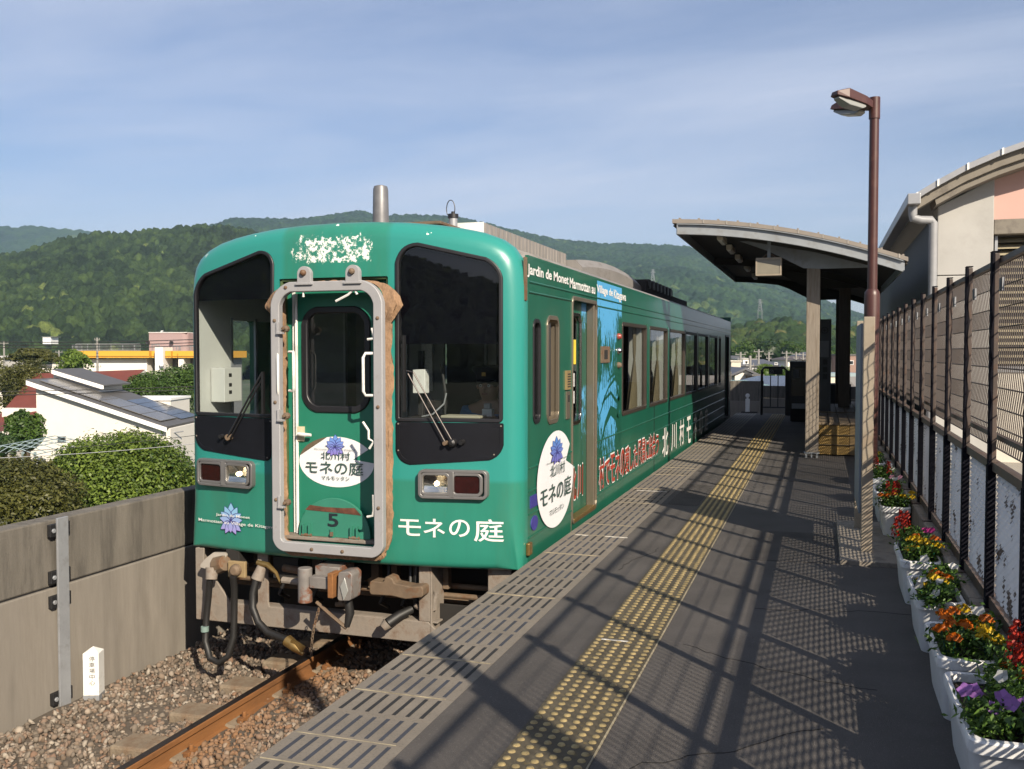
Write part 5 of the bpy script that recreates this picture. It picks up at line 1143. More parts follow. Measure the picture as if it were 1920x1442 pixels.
# ------------------------------------------------------------------ platform canopy
M_cbeam = mat('canopy_steel', (.37, .40, .43), .5, metal=.1, var=.10, scale=3, dirt=(.27, .26, .25), dirt_amt=.5, dscale=4)
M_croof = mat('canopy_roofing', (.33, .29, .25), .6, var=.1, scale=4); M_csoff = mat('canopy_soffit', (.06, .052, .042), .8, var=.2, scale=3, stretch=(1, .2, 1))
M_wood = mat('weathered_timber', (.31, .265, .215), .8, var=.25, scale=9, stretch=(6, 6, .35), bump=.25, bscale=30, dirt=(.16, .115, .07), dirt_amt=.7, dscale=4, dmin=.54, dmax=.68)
M_wood2 = mat('shaded_timber', (.15, .115, .085), .8, var=.25, scale=9, stretch=(6, 6, .35))  # canopy shade put into the timber colour, for the rear posts
can = thing('platform_canopy', 'curved roof platform canopy on timber posts with grey steel edge beams', 'canopy', (-.4, 18, 0))
Y0C, Y1C = 13.3, 22.8
def zr(x):            # roof line
    t_ = (x + 2.0) / 3.04; return 3.345 - .10 * t_ - .515 * t_ * t_
xs_ = np.linspace(-2.0, 1.06, 26)
top = [(x, zr(x)) for x in xs_]; botm = [(x, zr(x) - .055) for x in xs_]
m_ = MB(); m_.prism(top + botm[::-1], lambda u, v, dd: (u, dd, v), Y0C - .03, Y1C, M_croof); m_.build('roof_sheet', can)
m_ = MB()
for x in np.linspace(-1.57, .95, 9): m_.box(x - .008, x + .008, Y0C - .036, Y0C - .028, zr(x) - .05, zr(x) + .006, mat('seam_light', (.50, .47, .42), .5, metal=.3))
for x in np.linspace(-1.9, 1.0, 12): m_.box(x - .012, x + .012, Y0C - .02, Y1C, zr(x) - .002, zr(x) + .02, M_croof)
m_.build('roof_seams', can)
xb = np.linspace(-1.935, 1.0, 24)
def bm_(y, h0=.062, h1=.205, nm='edge_beam', M_cbeam=M_cbeam):
    m_ = MB(); a = [(x, zr(x) - h0) for x in xb]; b = [(x, zr(x) - h1 - .005) for x in xb]
    m_.prism(a + b[::-1], lambda u, v, dd: (u, dd, v), y, y + .012, M_cbeam); m_.box(-1.935, -1.92, y - .03, y + .05, zr(-1.93) - h1, zr(-1.93) - h0, M_cbeam)
    for q, d_ in ((a, -.012), (b, 0)):
        for i in range(len(q) - 1): m_.add([(q[i][0], y - .04, q[i][1] + d_), (q[i + 1][0], y - .04, q[i + 1][1] + d_), (q[i + 1][0], y + .06, q[i + 1][1] + d_), (q[i][0], y + .06, q[i][1] + d_), (q[i][0], y - .04, q[i][1] + d_ + .012), (q[i + 1][0], y - .04, q[i + 1][1] + d_ + .012), (q[i + 1][0], y + .06, q[i + 1][1] + d_ + .012), (q[i][0], y + .06, q[i][1] + d_ + .012)], [(3, 2, 1, 0), (4, 5, 6, 7), (0, 1, 5, 4), (1, 2, 6, 5), (2, 3, 7, 6), (3, 0, 4, 7)], M_cbeam)
    return m_.build(nm, can)
bm_(Y0C); bm_(18.1, nm='inner_beam', M_cbeam=M_csoff); bm_(Y1C - .1, nm='inner_beam', M_cbeam=M_csoff)  # inner beams take the dark soffit colour to paint in the canopy shade
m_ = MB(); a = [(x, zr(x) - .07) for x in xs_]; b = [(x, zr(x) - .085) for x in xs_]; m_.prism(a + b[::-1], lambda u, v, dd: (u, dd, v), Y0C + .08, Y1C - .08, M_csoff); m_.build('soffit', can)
m_ = MB(); m_.box(-1.945, -1.925, Y0C, Y1C, zr(-1.93) - .21, zr(-1.93) - .06, M_cbeam); m_.box(1.0, 1.02, Y0C, Y1C, zr(1.0) - .19, zr(1.0) - .06, M_cbeam); m_.build('eave_beam', can)
for y in (13.92, 18.2, 22.2):
    m_ = MB(); m_.prism([(-1.12, 3.07), (-.72, 2.915), (-.25, 2.665), (-.03, 2.65), (.64, 2.65), (.64, zr(.64) - .2), (-.1, zr(-.1) - .2), (-1.0, zr(-1.0) - .19)], lambda u, v, dd: (u, dd, v), y - .05, y - .035, M_cbeam if y < 15 else M_csoff); m_.build('tie_plate', can)  # rear tie plates darkened, shade painted into their colour
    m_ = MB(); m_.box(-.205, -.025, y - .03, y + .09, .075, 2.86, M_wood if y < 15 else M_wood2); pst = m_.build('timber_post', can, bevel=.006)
    m_ = MB(); m_.box(-.22, -.01, y - .04, y + .10, .06, .076, M_cbeam); m_.box(-.20, -.175, y - .03, y + .09, 0, .06, M_cbeam); m_.box(-.125, -.105, y - .03, y + .09, 0, .06, M_cbeam); m_.box(-.055, -.03, y - .03, y + .09, 0, .06, M_cbeam); m_.build('post_shoe', can)
    if y > 15:
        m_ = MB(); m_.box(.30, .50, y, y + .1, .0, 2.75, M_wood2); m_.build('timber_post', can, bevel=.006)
m_ = MB(); m_.box(.62, .70, 13.9, 14.0, 1.4, 2.62, M_cbeam); m_.box(.56, .74, 13.88, 14.02, 2.30, 2.32, M_cbeam); m_.box(.56, .74, 13.88, 14.02, 2.14, 2.16, M_cbeam); m_.build('steel_bracket', can)
# hanging lights and display
M_lampw = mat('lamp_white', (.66, .60, .48), .4, var=.05)
for i, y in enumerate((14.3, 15.7, 17.3, 19.3, 21.5)):
    t_ = thing('ceiling_batten_light', ('short white batten light under the canopy, nearest the front edge', 'second white batten light under the canopy from the front edge', 'third white batten light under the canopy from the front edge', 'fourth white batten light under the canopy from the front edge', 'white batten light deepest under the canopy')[i], 'light', (-1.4, y, 3.0), 'batten lights under the canopy')
    zz0 = zr(-1.4) - .085
    m_ = MB(); m_.box(-1.46, -1.37, y - .31, y + .31, zz0 - .10, zz0 - .02, M_lampw); m_.box(-1.43, -1.40, y - .2, y + .2, zz0 - .02, zz0 + .004, M_csoff); m_.build('housing', t_, bevel=.006)
    m_ = MB(); m_.box(-1.445, -1.385, y - .29, y + .29, zz0 - .118, zz0 - .099, M_white); m_.build('tube_cover', t_, bevel=.006)
dsp = thing('hanging_display', 'grey boxed display hanging from the front of the canopy', 'display', (-.70, 13.6, 2.7))
m_ = MB(); m_.box(-.88, -.535, 13.55, 13.75, 2.548, 2.795, mat('display_case', (.36, .32, .25), .5, var=.08)); m_.build('case', dsp, bevel=.006)
m_ = MB(); m_.box(-.865, -.55, 13.543, 13.551, 2.575, 2.765, mat('display_face', (.30, .275, .215), .3, var=.12, scale=3)); m_.ring(rrect(-.88, -.535, 2.548, 2.795, .004, 2), rrect(-.86, -.555, 2.572, 2.77, .004, 2), lambda u, v, dd: (u, 13.55 + dd, v), -.014, 0, M_tan); m_.build('face', dsp)
m_ = MB(); m_.box(-.73, -.685, 13.62, 13.66, 2.80, zr(-.7) - .06, M_cbeam); m_.tube([(-.80, 13.64, 2.795), (-.75, 13.64, 2.84), (-.66, 13.64, 2.84), (-.61, 13.64, 2.795)], .01, M_brownst, 6); m_.build('hanger', dsp)
# benches with slatted tops and perforated end panels
M_benchy = mat('bench_ochre', (.50, .33, .10), .6, var=.12, scale=8)
def perforated(mb, x0, x1, z0, z1, y, m):
    mb.box(x0, x1, y + .010, y + .02, z0, z1, M_csoff if False else mat('bench_back_ochre', (.26, .155, .045), .8))
    nz_ = int((z1 - z0) / .020); nx_ = int((x1 - x0) / .028)
    for i in range(nz_):
        z = z0 + (i + .5) * (z1 - z0) / nz_; off = .014 if i % 2 else 0
        for k in range(nx_): 
            xx = x0 + off + k * .028
            if xx + .02 < x1: mb.box(xx, xx + .020, y, y + .010, z - .0062, z + .0062, m)
b1 = thing('platform_bench', 'ochre box bench with dark plank top beside the first canopy post', 'bench', (.22, 15.2, 0))
m_ = MB(); perforated(m_, -.02, .40, .02, .44, 14.22, M_benchy); m_.box(.40, .54, 14.22, 14.25, .02, .44, mat('bench_side', (.28, .19, .08), .7)); 
for z in (.16, .30): m_.box(-.02, .54, 14.205, 14.222, z - .004, z + .004, M_csoff)
m_.box(-.03, .0, 14.24, 16.4, .02, .44, M_benchy); m_.build('bench_base', b1, fixn=False)
for k in range(4):
    m_ = MB(); m_.box(-.03 + k * .145, .105 + k * .145, 14.20, 16.5, .445, .48, mat('bench_top_wood', (.22, .165, .105), .65, var=.2, scale=8, stretch=(3, .4, 1))); m_.build('seat_plank', b1, bevel=.004)
b2 = thing('platform_bench', 'dark plank bench farther in under the canopy', 'bench', (.2, 18, 0))
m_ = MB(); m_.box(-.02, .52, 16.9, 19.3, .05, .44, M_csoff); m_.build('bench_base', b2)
for k in range(4):
    m_ = MB(); m_.box(-.03 + k * .145, .105 + k * .145, 16.8, 19.4, .445, .48, MATS['bench_top_wood']); m_.build('seat_plank', b2, bevel=.004)
# information board, ticket machine, gate
M_dk = mat('dark_grey_metal', (.030, .032, .036), .5, var=.1)
ib = thing('information_board', 'tall dark information board with small notices under the canopy', 'sign', (.08, 17, 0))
m_ = MB(); m_.box(-.05, .16, 17.0, 17.1, .1, 2.05, M_dk); m_.build('board', ib, bevel=.005)
m_ = MB(); m_.box(-.03, .12, 16.985, 16.999, 1.40, 1.68, mat('dim_notice', (.16, .165, .175), .6, var=.1)); m_.build('notice', ib)
for z in (1.32, 1.19, 1.07):
    m_ = MB(); m_.box(.03, .10, 16.985, 16.999, z - .045, z + .045, M_under); m_.build('notice', ib)
m_ = MB(); m_.ring([(.05 + .06 * math.cos(a), 1.86 + .06 * math.sin(a)) for a in np.linspace(0, 6.283, 21)[:-1]], [(.05 + .045 * math.cos(a), 1.86 + .045 * math.sin(a)) for a in np.linspace(0, 6.283, 21)[:-1]], lambda u, v, dd: (u, 16.985 + dd, v), 0, .015, M_under); m_.box(.02, .08, 16.985, 16.999, 1.852, 1.868, M_under); m_.box(.042, .058, 16.985, 16.999, 1.83, 1.89, M_under); m_.build('symbol', ib)
tk = thing('shelter_cabinet', 'black glazed cabinet standing beside the platform gate', 'cabinet', (-.46, 21.1, 0))
m_ = MB(); m_.box(-.64, -.20, 21.0, 21.5, .28, 1.29, M_dk); m_.box(-.62, -.22, 21.05, 21.4, 0, .28, M_under); m_.build('cabinet_body', tk, bevel=.01)
m_ = MB(); m_.box(-.60, -.30, 20.985, 20.999, .55, 1.16, mat('cabinet_glass', (.012, .014, .018), .15, var=.1)); m_.build('cabinet_door', tk); m_ = MB(); m_.box(-.57, -.44, 20.975, 20.986, .93, 1.12, mat('dim_notice', (.16, .165, .175), .6)); m_.build('notice', tk); m_ = MB(); m_.box(-.59, -.30, 20.97, 21.0, .28, .39, M_galv); m_.build('kick_plate', tk)
gt = thing('platform_gate', 'black tube gate with round no entry sign at the platform end', 'gate', (-1.05, 23, 0))
m_ = MB(); m_.tube([(-1.33, 23, 0), (-1.33, 23, 1.06), (-1.27, 23, 1.12), (-.83, 23, 1.12), (-.77, 23, 1.06), (-.77, 23, 0)], .03, M_dk, 8); m_.build('gate_frame', gt, smooth=40)
m_ = MB()
for x in (-1.13, -.96): m_.cyl((x, 23, .2), (x, 23, .95), .012, M_dk, 6)
m_.box(-1.33, -.77, 22.985, 23.015, .17, .2, M_dk); m_.build('gate_bars', gt)
m_ = MB(); m_.box(-1.17, -.86, 22.96, 22.975, .96, 1.09, mat('gate_sign', (.06, .065, .075), .5)); sg = m_.build('gate_sign', gt); m_ = MB(); m_.ring([(-1.11 + .05 * math.cos(a), 1.025 + .05 * math.sin(a)) for a in np.linspace(0, 6.283, 17)[:-1]], [(-1.11 + .037 * math.cos(a), 1.025 + .037 * math.sin(a)) for a in np.linspace(0, 6.283, 17)[:-1]], lambda u, v, dd: (u, 22.95 + dd, v), 0, .009, M_galv); m_.obox((-1.11, 22.955, 1.025), (.035, 0, .035), (0, .004, 0), (-.006, 0, .006), M_galv); m_.build('sign_symbol', sg)
m_ = MB(); m_.box(-.77, -.20, 22.97, 23.03, 0, 1.05, M_dk); m_.box(.16, .66, 22.97, 23.03, 0, .75, M_dk); m_.build('side_panel', gt)
# concrete wall beyond the platform end
we = thing('end_wall', 'stained concrete parapet wall beyond the end of the platform', 'wall', (-1.2, 27.1, 0))
m_ = MB(); m_.box(-1.62, 5, 27.0, 27.2, .215, .55, M_concd); m_.build('upper_course', we, bevel=.01); m_ = MB(); m_.box(-1.62, 5, 26.985, 27.2, -.4, .205, M_conc); m_.build('lower_course', we, bevel=.01)
wd = thing('end_wall', 'darker stained parapet wall between the railcar and the platform gate', 'wall', (-2, 29, 0))
m_ = MB(); m_.box(-4.9, -1.63, 29, 29.2, -.5, .62, M_concd); m_.build('wall_body', wd, bevel=.01); m_ = MB(); m_.box(-4.9, -1.5, 28.9, 29.0, -.6, .02, M_conc); m_.build('plinth', wd)
bs = thing('buffer_signal', 'small white track signal box before the far stained wall', 'signal', (-2.02, 28.2, -.3))
m_ = MB(); m_.box(-2.09, -1.97, 28.2, 28.3, -.3, .12, M_white); m_.cyl((-2.03, 28.18, .22), (-2.03, 28.26, .22), .06, M_white, 12); m_.cyl((-2.03, 28.22, .1), (-2.03, 28.22, .25), .03, M_white); m_.build('signal_body', bs, bevel=.01)
m_ = MB(); m_.box(-2.2, -1.75, 28.1, 28.4, -.5, -.25, M_under); m_.build('signal_base', bs)

# ------------------------------------------------------------------ station building on the right
M_stc = mat('station_concrete', (.585, .58, .56), .85, var=.08, scale=1.2, bump=.06, bscale=60, dirt=(.44, .43, .40), dirt_amt=.6, dscale=1.8, dmin=.5, dmax=.75)
M_stb = mat('station_beam_concrete', (.30, .27, .225), .85, var=.15, scale=3, dirt=(.17, .15, .13), dirt_amt=.7, dscale=3)
M_pink = mat('pink_render', (.60, .385, .335), .85, var=.03, scale=2)
M_rfm = mat('light_metal_roof', (.50, .51, .53), .4, metal=.4, var=.08)
stn = thing('station_building', 'concrete station building with curved metal roof and pink gable wall behind the fence', 'building', (3, 15, 0))
YB = 14.0
m_ = MB(); m_.box(1.48, 2.168, YB, YB + .5, 0, 2.52, M_stc); m_.prism([(1.48, 2.53), (2.168, 2.53), (2.168, 3.80), (1.48, 3.46)], lambda u, v, dd: (u, dd, v), YB, YB + .5, M_stc); m_.box(1.40, 1.478, YB + .06, 30, 0, 3.3, M_cabd); m_.build('concrete_wall', stn, bevel=.01)
m_ = MB(); m_.prism([(2.172, 3.258), (4.8, 3.258), (4.8, 4.5), (3.6, 4.30), (2.172, 3.80)], lambda u, v, dd: (u, dd, v), YB + .03, YB + .5, M_pink); m_.build('pink_wall', stn)
m_ = MB(); m_.box(2.172, 5.0, YB + .01, YB + .5, 3.06, 3.255, M_stb); m_.build('lintel', stn, bevel=.008)
m_ = MB(); m_.box(2.20, 2.235, YB + .1, YB + .2, .6, 3.05, M_galv); m_.box(2.172, 2.20, YB + .15, YB + .3, 0, 3.06, M_dk); m_.box(2.2, 5.0, YB + .42, YB + .5, 0, 3.06, M_dk)
m_.build('louvre_frame', stn)
M_louv = mat('louvre_tan', (.50, .44, .30), .7, var=.1, scale=3)
m_ = MB()
for i in range(20):
    z = 1.33 + i * .086; m_.add([(2.24, YB + .16, z), (5, YB + .16, z), (5, YB + .30, z + .075), (2.24, YB + .30, z + .075)], [(0, 1, 2, 3)], M_louv); m_.add([(2.24, YB + .17, z - .004), (5, YB + .17, z - .004), (5, YB + .31, z + .071), (2.24, YB + .31, z + .071)], [(3, 2, 1, 0)], M_louv)
m_.build('louvres', stn, fixn=False)
m_ = MB(); m_.box(2.2, 5, YB - .05, YB + .4, 0, 1.22, mat('pale_render', (.62, .58, .50), .85, var=.06)); m_.box(2.2, 5, YB - .07, YB + .02, 1.22, 1.30, M_galv); m_.build('low_wall', stn)
rc = [(1.15, 3.565), (1.40, 3.72), (1.75, 3.91), (2.15, 4.075), (2.51, 4.19), (3.1, 4.34), (3.9, 4.50), (4.9, 4.62)]
def rbeam(d0, d1, y0, y1, m, nm, x0=1.15, bev=0):
    q = [p_ for p_ in rc if p_[0] >= x0]; m_ = MB(); m_.prism([(x, z - d0) for x, z in q] + [(x + .02, z - d1) for x, z in reversed(q)], lambda u, v, dd: (u, dd, v), y0, y1, m); return m_.build(nm, stn, bevel=bev)
rbeam(.0, .07, YB - .55, 30, M_rfm, 'metal_roof'); rbeam(.075, .20, YB - .45, YB - .20, M_stb, 'edge_beam', bev=.006); rbeam(.20, .29, YB - .38, YB + .2, M_stb, 'inner_beam', x0=1.39)
rbeam(.08, .12, YB - .2, 30, M_csoff, 'eave_soffit', x0=1.15)
m_ = MB()
for x, z in rc[:-1]:
    for tt in (0., .5): pass
for (x, z), (x2, z2) in zip(rc, rc[1:]):
    m_ = MB(); m_.obox((x + .02, YB - .56, z - .03), (.012, 0, .005), (0, .01, 0), (0, 0, .045), M_white); m_.build('roof_clip', stn)
m_ = MB(); m_.box(1.05, 1.21, YB - .62, 30, 3.42, 3.56, M_rfm); m_.build('gutter', stn, bevel=.01)
m_ = MB(); m_.tube([(1.13, YB - .45, 3.42), (1.13, YB - .45, 3.30), (1.13, YB - .45, 3.26), (1.22, YB - .42, 3.235), (1.36, YB - .36, 3.235), (1.39, YB - .35, 3.20), (1.39, YB - .35, .1)], .055, mat('downpipe_grey', (.36, .37, .39), .5, var=.1), 14); m_.build('downpipe', stn, smooth=40)
m_ = MB(); m_.obox((2.02, YB + .3, 4.10), (.05, 0, .02), (0, .15, 0), (0, 0, .012), M_dk); m_.build('roof_vent', stn)

# ------------------------------------------------------------------ flower boxes
M_pot = mat('white_planter_plastic', (.74, .75, .76), .45, var=.04, scale=6, dirt=(.50, .48, .44), dirt_amt=.4, dscale=7)
M_psoil = mat('potting_soil', (.045, .030, .02), .95, var=.4, scale=30, bump=.6, bscale=70)
M_herb = leafmat('flower_leaves', (.026, .075, .012), (.15, .27, .05), .35)
PETM = {}
def petm(n, c):
    if n not in PETM: PETM[n] = leafmat('petals_' + n, tuple(q * .55 for q in c), c, .35, .5)
    return PETM[n]
COLS = dict(orange=(.80, .20, .008), yellow=(.82, .55, .012), red=(.55, .030, .012), violet=(.46, .21, .62), white=(.78, .78, .76), magenta=(.55, .03, .25), pink=(.70, .32, .40))
def make_planter(x0, x1, y0, y1, h, label):
    t_ = thing('planter', label, 'planter', ((x0 + x1) / 2, (y0 + y1) / 2, 0), 'white flower boxes along the fence')
    cx, cy, hx, hy = (x0 + x1) / 2, (y0 + y1) / 2, (x1 - x0) / 2, (y1 - y0) / 2
    def sec(s, z, r=.04): return [(cx + a, cy + b, z) for a, b in rrect(-hx * s[0], hx * s[0], -hy * s[1], hy * s[1], r, 4)]
    S = [sec((.70, .80), 0), sec((.74, .83), .02), sec((.90, .94), h - .045), sec((1, 1), h - .042), sec((1, 1), h - .006), sec((.97, .98), h), sec((.84, .91), h), sec((.82, .90), h - .03)]
    n_ = len(S[0]); vs = [p_ for s_ in S for p_ in s_]
    m_ = MB(); m_.add(vs, [(k * n_ + i, k * n_ + (i + 1) % n_, (k + 1) * n_ + (i + 1) % n_, (k + 1) * n_ + i) for k in range(len(S) - 1) for i in range(n_)] + [tuple(range(n_))[::-1]], M_pot)
    for i in range(9):       # ribs on the long and short faces
        pass
    m_.build('pot', t_, smooth=30)
    m_ = MB(); q = sec((.83, .905), h - .035); m_.add(q, [tuple(range(n_))], M_psoil); m_.build('soil', t_, fixn=False)
    return t_
def leaf_quads(P, Nrm, size, rg, asp=2.0):
    n = len(P); Nrm = Nrm / np.linalg.norm(Nrm, axis=1)[:, None]; a = np.cross(Nrm, rg.normal(size=(n, 3))); a /= np.linalg.norm(a, axis=1)[:, None]; b = np.cross(Nrm, a)
    s = (size * rg.uniform(.6, 1.3, n))[:, None]; a = a * s * .5; b = b * s * .5 / asp
    V = np.stack([P - a, P - b + a * .1 + Nrm * s * .06, P + a, P + b + a * .1 + Nrm * s * .06], 1).reshape(-1, 3); return V, np.arange(4 * n).reshape(n, 4)
def flower_plant(x, y, z, col, nf, h, r, label, fr=.026, kind_='pom', seed=0, leafs=150):
    rg = np.random.default_rng(seed); t_ = thing({'pom': 'marigold_plant', 'spike': 'salvia_plant', 'open': 'petunia_plant'}[kind_], label, 'flower', (x, y, z), 'flowering plants in the boxes')
    P = np.stack([x + rg.normal(0, r * .42, leafs), y + rg.normal(0, r * .6, leafs), z + h * rg.uniform(.05, .95, leafs) ** .8], -1); Nn = rg.normal(size=(leafs, 3)) * .8 + np.array([0, 0, .7])
    V, F = leaf_quads(P, Nn, .036, rg, 2.6); np_mesh('foliage', V, F, [M_herb], tone=np.repeat(rg.random(leafs), 4), parent=t_)
    sm_ = MB()
    for k in range(nf):
        a = rg.uniform(0, 6.28); d_ = r * math.sqrt(rg.uniform(.05, 1.1)); fx, fy, fz = x + d_ * math.cos(a) * .9, y + d_ * math.sin(a), z + h * rg.uniform(.7, 1.15)
        sm_.tube([(x + (fx - x) * .3, y + (fy - y) * .3, z), (fx, fy, fz)], .003, M_branch, 5)
        if kind_ == 'pom':
            n = 46; th_ = rg.uniform(0, 6.28, n); rr = fr * np.sqrt(rg.uniform(.02, 1, n)); Q = np.stack([fx + rr * np.cos(th_), fy + rr * np.sin(th_), fz + .018 * (1 - (rr / fr) ** 2)], -1); Nn = np.stack([np.cos(th_) * rr / fr * .9, np.sin(th_) * rr / fr * .9, np.full(n, .6)], -1) + rg.normal(0, .35, (n, 3)); V, F = leaf_quads(Q, Nn, .024, rg, 1.2)
        elif kind_ == 'spike':
            n = 60; hh = rg.uniform(0, 1, n); th_ = rg.uniform(0, 6.28, n); rr = .022 * (1.1 - hh * .8); Q = np.stack([fx + rr * np.cos(th_), fy + rr * np.sin(th_), fz + hh * .11 - .03], -1); Nn = np.stack([np.cos(th_), np.sin(th_), np.full(n, .5)], -1) + rg.normal(0, .3, (n, 3)); V, F = leaf_quads(Q, Nn, .024, rg, 1.8)
        else:
            n = 5; th_ = np.arange(n) * 6.283 / n + rg.uniform(0, 1); tl = Vector((rg.uniform(-.8, .1), rg.uniform(-.9, -.2), .7)).normalized(); ax_ = tl.cross(Vector((0, 0, 1))).normalized(); bx_ = tl.cross(ax_); VV = []
            for q_ in th_:
                d1 = ax_ * math.cos(q_) + bx_ * math.sin(q_); d2 = tl.cross(d1); c0 = Vector((fx, fy, fz)); L_ = fr * 1.1
                VV += [c0, c0 + d1 * L_ * .6 - d2 * L_ * .5 + tl * .004, c0 + d1 * L_ + tl * .008, c0 + d1 * L_ * .6 + d2 * L_ * .5 + tl * .004]
            V = np.array([v[:] for v in VV]); F = np.arange(20).reshape(5, 4)
        np_mesh('flower_head', V, F, [petm(col, COLS[col])], tone=np.repeat(rg.random(len(F)), 4), parent=t_)
    if sm_.v: sm_.build('stems', t_, fixn=False)
    return t_
H_ = .27; seed = 100
boxes = [(3.22, 3.92), (4.06, 4.62), (4.97, 5.55), (5.90, 6.50), (7.93, 8.42), (8.75, 9.25), (9.65, 10.15), (11.0, 11.5)]
blab = ['white flower box at the bottom right corner with violet flowers', 'white flower box second from the bottom right, orange and yellow flowers', 'white flower box third from the bottom right, yellow and white flowers', 'white flower box fourth from the bottom right, red and yellow flowers', 'white flower box with red salvia standing apart beside the sign post', 'white flower box half hidden behind the red salvia box', 'white flower box behind the maroon lamp post', 'farthest white flower box beside the fence foot']
plants = [
 [('violet', 'open', 5, .50, 3.36), ('violet', 'open', 4, .62, 3.42), ('white', 'open', 3, .66, 3.55), ('red', 'spike', 4, .70, 3.82), ('orange', 'pom', 3, .64, 3.70)],
 [('orange', 'pom', 5, .48, 4.18), ('orange', 'pom', 4, .57, 4.34), ('yellow', 'pom', 3, .66, 4.16), ('yellow', 'pom', 3, .69, 4.46), ('white', 'open', 4, .66, 4.5)],
 [('yellow', 'pom', 4, .52, 5.06), ('white', 'open', 5, .50, 4.98), ('orange', 'pom', 3, .62, 5.3), ('white', 'open', 3, .60, 5.42)],
 [('red', 'spike', 4, .50, 6.36), ('yellow', 'pom', 3, .52, 5.98), ('orange', 'pom', 4, .64, 6.15), ('yellow', 'pom', 4, .58, 6.05), ('magenta', 'open', 2, .58, 6.42)],
 [('red', 'spike', 5, .54, 8.12), ('orange', 'pom', 3, .48, 8.06), ('yellow', 'pom', 4, .62, 8.05)],
 [('white', 'open', 6, .58, 8.95), ('pink', 'open', 5, .62, 9.05)],
 [('pink', 'open', 5, .56, 9.85), ('red', 'spike', 3, .55, 9.75), ('white', 'open', 4, .6, 9.9)],
 [('white', 'open', 4, .56, 11.2), ('yellow', 'pom', 3, .60, 11.3)]]
wh = ['in the bottom right corner box', 'in the second box from the corner', 'in the third box from the corner', 'in the fourth box from the corner', 'in the box beside the sign post', 'in the box behind the red salvia box', 'in the box behind the lamp post', 'in the farthest flower box']
kn = dict(pom='marigold', spike='salvia', open='petunia')
used_ = {}
for (ya, yb), lb, pl, w_ in zip(boxes, blab, plants, wh):
    make_planter(.455, .685, ya, yb, H_, lb)
    for (c_, k_, nf, x, y) in pl:
        seed += 1; x = .575 + (x - .56) * .75; lab = f'{c_} {kn[k_]} flowers {w_}'
        used_[lab] = used_.get(lab, 0) + 1
        if used_[lab] == 2: lab = f'{c_} {kn[k_]} flowers toward the kerb side {w_}'
        flower_plant(x, y, H_ - .03, c_, nf, .12 if k_ != 'spike' else .16, .09, lab, seed=seed, kind_=k_, fr=.032 if c_ == 'yellow' else .027 if k_ == 'pom' else .026, leafs=460 if k_ == 'open' else 320)
HAZE = 0.00017
# ------------------------------------------------------------------ hills
def forest_mat(name, cols, hue=.5):
    m = bpy.data.materials.new(name); m.use_nodes = True; t = m.node_tree; N = t.nodes; L = t.links; b = N['Principled BSDF']; b.inputs['Roughness'].default_value = .85; b.inputs['Specular IOR Level'].default_value = .15
    a = N.new('ShaderNodeAttribute'); a.attribute_name = 'tone'; cr = N.new('ShaderNodeValToRGB'); L.new(a.outputs['Fac'], cr.inputs[0]); e = cr.color_ramp.elements
    e[0].position = 0; e[0].color = (*cols[0], 1); e[1].position = 1; e[1].color = (*cols[-1], 1)
    for i, c in enumerate(cols[1:-1]): q = e.new((i + 1) / (len(cols) - 1)); q.color = (*c, 1)
    tcn = N.new('ShaderNodeTexCoord'); nz = N.new('ShaderNodeTexNoise'); nz.inputs['Scale'].default_value = hue; nz.inputs['Detail'].default_value = 8; nz.inputs['Roughness'].default_value = .7; L.new(tcn.outputs['Object'], nz.inputs['Vector'])
    rm = N.new('ShaderNodeMapRange'); rm.inputs[1].default_value = .3; rm.inputs[2].default_value = .7; rm.inputs[3].default_value = .42; rm.inputs[4].default_value = 1.5; L.new(nz.outputs[0], rm.inputs[0])
    mu = N.new('ShaderNodeMix'); mu.data_type = 'RGBA'; mu.blend_type = 'MULTIPLY'; mu.inputs[0].default_value = 1; L.new(cr.outputs[0], mu.inputs[6]); L.new(rm.outputs[0], mu.inputs[7]); L.new(mu.outputs[2], b.inputs['Base Color'])
    bp = N.new('ShaderNodeBump'); bp.inputs['Strength'].default_value = .9; bp.inputs['Distance'].default_value = 1.6; L.new(nz.outputs[0], bp.inputs['Height']); L.new(bp.outputs[0], b.inputs['Normal'])
    return m
FOR1 = [(.012, .022, .011), (.022, .040, .017), (.035, .060, .021), (.060, .092, .028), (.105, .135, .040)]
M_for1 = forest_mat('near_forest', FOR1, .7); M_for3 = forest_mat('far_forest', [(.009, .022, .012), (.015, .036, .016), (.023, .050, .019), (.036, .066, .022), (.06, .09, .028)], .30)
M_for4 = forest_mat('wood_edge', [(.014, .032, .009), (.025, .050, .012), (.040, .066, .017), (.072, .082, .025), (.12, .12, .04)], .8)
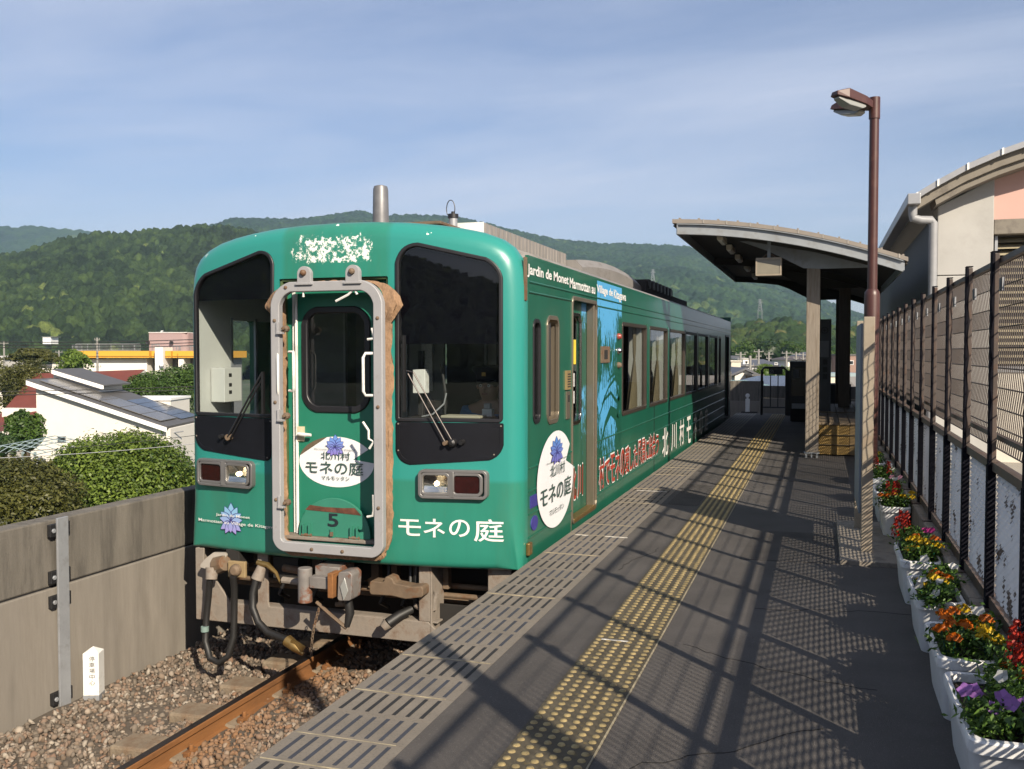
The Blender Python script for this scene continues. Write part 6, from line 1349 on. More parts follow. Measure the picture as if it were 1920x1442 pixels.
def hill(name, ridge, D, r0, r1, cell, crown_h, na, nr, material, base=-7, spur=.22, seed=1, expo=.9, patch=0.0, az=None):
    pxs = np.array([p_[0] for p_ in ridge], float); pys = np.array([p_[1] for p_ in ridge], float)
    px = np.linspace(pxs[0], pxs[-1], na); py = np.interp(px, pxs, pys)
    # smooth the surveyed ridge slightly
    k = np.hanning(9); k /= k.sum(); py = np.convolve(np.pad(py, 4, mode='edge'), k, 'valid')
    u = (px - 960) / FPX; ang = np.arctan(u) - YAW                      # azimuth from +Y towards +X
    dep = D * np.cos(np.arctan(u)); rz = EYE.z + (660 - py) / FPX * dep - crown_h * .8
    if az is not None:                     # ridge given as (azimuth degrees, elevation degrees)
        ang = np.radians(np.linspace(az[0][0], az[-1][0], na)); rz = EYE.z + D * np.tan(np.radians(np.interp(np.degrees(ang), [q[0] for q in az], [q[1] for q in az])))
    rr = np.linspace(0, 1, nr) ** 1.0
    A, T = np.meshgrid(np.arange(na), np.linspace(0, 1.25, nr))
    Rr = r0 + (D - r0) * T
    AZ = ang[A]; X = Rr * np.sin(AZ); Y = Rr * np.cos(AZ)
    RZ = rz[A]
    prof_ = np.where(T <= 1, np.clip(T, 0, 1) ** expo * (1.12 - .12 * np.clip(T, 0, 1)), 1 - (T - 1) * 1.5)
    sp_ = (fbm(X / (D * .11), Y / (D * .11), 4, seed) - .5) * 2 * spur * np.clip(T * (1 - T) * 4, 0, 1)
    sp2 = (fbm(X / (D * .035), Y / (D * .035), 3, seed + 9) - .5) * spur * .5 * np.clip(T * (1 - T) * 4, 0, 1)
    Z = base + (RZ - base) * (prof_ + sp_ + sp2)
    # tree crowns: worley domes
    ci = np.floor(X / cell).astype(np.int64); cj = np.floor(Y / cell).astype(np.int64); best = np.zeros_like(X); tone = np.zeros_like(X)
    def hsh(a, b, s):
        n = (a * 374761393 + b * 668265263 + s * 974711) & 0xffffffff; n = ((n ^ (n >> 13)) * 1274126177) & 0xffffffff; return ((n ^ (n >> 16)) & 0xffff) / 65535.
    for di in (-1, 0, 1):
        for dj in (-1, 0, 1):
            a, b = ci + di, cj + dj; ox = (a + .15 + .7 * hsh(a, b, 1)) * cell; oy = (b + .15 + .7 * hsh(a, b, 2)) * cell; rad = cell * (.52 + .42 * hsh(a, b, 3)); hh = crown_h * (.45 + .75 * hsh(a, b, 4))
            d2 = ((X - ox) ** 2 + (Y - oy) ** 2) / rad ** 2; dome = hh * np.sqrt(np.clip(1 - d2, 0, 1)); up = dome > best; best = np.where(up, dome, best); tone = np.where(up, hsh(a, b, 5), tone)
    Z = Z + best + crown_h * .35 * (fbm(X / (cell * .25), Y / (cell * .25), 2, seed + 3) - .5)
    reg = fbm(X / (D * .05), Y / (D * .05), 3, seed + 20)
    tone = np.clip(.08 + .50 * tone + .7 * (reg - .5), 0, .82)
    pt = fbm(X / (D * .022), Y / (D * .022), 3, seed + 40); tone = np.where((pt > .76 - patch) & (tone > .30), .98, tone)
    V = np.stack([X, Y, Z], -1).reshape(-1, 3); idx = np.arange(na * nr).reshape(nr, na)
    F = np.stack([idx[:-1, :-1], idx[:-1, 1:], idx[1:, 1:], idx[1:, :-1]], -1).reshape(-1, 4)
    return kind(np_mesh(name, V, F, [material], tone=tone.reshape(-1), smooth=False), 'structure')
hill('forested_hill', [(-420, 560), (-250, 530), (-120, 505), (0, 483), (60, 468), (110, 452), (180, 437), (240, 440), (300, 431), (350, 425), (400, 423), (450, 428), (520, 440), (620, 470), (720, 510), (820, 560), (930, 615), (1050, 650)], 760, 300, 760, 4.7, 6.2, 940, 540, M_for1, seed=3, expo=1.25, patch=.0, spur=.13)
hill('wooded_slope', [(1180, 655), (1260, 630), (1330, 622), (1390, 612), (1425, 602), (1465, 598), (1500, 607), (1560, 612), (1640, 622), (1760, 640), (1900, 652)], 470, 250, 470, 6.0, 5.5, 440, 190, M_for4, seed=8, expo=1.0, patch=.04, spur=.15)
hill('mountain', [(-900, 600), (-500, 580), (-200, 550), (0, 520), (200, 478), (390, 426), (440, 411), (510, 411), (560, 412), (620, 404), (670, 396), (720, 404), (780, 404), (820, 404), (860, 408), (910, 419), (960, 431), (1010, 443), (1060, 451), (1130, 457), (1200, 458), (1250, 460), (1290, 463), (1350, 483), (1400, 502), (1450, 522), (1520, 552), (1600, 585), (1750, 622), (1900, 640), (2200, 650)], 1900, 620, 1900, 8.5, 8, 1050, 460, M_for3, seed=14, spur=.13, expo=1.2, patch=.0)
hill('distant_mountain', [(-900, 470), (-400, 440), (-100, 428), (0, 424), (40, 426), (75, 424), (110, 430), (150, 431), (185, 436), (215, 440), (260, 434), (300, 437), (340, 442), (400, 450), (500, 470), (700, 520)], 2700, 1700, 2700, 14, 8, 560, 200, M_for3, seed=23, spur=.12, expo=1.2)

hill('opposite_hill', [(0, 600), (1, 600)], 650, 260, 650, 9, 6, 420, 110, M_for1, seed=31, spur=.12, expo=1.2, az=[(95, 1), (120, 2), (150, 2.8), (170, 3.4), (180, 4.2), (188, 5.0), (198, 6.0), (212, 6.6), (235, 5.0), (275, 3.5)])
# ------------------------------------------------------------------ trees
M_bark = mat('bark', (.10, .075, .05), .9, var=.3, scale=6, stretch=(3, 3, .5), bump=.4)
LEAF = dict(lush=leafmat('lush_leaves', (.022, .062, .012), (.23, .32, .05), .32), mid=leafmat('mid_leaves', (.022, .058, .012), (.10, .175, .03), .25), olive=leafmat('olive_leaves', (.030, .042, .010), (.135, .135, .030), .25), bright=leafmat('bright_leaves', (.05, .11, .012), (.22, .32, .05), .3), dark=leafmat('dark_leaves', (.014, .038, .010), (.05, .095, .022), .2))
def tree(name, label, c, rad, leaves, size, key, seed, ground=-7.2, clumps=26, group='trees beyond the parapet', core=.62, flat=0.0):
    rg = np.random.default_rng(seed); c = Vector(c); rx, ry, rz = rad
    root = thing(name, label, 'tree' if 'tree' in name else 'bush', (c.x, c.y, ground), group)
    # clump centres over the crown
    d = rg.normal(size=(clumps, 3)); d /= np.linalg.norm(d, axis=1)[:, None]; d[:, 2] = np.where(d[:, 2] < -.35, -d[:, 2], d[:, 2])
    cr_ = rg.uniform(.24, .42, clumps); cc = d * (1 - cr_ * .75)[:, None] * rg.uniform(.72, 1.0, (clumps, 1))
    k = rg.choice(clumps, leaves, p=cr_ ** 2 / (cr_ ** 2).sum())
    e = rg.normal(size=(leaves, 3)); e /= np.linalg.norm(e, axis=1)[:, None]; e[:, 2] = np.where((e[:, 2] < -.2) & (rg.random(leaves) < .7), -e[:, 2], e[:, 2])
    sh = rg.uniform(.62, 1.06, leaves) ** .5
    if flat: e[:, 2] *= (1 - flat)
    P = (cc[k] + e * (cr_[k] * sh)[:, None]) * np.array([rx, ry, rz]) + np.array(c[:])
    P = P + (rg.random(leaves) < .03)[:, None] * e * rg.uniform(.05, .22, (leaves, 1)) * np.array([rx, ry, rz]) * .5
    Nn = e * .8 + np.array([0, 0, .45]) + rg.normal(size=(leaves, 3)) * .55
    V, F = leaf_quads(P, Nn, size, rg, 1.9)
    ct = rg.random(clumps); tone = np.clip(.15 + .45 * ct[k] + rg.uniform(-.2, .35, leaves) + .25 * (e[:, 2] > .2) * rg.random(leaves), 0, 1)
    np_mesh('crown', V, F, [LEAF[key]], tone=np.repeat(tone, 4), parent=root)
    # inner twigs and trunk
    m_ = MB(); m_.tube([(c.x, c.y, ground), (c.x + .1 * rx, c.y, lerp(ground, c.z, .6)), (c.x, c.y, c.z)], [.10 * rx + .05, .07 * rx + .04, .03 * rx + .02], M_bark, 8)
    for i in range(min(clumps, 14)):
        q = Vector(cc[i] * np.array([rx, ry, rz])) + c; m_.tube([(c.x, c.y, lerp(ground, c.z, .55 + .3 * rg.random())), Vector((c.x, c.y, c.z)).lerp(q, .5) + Vector((0, 0, -.1 * rz)), q], [.035 * rx + .01, .02 * rx + .01, .008 * rx + .004], M_bark, 5)
    m_.build('trunk', root, smooth=50)
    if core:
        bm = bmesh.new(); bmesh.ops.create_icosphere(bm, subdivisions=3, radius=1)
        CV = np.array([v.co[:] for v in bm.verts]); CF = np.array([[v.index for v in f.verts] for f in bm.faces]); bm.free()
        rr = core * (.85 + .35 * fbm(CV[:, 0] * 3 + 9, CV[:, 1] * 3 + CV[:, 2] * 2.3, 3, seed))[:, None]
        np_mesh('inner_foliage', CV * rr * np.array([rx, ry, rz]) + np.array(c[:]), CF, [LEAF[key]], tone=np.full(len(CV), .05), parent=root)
    return root
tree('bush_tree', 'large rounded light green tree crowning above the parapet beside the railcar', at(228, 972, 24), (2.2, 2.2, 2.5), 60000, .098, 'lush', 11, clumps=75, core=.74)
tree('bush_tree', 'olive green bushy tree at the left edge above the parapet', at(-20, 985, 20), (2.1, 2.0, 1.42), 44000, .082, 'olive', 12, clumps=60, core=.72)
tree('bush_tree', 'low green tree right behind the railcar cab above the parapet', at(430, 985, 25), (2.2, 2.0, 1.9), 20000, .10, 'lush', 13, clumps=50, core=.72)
tree('bush_tree', 'dense green tree between the white house and the orange trimmed school', at(335, 770, 66), (4.0, 3.2, 3.2), 24000, .19, 'mid', 14, clumps=40, core=.75)
tree('bush_tree', 'smaller green tree touching the right wall of the white house', at(268, 755, 63), (1.9, 1.8, 1.9), 9000, .16, 'mid', 15, clumps=22, core=.7)
tree('broadleaf_tree', 'dark olive layered tree left of the white house', at(40, 745, 70), (3.4, 3.0, 3.3), 16000, .17, 'olive', 16, clumps=40, core=.4, flat=.4)
tree('broadleaf_tree', 'brownish spreading tree at the left edge behind the red roof', at(-50, 725, 74), (3.6, 3.0, 3.4), 16000, .18, 'olive', 17, clumps=36, core=.45, flat=.4)
tree('broadleaf_tree', 'flat topped brownish tree below the small hillside house', at(62, 672, 95), (3.0, 2.4, 1.2), 3500, .30, 'olive', 18, clumps=26, core=.4, flat=.5)
tree('broadleaf_tree', 'bright green tree in front of the school balcony', at(140, 690, 100), (2.2, 2.0, 1.9), 3200, .30, 'bright', 19, clumps=22, core=.4)
tree('bush', 'green bush at the foot of the white house on its left side', at(50, 815, 46), (1.1, 1.0, 1.25), 3500, .19, 'mid', 20, clumps=20, core=.65)
tree('bush', 'dark shrub under the blue pipe frame at the left edge', at(-8, 842, 40), (.95, .8, .75), 2500, .16, 'dark', 21, clumps=16, core=.65)
tree('bush_tree', 'green tree hiding the lower right of the white house', at(330, 835, 55), (1.5, 1.4, 1.3), 3000, .24, 'dark', 22, clumps=18, core=.7)
for i, (x, y, r_, dd, k_, lab) in enumerate(((1392, 668, 3.2, 165, 'mid', 'round green tree beyond the roofs just right of the railcar'), (1440, 662, 3.6, 175, 'dark', 'dark green tree behind the grey tiled roof'), (1490, 664, 3.4, 168, 'mid', 'green tree left of the timber canopy post in the distance'), (1435, 702, 1.1, 80, 'bright', 'small bright green tree behind the platform gate'), (1472, 706, 1.0, 78, 'bright', 'small bright green shrub between gate and black cabinet'), (1568, 672, 3.0, 150, 'mid', 'green tree seen through the canopy beside the information board'))):
    tree('broadleaf_tree', lab, at(x, y, dd), (r_, r_, r_ * .85), 1800, r_ * .11, k_, 40 + i, clumps=18, group='trees beyond the platform end', core=.7)
bn = thing('banana_plant', 'pale banana plant with broad torn leaves left of the white house', 'plant', tuple(at(24, 800, 47)[:2]) + (-7.2,))
c0 = at(24, 812, 47); bm_v = MB(); rg = np.random.default_rng(5)
for i in range(8):
    a = i * .8; L_ = rg.uniform(.8, 1.2); pts = [c0 + Vector((math.cos(a) * t_ * L_ * .55, math.sin(a) * t_ * L_ * .55, 1.1 * t_ - .75 * t_ * t_ * (1 if i % 3 else .3))) for t_ in np.linspace(0, 1, 8)]
    sd_ = Vector((-math.sin(a), math.cos(a), 0)); vs = []
    for j, p_ in enumerate(pts): ww = .20 * math.sin(math.pi * (j + .6) / 8.2); vs += [p_ + sd_ * ww, p_ + Vector((0, 0, -.03)), p_ - sd_ * ww]
    o0 = len(bm_v.v); bm_v.add(vs, [(3 * j + k_, 3 * j + k_ + 1, 3 * j + k_ + 4, 3 * j + k_ + 3) for j in range(7) for k_ in (0, 1)], mat('banana_leaf', (.17, .24, .05), .5, var=.25, scale=4))
bm_v.build('leaves', bn, fixn=False); m_ = MB(); m_.cyl((c0.x, c0.y, -7.2), tuple(c0), .12, mat('banana_stem', (.16, .17, .06), .6)); m_.build('stem', bn, smooth=40)

# ------------------------------------------------------------------ town on the left
M_hw = mat('white_siding', (.74, .71, .65), .7, var=.03, scale=1.5); M_fas = mat('white_fascia', (.90, .90, .89), .5, var=.03); M_slate = mat('grey_slate', (.13, .125, .12), .55, var=.12, scale=2)
M_redr = mat('red_roof', (.20, .050, .035), .7, var=.12, scale=1.2); M_solar = mat('solar_panel', (.06, .07, .095), .2, var=.3, scale=1.1, spec=.8); M_solg = mat('grey_solar_panel', (.20, .19, .175), .25, var=.15, scale=1.1, spec=.6); M_win = mat('window_dark', (.03, .035, .04), .12, var=.2)
def frame_at(px, py, d):
    "local axes at a far spot: right along the picture, back along the view, up"
    o = at(px, py, d); o = Vector((o.x, o.y, 0)); return o
RX = Vector((math.cos(YAW), math.sin(YAW), 0)); RY = Vector((-math.sin(YAW), math.cos(YAW), 0))
def L2W(o, a, b, z): q = o + RX * a + RY * b; return (q.x, q.y, z)
def lbox(mb, o, a0, a1, b0, b1, z0, z1, m):
    vs = [L2W(o, a, b, z) for z in (z0, z1) for b in (b0, b1) for a in (a0, a1)]; return mb.add(vs, [(0, 2, 3, 1), (4, 5, 7, 6), (0, 1, 5, 4), (2, 6, 7, 3), (0, 4, 6, 2), (1, 3, 7, 5)], m)
def lprism(mb, o, poly, b0, b1, m):
    return mb.prism(poly, lambda u, v, dd: L2W(o, u, dd, v), b0, b1, m)
def q_(px, d): return (px - 960) / FPX * d
def z_(py, d): return EYE.z + (660 - py) / FPX * d
def S(px, py, d): return (px - 960) / FPX * d - 0, EYE.z + (660 - py) / FPX * d
# white house with single pitch roof
Dh = 50.0; oh = Vector((0, 0, 0)) + RY * Dh
def hx(px): return (px - 960) / FPX * Dh
def hz(py): return EYE.z + (660 - py) / FPX * Dh
wh_ = thing('white_house', 'white house with low sloping solar panel roof below the hill', 'house', L2W(oh, hx(190), 3, -7.2))
m_ = MB(); xl, xr = hx(67), hx(318); zl, zr_ = hz(722), hz(800)
lprism(m_, oh, [(xl, -7.2), (xr, -7.2), (xr, zr_ - .12), (xl, zl - .12)], 0, 6.0, M_hw); hw_ = m_.build('wall', wh_)
def slab(mb, o, x0, z0, x1, z1, b0, b1, th, m): return lprism(mb, o, [(x0, z0), (x1, z1), (x1, z1 - th), (x0, z0 - th)], b0, b1, m)
m_ = MB(); slab(m_, oh, hx(55), hz(711), hx(316), hz(799), -.35, 6.2, .10, M_slate); rf = m_.build('roof', wh_)
m_ = MB(); slab(m_, oh, hx(55), hz(713), hx(316), hz(801), -.38, -.352, .24, M_fas); m_.build('fascia', rf)
sl_ = (hz(799) - hz(711)) / (hx(316) - hx(55))
m_ = MB()
for i in range(6):
    xa = hx(70) + i * 1.08; 
    if xa + 1.0 > hx(305): continue
    for j in range(1):
        za = hz(711) + (xa - hx(55)) * sl_ + .05; slab(m_, oh, xa, za + .04, xa + 1.03, za + .04 + 1.03 * sl_, .25, 2.6 , .04, M_solg)
m_.build('solar_panels', rf)
m_ = MB()
for i in range(5): 
    zc = lambda xq: hz(711) + (xq - hx(55)) * sl_ + .005
    xa = hx(195) + i * .62; slab(m_, oh, xa, zc(xa) + .06, xa + .58, zc(xa + .58) + .06, 2.9, 5.6, .04, M_solar)
m_.build('solar_panels', rf)
m_ = MB(); lprism(m_, oh, [(q_(100, 52.9), z_(715, 52.9)), (q_(186, 52.9), z_(752, 52.9)), (q_(186, 52.9), z_(726, 52.9)), (q_(100, 52.9), z_(698, 52.9))], 2.9, 6.0, M_hw); m_.build('clerestory_wall', wh_)
m_ = MB(); slab(m_, oh, q_(97, 52.5), z_(692, 52.5), q_(194, 52.5), z_(722, 52.5), 2.5, 6.2, .08, M_slate); r2_ = m_.build('upper_roof', wh_); m_ = MB(); slab(m_, oh, q_(97, 52.5), z_(693.2, 52.5), q_(194, 52.5), z_(723.2, 52.5), 2.46, 2.499, .22, M_fas); m_.build('fascia', r2_)
m_ = MB(); lbox(m_, oh, q_(232, 56.2), q_(319, 56.2), 6.2, 9.5, -7.2, z_(746, 56.2) - .15, M_hw); lbox(m_, oh, q_(230, 56.2), q_(321, 56.2), 6.1, 9.6, z_(746, 56.2) - .15, z_(746, 56.2) - .02, M_fas); m_.build('rear_block', wh_)
for x0, x1, y0, y1 in ((106, 122, 818, 830),):
    m_ = MB(); lbox(m_, oh, hx(x0), hx(x1), -.05, .0, hz(y1), hz(y0), M_galv); lbox(m_, oh, hx(x0) + .04, hx(x1) - .04, -.06, -.05, hz(y1) + .04, hz(y0) - .04, M_win); m_.build('window', wh_)
m_ = MB(); m_.tube([L2W(oh, hx(300), -.12, -3.0), L2W(oh, hx(300), -.12, hz(815)), L2W(oh, hx(330), 1.0, hz(812))], .035, M_galv, 6); m_.build('downpipe', wh_)
# red roofed house behind
Dr = 66; orr = RY * Dr
rh = thing('red_roofed_house', 'house with large plain red roof behind the white house', 'house', L2W(orr, q_(180, Dr), 3, -7.2))
m_ = MB(); x0, x1 = q_(66, Dr + 3), q_(271, Dr + 3); zt, zb = z_(694, Dr + 3) , z_(764, Dr - 1.2)
m_.add([L2W(orr, x0, 3, zt - .25), L2W(orr, x1, 3, zt + .05), L2W(orr, x1 - 1.4, -1.2, zb), L2W(orr, x0 - 1.2, -1.2, zb - 1.4), L2W(orr, x0, 7, zb), L2W(orr, x1, 7, zb)], [(0, 3, 2, 1), (0, 1, 5, 4)], M_redr); m_.add([L2W(orr, x1 + .02, 3, zt + .04), L2W(orr, x1 - 1.38, -1.2, zb - .02), L2W(orr, x1 + .02, 7, zb)], [(0, 1, 2)], M_hw); m_.build('roof', rh, fixn=False)
m_ = MB(); lbox(m_, orr, x0 - .6, x1 - 1.5, -.5, 6.5, -7.2, zb - .1, M_hw); m_.build('wall', rh)
o2 = RY * 58; lr = thing('low_red_roof_house', 'small red roof at the far left edge beside the banana plant', 'house', L2W(o2, q_(0, 58), 2, -7.2))
m_ = MB(); m_.add([L2W(o2, q_(-60, 58), 2, z_(800, 58)), L2W(o2, q_(10, 58), 2, z_(792, 58)), L2W(o2, q_(22, 58), -.5, z_(806, 58)), L2W(o2, q_(-80, 58), -.5, z_(818, 58))], [(0, 3, 2, 1)], M_redr); m_.build('roof', lr, fixn=False); m_ = MB(); lbox(m_, o2, q_(-70, 58), q_(12, 58), -.2, 2, -7.2, z_(818, 58) - .1, M_hw); m_.build('wall', lr)
# school
Ds = 120; os_ = RY * Ds; M_org = mat('orange_band', (.72, .37, .035), .7, var=.04); M_sw = mat('school_white', (.86, .83, .77), .75, var=.04); M_pk = mat('school_pink', (.47, .34, .34), .8, var=.04); M_shade = mat('grey_recess', (.28, .28, .28), .8)
X = lambda px: q_(px, Ds); Zs = lambda py: z_(py, Ds)
sc_ = thing('school_building', 'long white building with orange roof band and pink stair tower', 'building', L2W(os_, X(250), 4, -7.2))
m_ = MB(); lbox(m_, os_, X(150), X(270), 1.0, 8, -7.2, Zs(673), M_sw); lbox(m_, os_, X(270), X(296), 3.2, 8, -7.2, Zs(673), M_shade); lbox(m_, os_, X(122), X(150), 2, 8, -7.2, Zs(659), M_sw); lbox(m_, os_, X(293), X(308), -.4, 3, -7.2, Zs(651), M_sw); lbox(m_, os_, X(308), X(420), 3.2, 8, -7.2, Zs(672), M_shade); lbox(m_, os_, X(332), X(342), .5, 3, -7.2, Zs(672), M_sw); m_.build('wall', sc_)
for a, b, d0 in ((140, 280, 0.0), (280, 296, .8), (309, 320, .2), (320, 333, .8), (333, 430, .2)):
    m_ = MB(); lbox(m_, os_, X(a), X(b) - .02, d0, 8, Zs(671), Zs(658), M_org); lbox(m_, os_, X(a) - .02, X(b) - .03, d0 - .08, d0 - .001, Zs(668.6), Zs(667.8), mat('band_groove', (.45, .20, .02), .8)); m_.build('orange_band', sc_)
m_ = MB(); n_ = 14; arc = [(X(263), 3.0), (X(326), 3.0)] + [(X(326) + .7 * math.sin(a), 3.7 - .7 * math.cos(a)) for a in np.linspace(.3, 1.5, 6)] + [(X(326) + .7, 7), (X(263), 7)]
m_.prism(arc, lambda u, v, dd: L2W(os_, u, v, dd), Zs(660), Zs(623), M_pk); tw = m_.build('stair_tower', sc_)
m_ = MB(); lbox(m_, os_, X(262.5), X(336), 2.9, 7.1, Zs(623), Zs(622), M_fas); m_.tube([L2W(os_, X(281), 4, Zs(622)), L2W(os_, X(281), 4, Zs(619.5)), L2W(os_, X(285), 4, Zs(619.5))], .06, M_fas, 5); m_.build('tower_coping', tw)
for px in (264, 309):
    m_ = MB(); m_.lathe([(.05, -.2), (.22, -.3), (.22, 0), (.1, .1)], L2W(os_, X(px), 2.7, Zs(642)), M_dk, 10, 'y'); m_.build('loudspeaker', sc_, smooth=40)
m_ = MB()
for a, b, yt, yb_, d0 in ((122, 140, 647, 658.5, 2), (141, 262, 645, 657.5, .2), (280, 294, 646, 658, .9), (320, 333, 648, 659, .9), (334, 430, 649, 659.5, .3)):
    for py in (yt, yb_ - .8): m_.beam(L2W(os_, X(a), d0 + .1, Zs(py)), L2W(os_, X(b), d0 + .1, Zs(py)), .07, .07, M_galv)
    k = a
    while k <= b: m_.beam(L2W(os_, X(k), d0 + .1, Zs(yb_)), L2W(os_, X(k), d0 + .1, Zs(yt)), .08, .08, M_galv); k += 22 if b - a > 60 else max(6, (b - a) / 2)
    k = a
    while k <= b: m_.beam(L2W(os_, X(k), d0 + .12, Zs(yb_)), L2W(os_, X(k), d0 + .12, Zs(yt)), .025, .025, M_galv); k += 2.2
m_.build('roof_railing', sc_)
m_ = MB()
for a in (274, 280, 315, 322, 350): m_.beam(L2W(os_, X(a), 3.1, Zs(700)), L2W(os_, X(a), 3.1, Zs(672)), .1, .1, M_galv)
m_.build('mullions', sc_)
m_ = MB(); m_.lathe([(.35, -.5), (.28, -.4), (.06, 0)], L2W(os_, X(311), -.6, Zs(682)), M_fas, 12, 'y'); m_.build('loudspeaker', sc_)
sm_h = thing('hillside_house', 'tiny white house alone at the foot of the wooded hill', 'house', tuple(at(88, 640, 240)))
m_ = MB(); o3 = RY * 240; lbox(m_, o3, q_(81, 240), q_(96, 240), 0, 4, z_(645, 240), z_(632, 240), M_fas); lbox(m_, o3, q_(80, 240), q_(100, 240), -.2, 4.2, z_(632, 240), z_(631.3, 240), M_galv); m_.build('wall', sm_h)
# low white buildings at far left
for i, (a, b, yt, d, lab) in enumerate(((-40, 8, 668, 130, 'white block at the left picture edge behind the trees'), (60, 100, 684, 130, 'low grey roof between the trees near the flat topped tree'), (98, 118, 676, 128, 'small pale roof left of the bright green tree'))):
    o4 = RY * d; t_ = thing('house', lab, 'house', L2W(o4, q_(a, d), 2, -7.2)); m_ = MB(); lbox(m_, o4, q_(a, d), q_(b, d), 0, 6, -7.2, z_(yt + 4, d), M_hw if i != 1 else M_sw); m_.build('wall', t_); m_ = MB(); lprism(m_, o4, [(q_(a, d) - .3, z_(yt + 4, d)), (q_(b, d) + .3, z_(yt + 4, d)), (q_(b, d) - .4, z_(yt, d)), (q_(a, d) + .4, z_(yt, d))], -.3, 6.3, M_slate if i else M_fas); m_.build('roof', t_)
# pale blue pipe frame
pf = thing('pipe_frame', 'pale blue pipe greenhouse frame left of the white house', 'frame', tuple(at(30, 860, 34)))
M_pb = mat('pale_blue_pipe', (.36, .47, .50), .5, var=.08); m_ = MB(); o5 = RY * 34
for b in np.linspace(0, 4, 6): m_.tube([L2W(o5, q_(-60, 34), b, z_(864, 34)), L2W(o5, q_(-20, 34), b, z_(840, 34)), L2W(o5, q_(0, 34), b, z_(836, 34)), L2W(o5, q_(38, 34), b, z_(843, 34)), L2W(o5, q_(64, 34), b, z_(853, 34))], .018, M_pb, 6)
for px, py in ((0, 836), (38, 843), (64, 853), (20, 839)): m_.cyl(L2W(o5, q_(px, 34), 0, z_(py, 34)), L2W(o5, q_(px, 34), 4, z_(py, 34)), .016, M_pb, 6)
for px in (40, 63): m_.beam(L2W(o5, q_(px, 34), 0, -7.2), L2W(o5, q_(px, 34), 0, z_(848, 34)), .07, .07, M_pb)
m_.build('pipes', pf)
# utility poles and wires
M_pole = mat('concrete_pole', (.36, .35, .33), .8, var=.08)
def upole(px, ptop, pbot, d, label, arms=((.0, .9),), group='utility poles'):
    b = at(px, pbot, d); t_ = at(px, ptop, d); r_ = thing('utility_pole', label, 'utility pole', (b.x, b.y, -7.2), group)
    m_ = MB(); m_.cyl((b.x, b.y, -7.2), (b.x, b.y, t_.z), .17, M_pole, 8, .10); m_.build('pole', r_)
    m_ = MB()
    for dz, wd in arms: m_.beam(tuple(Vector((b.x, b.y, t_.z - .25 - dz)) - RX * wd * .6), tuple(Vector((b.x, b.y, t_.z - .25 - dz)) + RX * wd * .6), .07, .07, M_pole); 
    for dz, wd in arms:
        for s_ in (-.5, .5): q = Vector((b.x, b.y, t_.z - .2 - dz)) + RX * wd * s_; m_.cyl(tuple(q), tuple(q + Vector((0, 0, .16))), .035, M_pole, 6)
    m_.build('cross_arm', r_)
    return b, t_
upole(183, 633, 700, 104, 'concrete utility pole in front of the white school wall', ((0, .5), (.6, .4), (3.0, .7)))
upole(8, 640, 680, 120, 'utility pole at the far left picture edge', ((0, 1.0), (1.6, 1.1)))
upole(111, 657, 690, 125, 'short utility pole left of the bright green tree', ((0, .8),))
for px, yt, d, lab in ((1388, 660, 95, 'white utility pole next to the rear of the railcar'), (1406, 667, 70, 'white utility pole standing nearest right of the railcar'), (1422, 655, 100, 'tall white utility pole above the grey tiled roof'), (1441, 660, 110, 'utility pole behind the ridge of the grey roof'), (1474, 658, 105, 'utility pole above the black cabinet'), (1492, 660, 112, 'thin utility pole nearest the timber canopy post'), (1505, 661, 112, 'utility pole beside the timber canopy post')):
    upole(px, yt, 715, d, lab, ((0, .9), (.5, .5)), 'utility poles beyond the platform end')
M_cable = mat('black_cable', (.02, .02, .022), .6)
def cable(p0, p1, sag, label, r_=.045, m=None, x0=None):
    pts = [Vector(p0).lerp(Vector(p1), t_) - Vector((0, 0, sag * 4 * t_ * (1 - t_))) for t_ in np.linspace(0, 1, 18)]; m_ = MB(); m_.tube(pts, r_, m or M_cable, 5); o = m_.build('overhead_cable', None, loc=tuple(pts[9])); tag(o, label, 'cable', 'cables over the town')
cable(at(-60, 640, 100), at(420, 634, 104), .25, 'upper of the black cables crossing before the wooded hill')
cable(at(-60, 646, 100), at(420, 640, 104), .25, 'second black cable crossing before the wooded hill')
cable(at(-60, 650, 100), at(420, 645, 104), .3, 'lower black cable crossing before the wooded hill')
cable(at(-60, 861, 18), at(400, 828, 20), .05, 'thick pale cable passing in front of the round green tree', .007, M_galv)
cable(at(-60, 852, 18), at(400, 812, 20), .05, 'thin black cable above the pale one before the round tree', .006)
cable(at(-60, 735, 40), at(420, 722, 44), .05, 'thin black cable across the sloping solar roof', .018)
cable(at(-60, 742, 40), at(420, 728, 44), .05, 'lower thin black cable across the sloping solar roof', .018)
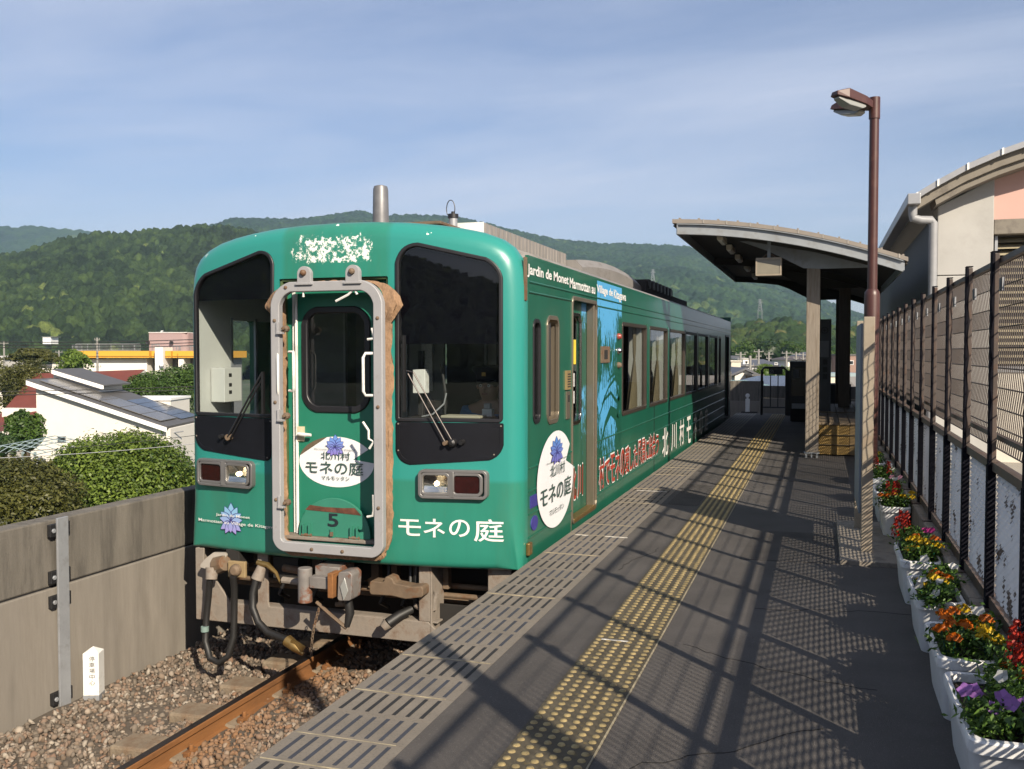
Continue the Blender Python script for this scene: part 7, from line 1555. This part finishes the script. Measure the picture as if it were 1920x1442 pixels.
# pylons on the hills
def pylon(px, pt, pb, d, label):
    b = at(px, pb, d); t_ = at(px, pt, d); H = t_.z - b.z; r_ = thing('lattice_pylon', label, 'pylon', (b.x, b.y, b.z - 8), 'pylons on the hills'); m_ = MB(); w0 = H * .16
    cs = [(-1, -1), (1, -1), (1, 1), (-1, 1)]; thk = d / FPX * .38
    lv_ = [0, .25, .45, .62, .76, .88, 1]
    P = [[b + RX * (w0 * (1 - .85 * l) * a) + RY * (w0 * (1 - .85 * l) * c) + Vector((0, 0, H * l)) for a, c in cs] for l in lv_]
    for i in range(len(lv_) - 1):
        for k in range(4): m_.beam(P[i][k], P[i + 1][k], thk, thk, M_galv); m_.beam(P[i][k], P[i + 1][(k + 1) % 4], thk * .7, thk * .7, M_galv)
    for l, wd in ((.72, .22), (.84, .19), (.95, .14)): m_.beam(b + Vector((0, 0, H * l)) - RX * H * wd, b + Vector((0, 0, H * l)) + RX * H * wd, thk, thk, M_galv)
    for a, c in cs: m_.beam(b + RX * w0 * a + RY * w0 * c, b + RX * w0 * a + RY * w0 * c - Vector((0, 0, 8)), thk, thk, M_galv)
    m_.build('tower', r_)
pylon(240, 461, 484, 640, 'pale lattice pylon on the nearer wooded hill, left one'); pylon(368, 443, 463, 680, 'pale lattice pylon on the nearer wooded hill close to the railcar roof')
pylon(1425, 561, 585, 700, 'white lattice pylon on the slope left of the timber post'); pylon(1224, 505, 528, 1100, 'grey lattice pylon rising behind the railcar roof cooler')
# town beyond the platform end
M_tile = mat('grey_roof_tile', (.12, .125, .145), .5, var=.15, scale=2); M_wall1 = mat('cream_wall', (.62, .58, .48), .8, var=.05); M_bw = mat('brown_wall', (.22, .15, .10), .8, var=.1); M_dkw = mat('dark_wall', (.05, .055, .07), .7)
def house(label, a, b, yt, ye, d, dp, wm, rm, wins_=(), gable=False, flat=False):
    o6 = RY * d; x0, x1, zt, ze = q_(a, d), q_(b, d), z_(yt, d), z_(ye, d); t_ = thing('house', label, 'house', L2W(o6, (x0 + x1) / 2, dp / 2, -7.2), 'houses beyond the platform end')
    m_ = MB(); lbox(m_, o6, x0, x1, 0, dp, -7.2, ze, wm)
    if gable: lprism(m_, o6, [(x0, ze), (x1, ze), ((x0 + x1) / 2, zt)], 0, dp, wm)
    m_.build('wall', t_); m_ = MB()
    if flat: lbox(m_, o6, x0 - .1, x1 + .1, -.1, dp + .1, ze, zt, rm)
    elif gable:
        cx_, e_ = (x0 + x1) / 2, .35
        for s_, xe in ((-1, x0), (1, x1)): sl2 = (zt - ze) / (cx_ - x0); xo = xe + s_ * e_; lprism(m_, o6, [(cx_, zt + .02), (xo, ze - e_ * sl2 + .02), (xo, ze - e_ * sl2 + .16), (cx_, zt + .18)], -.3, dp + .3, rm)
    else:
        e_ = .4; hp_ = min((x1 - x0) * .22, 2.5); m_.add([L2W(o6, x0 - e_, -e_, ze), L2W(o6, x1 + e_, -e_, ze), L2W(o6, x1 + e_, dp + e_, ze), L2W(o6, x0 - e_, dp + e_, ze), L2W(o6, x0 + hp_, dp / 2, zt), L2W(o6, x1 - hp_, dp / 2, zt)], [(0, 1, 5, 4), (1, 2, 5), (2, 3, 4, 5), (3, 0, 4), (3, 2, 1, 0)], rm)
    m_.build('roof', t_)
    for (wa, wb, wy0, wy1) in wins_:
        m_ = MB(); lbox(m_, o6, q_(wa, d), q_(wb, d), -.04, -.001, z_(wy1, d), z_(wy0, d), M_fas); f_ = m_.build('window', t_); m_ = MB(); wq = (q_(wb, d) - q_(wa, d)); lbox(m_, o6, q_(wa, d) + wq * .1, q_(wb, d) - wq * .1, -.06, -.041, z_(wy1, d) + .06, z_(wy0, d) - .06, M_win); m_.build('pane', f_)
    return t_
house('grey tiled hip roof house with white gable end right of the railcar', 1411, 1460, 674, 685, 105, 8, M_wall1, M_tile, ((1452, 1458, 680, 684),))
house('dark walled house with small white framed windows', 1388, 1436, 684, 687, 86, 5, M_dkw, M_tile, ((1397, 1400, 690, 694), (1402, 1405, 690, 694), (1410, 1413, 690, 694), (1415, 1418, 690, 694)), flat=True)
house('cream block with flat roof beside the rear of the railcar', 1371, 1389, 676, 678, 80, 4, M_wall1, M_wall1, flat=True)
house('white cube rooftop house with one window', 1393, 1404, 672, 673.5, 98, 4, M_sw, M_sw, ((1397, 1402, 676, 682),), flat=True)
house('white gabled house in front of the dark walled house', 1378, 1414, 694, 702, 66, 6, M_hw, M_tile, gable=True)
house('brown roofed white house left of the timber post', 1477, 1530, 668, 675, 112, 7, M_sw, mat('brown_tile', (.14, .11, .10), .6, var=.1), ((1482, 1490, 676, 680), (1498, 1506, 676, 680)))
house('brown walled house behind the platform gate', 1412, 1430, 702, 705, 64, 5, M_bw, M_slate, flat=True)
house('dark hip roof house at the foot of the wood', 1376, 1402, 667, 673, 130, 7, M_sw, M_slate)
house('pale house seen through the canopy by the information board', 1555, 1572, 668, 674, 120, 6, M_wall1, M_tile)
house('pinkish walled house seen through the right gap under the canopy', 1585, 1612, 664, 667, 115, 6, mat('pinkish_wall', (.40, .26, .21), .8), M_slate, ((1592, 1600, 676, 684),), flat=True)
house('low pale blue roofed shed seen under the canopy', 1545, 1620, 700, 706, 70, 4, M_wall1, M_pb, flat=True)
house('low house with long grey solar covered roof behind the gate', 1428, 1520, 707, 725, 52, 6, M_wall1, M_solar)
house('pale teal roofed shed right against the railcar rear', 1373, 1428, 715, 722, 50, 4, M_hw, mat('teal_roof', (.25, .42, .42), .6))
house('white house low on the far mountain slope', 1396, 1410, 618, 623, 420, 8, M_fas, M_slate)
house('cream house beyond the trees under the wooded slope', 1510, 1550, 660, 668, 140, 7, M_wall1, M_tile)

# ------------------------------------------------------------------ haze
hz_ = MB(); hz_.box(-3600, 3600, -300, 3900, -8.2, 372, bpy.data.materials.new('haze_air'))
hm = bpy.data.materials['haze_air']; hm.use_nodes = True; hm.node_tree.nodes.clear(); o_ = hm.node_tree.nodes.new('ShaderNodeOutputMaterial'); pv = hm.node_tree.nodes.new('ShaderNodeVolumePrincipled'); pv.inputs['Density'].default_value = HAZE; pv.inputs['Color'].default_value = (.52, .74, 1.0, 1); pv.inputs['Anisotropy'].default_value = .2
hm.node_tree.links.new(pv.outputs[0], o_.inputs['Volume'])
if HAZE: kind(hz_.build('haze'), 'stuff')
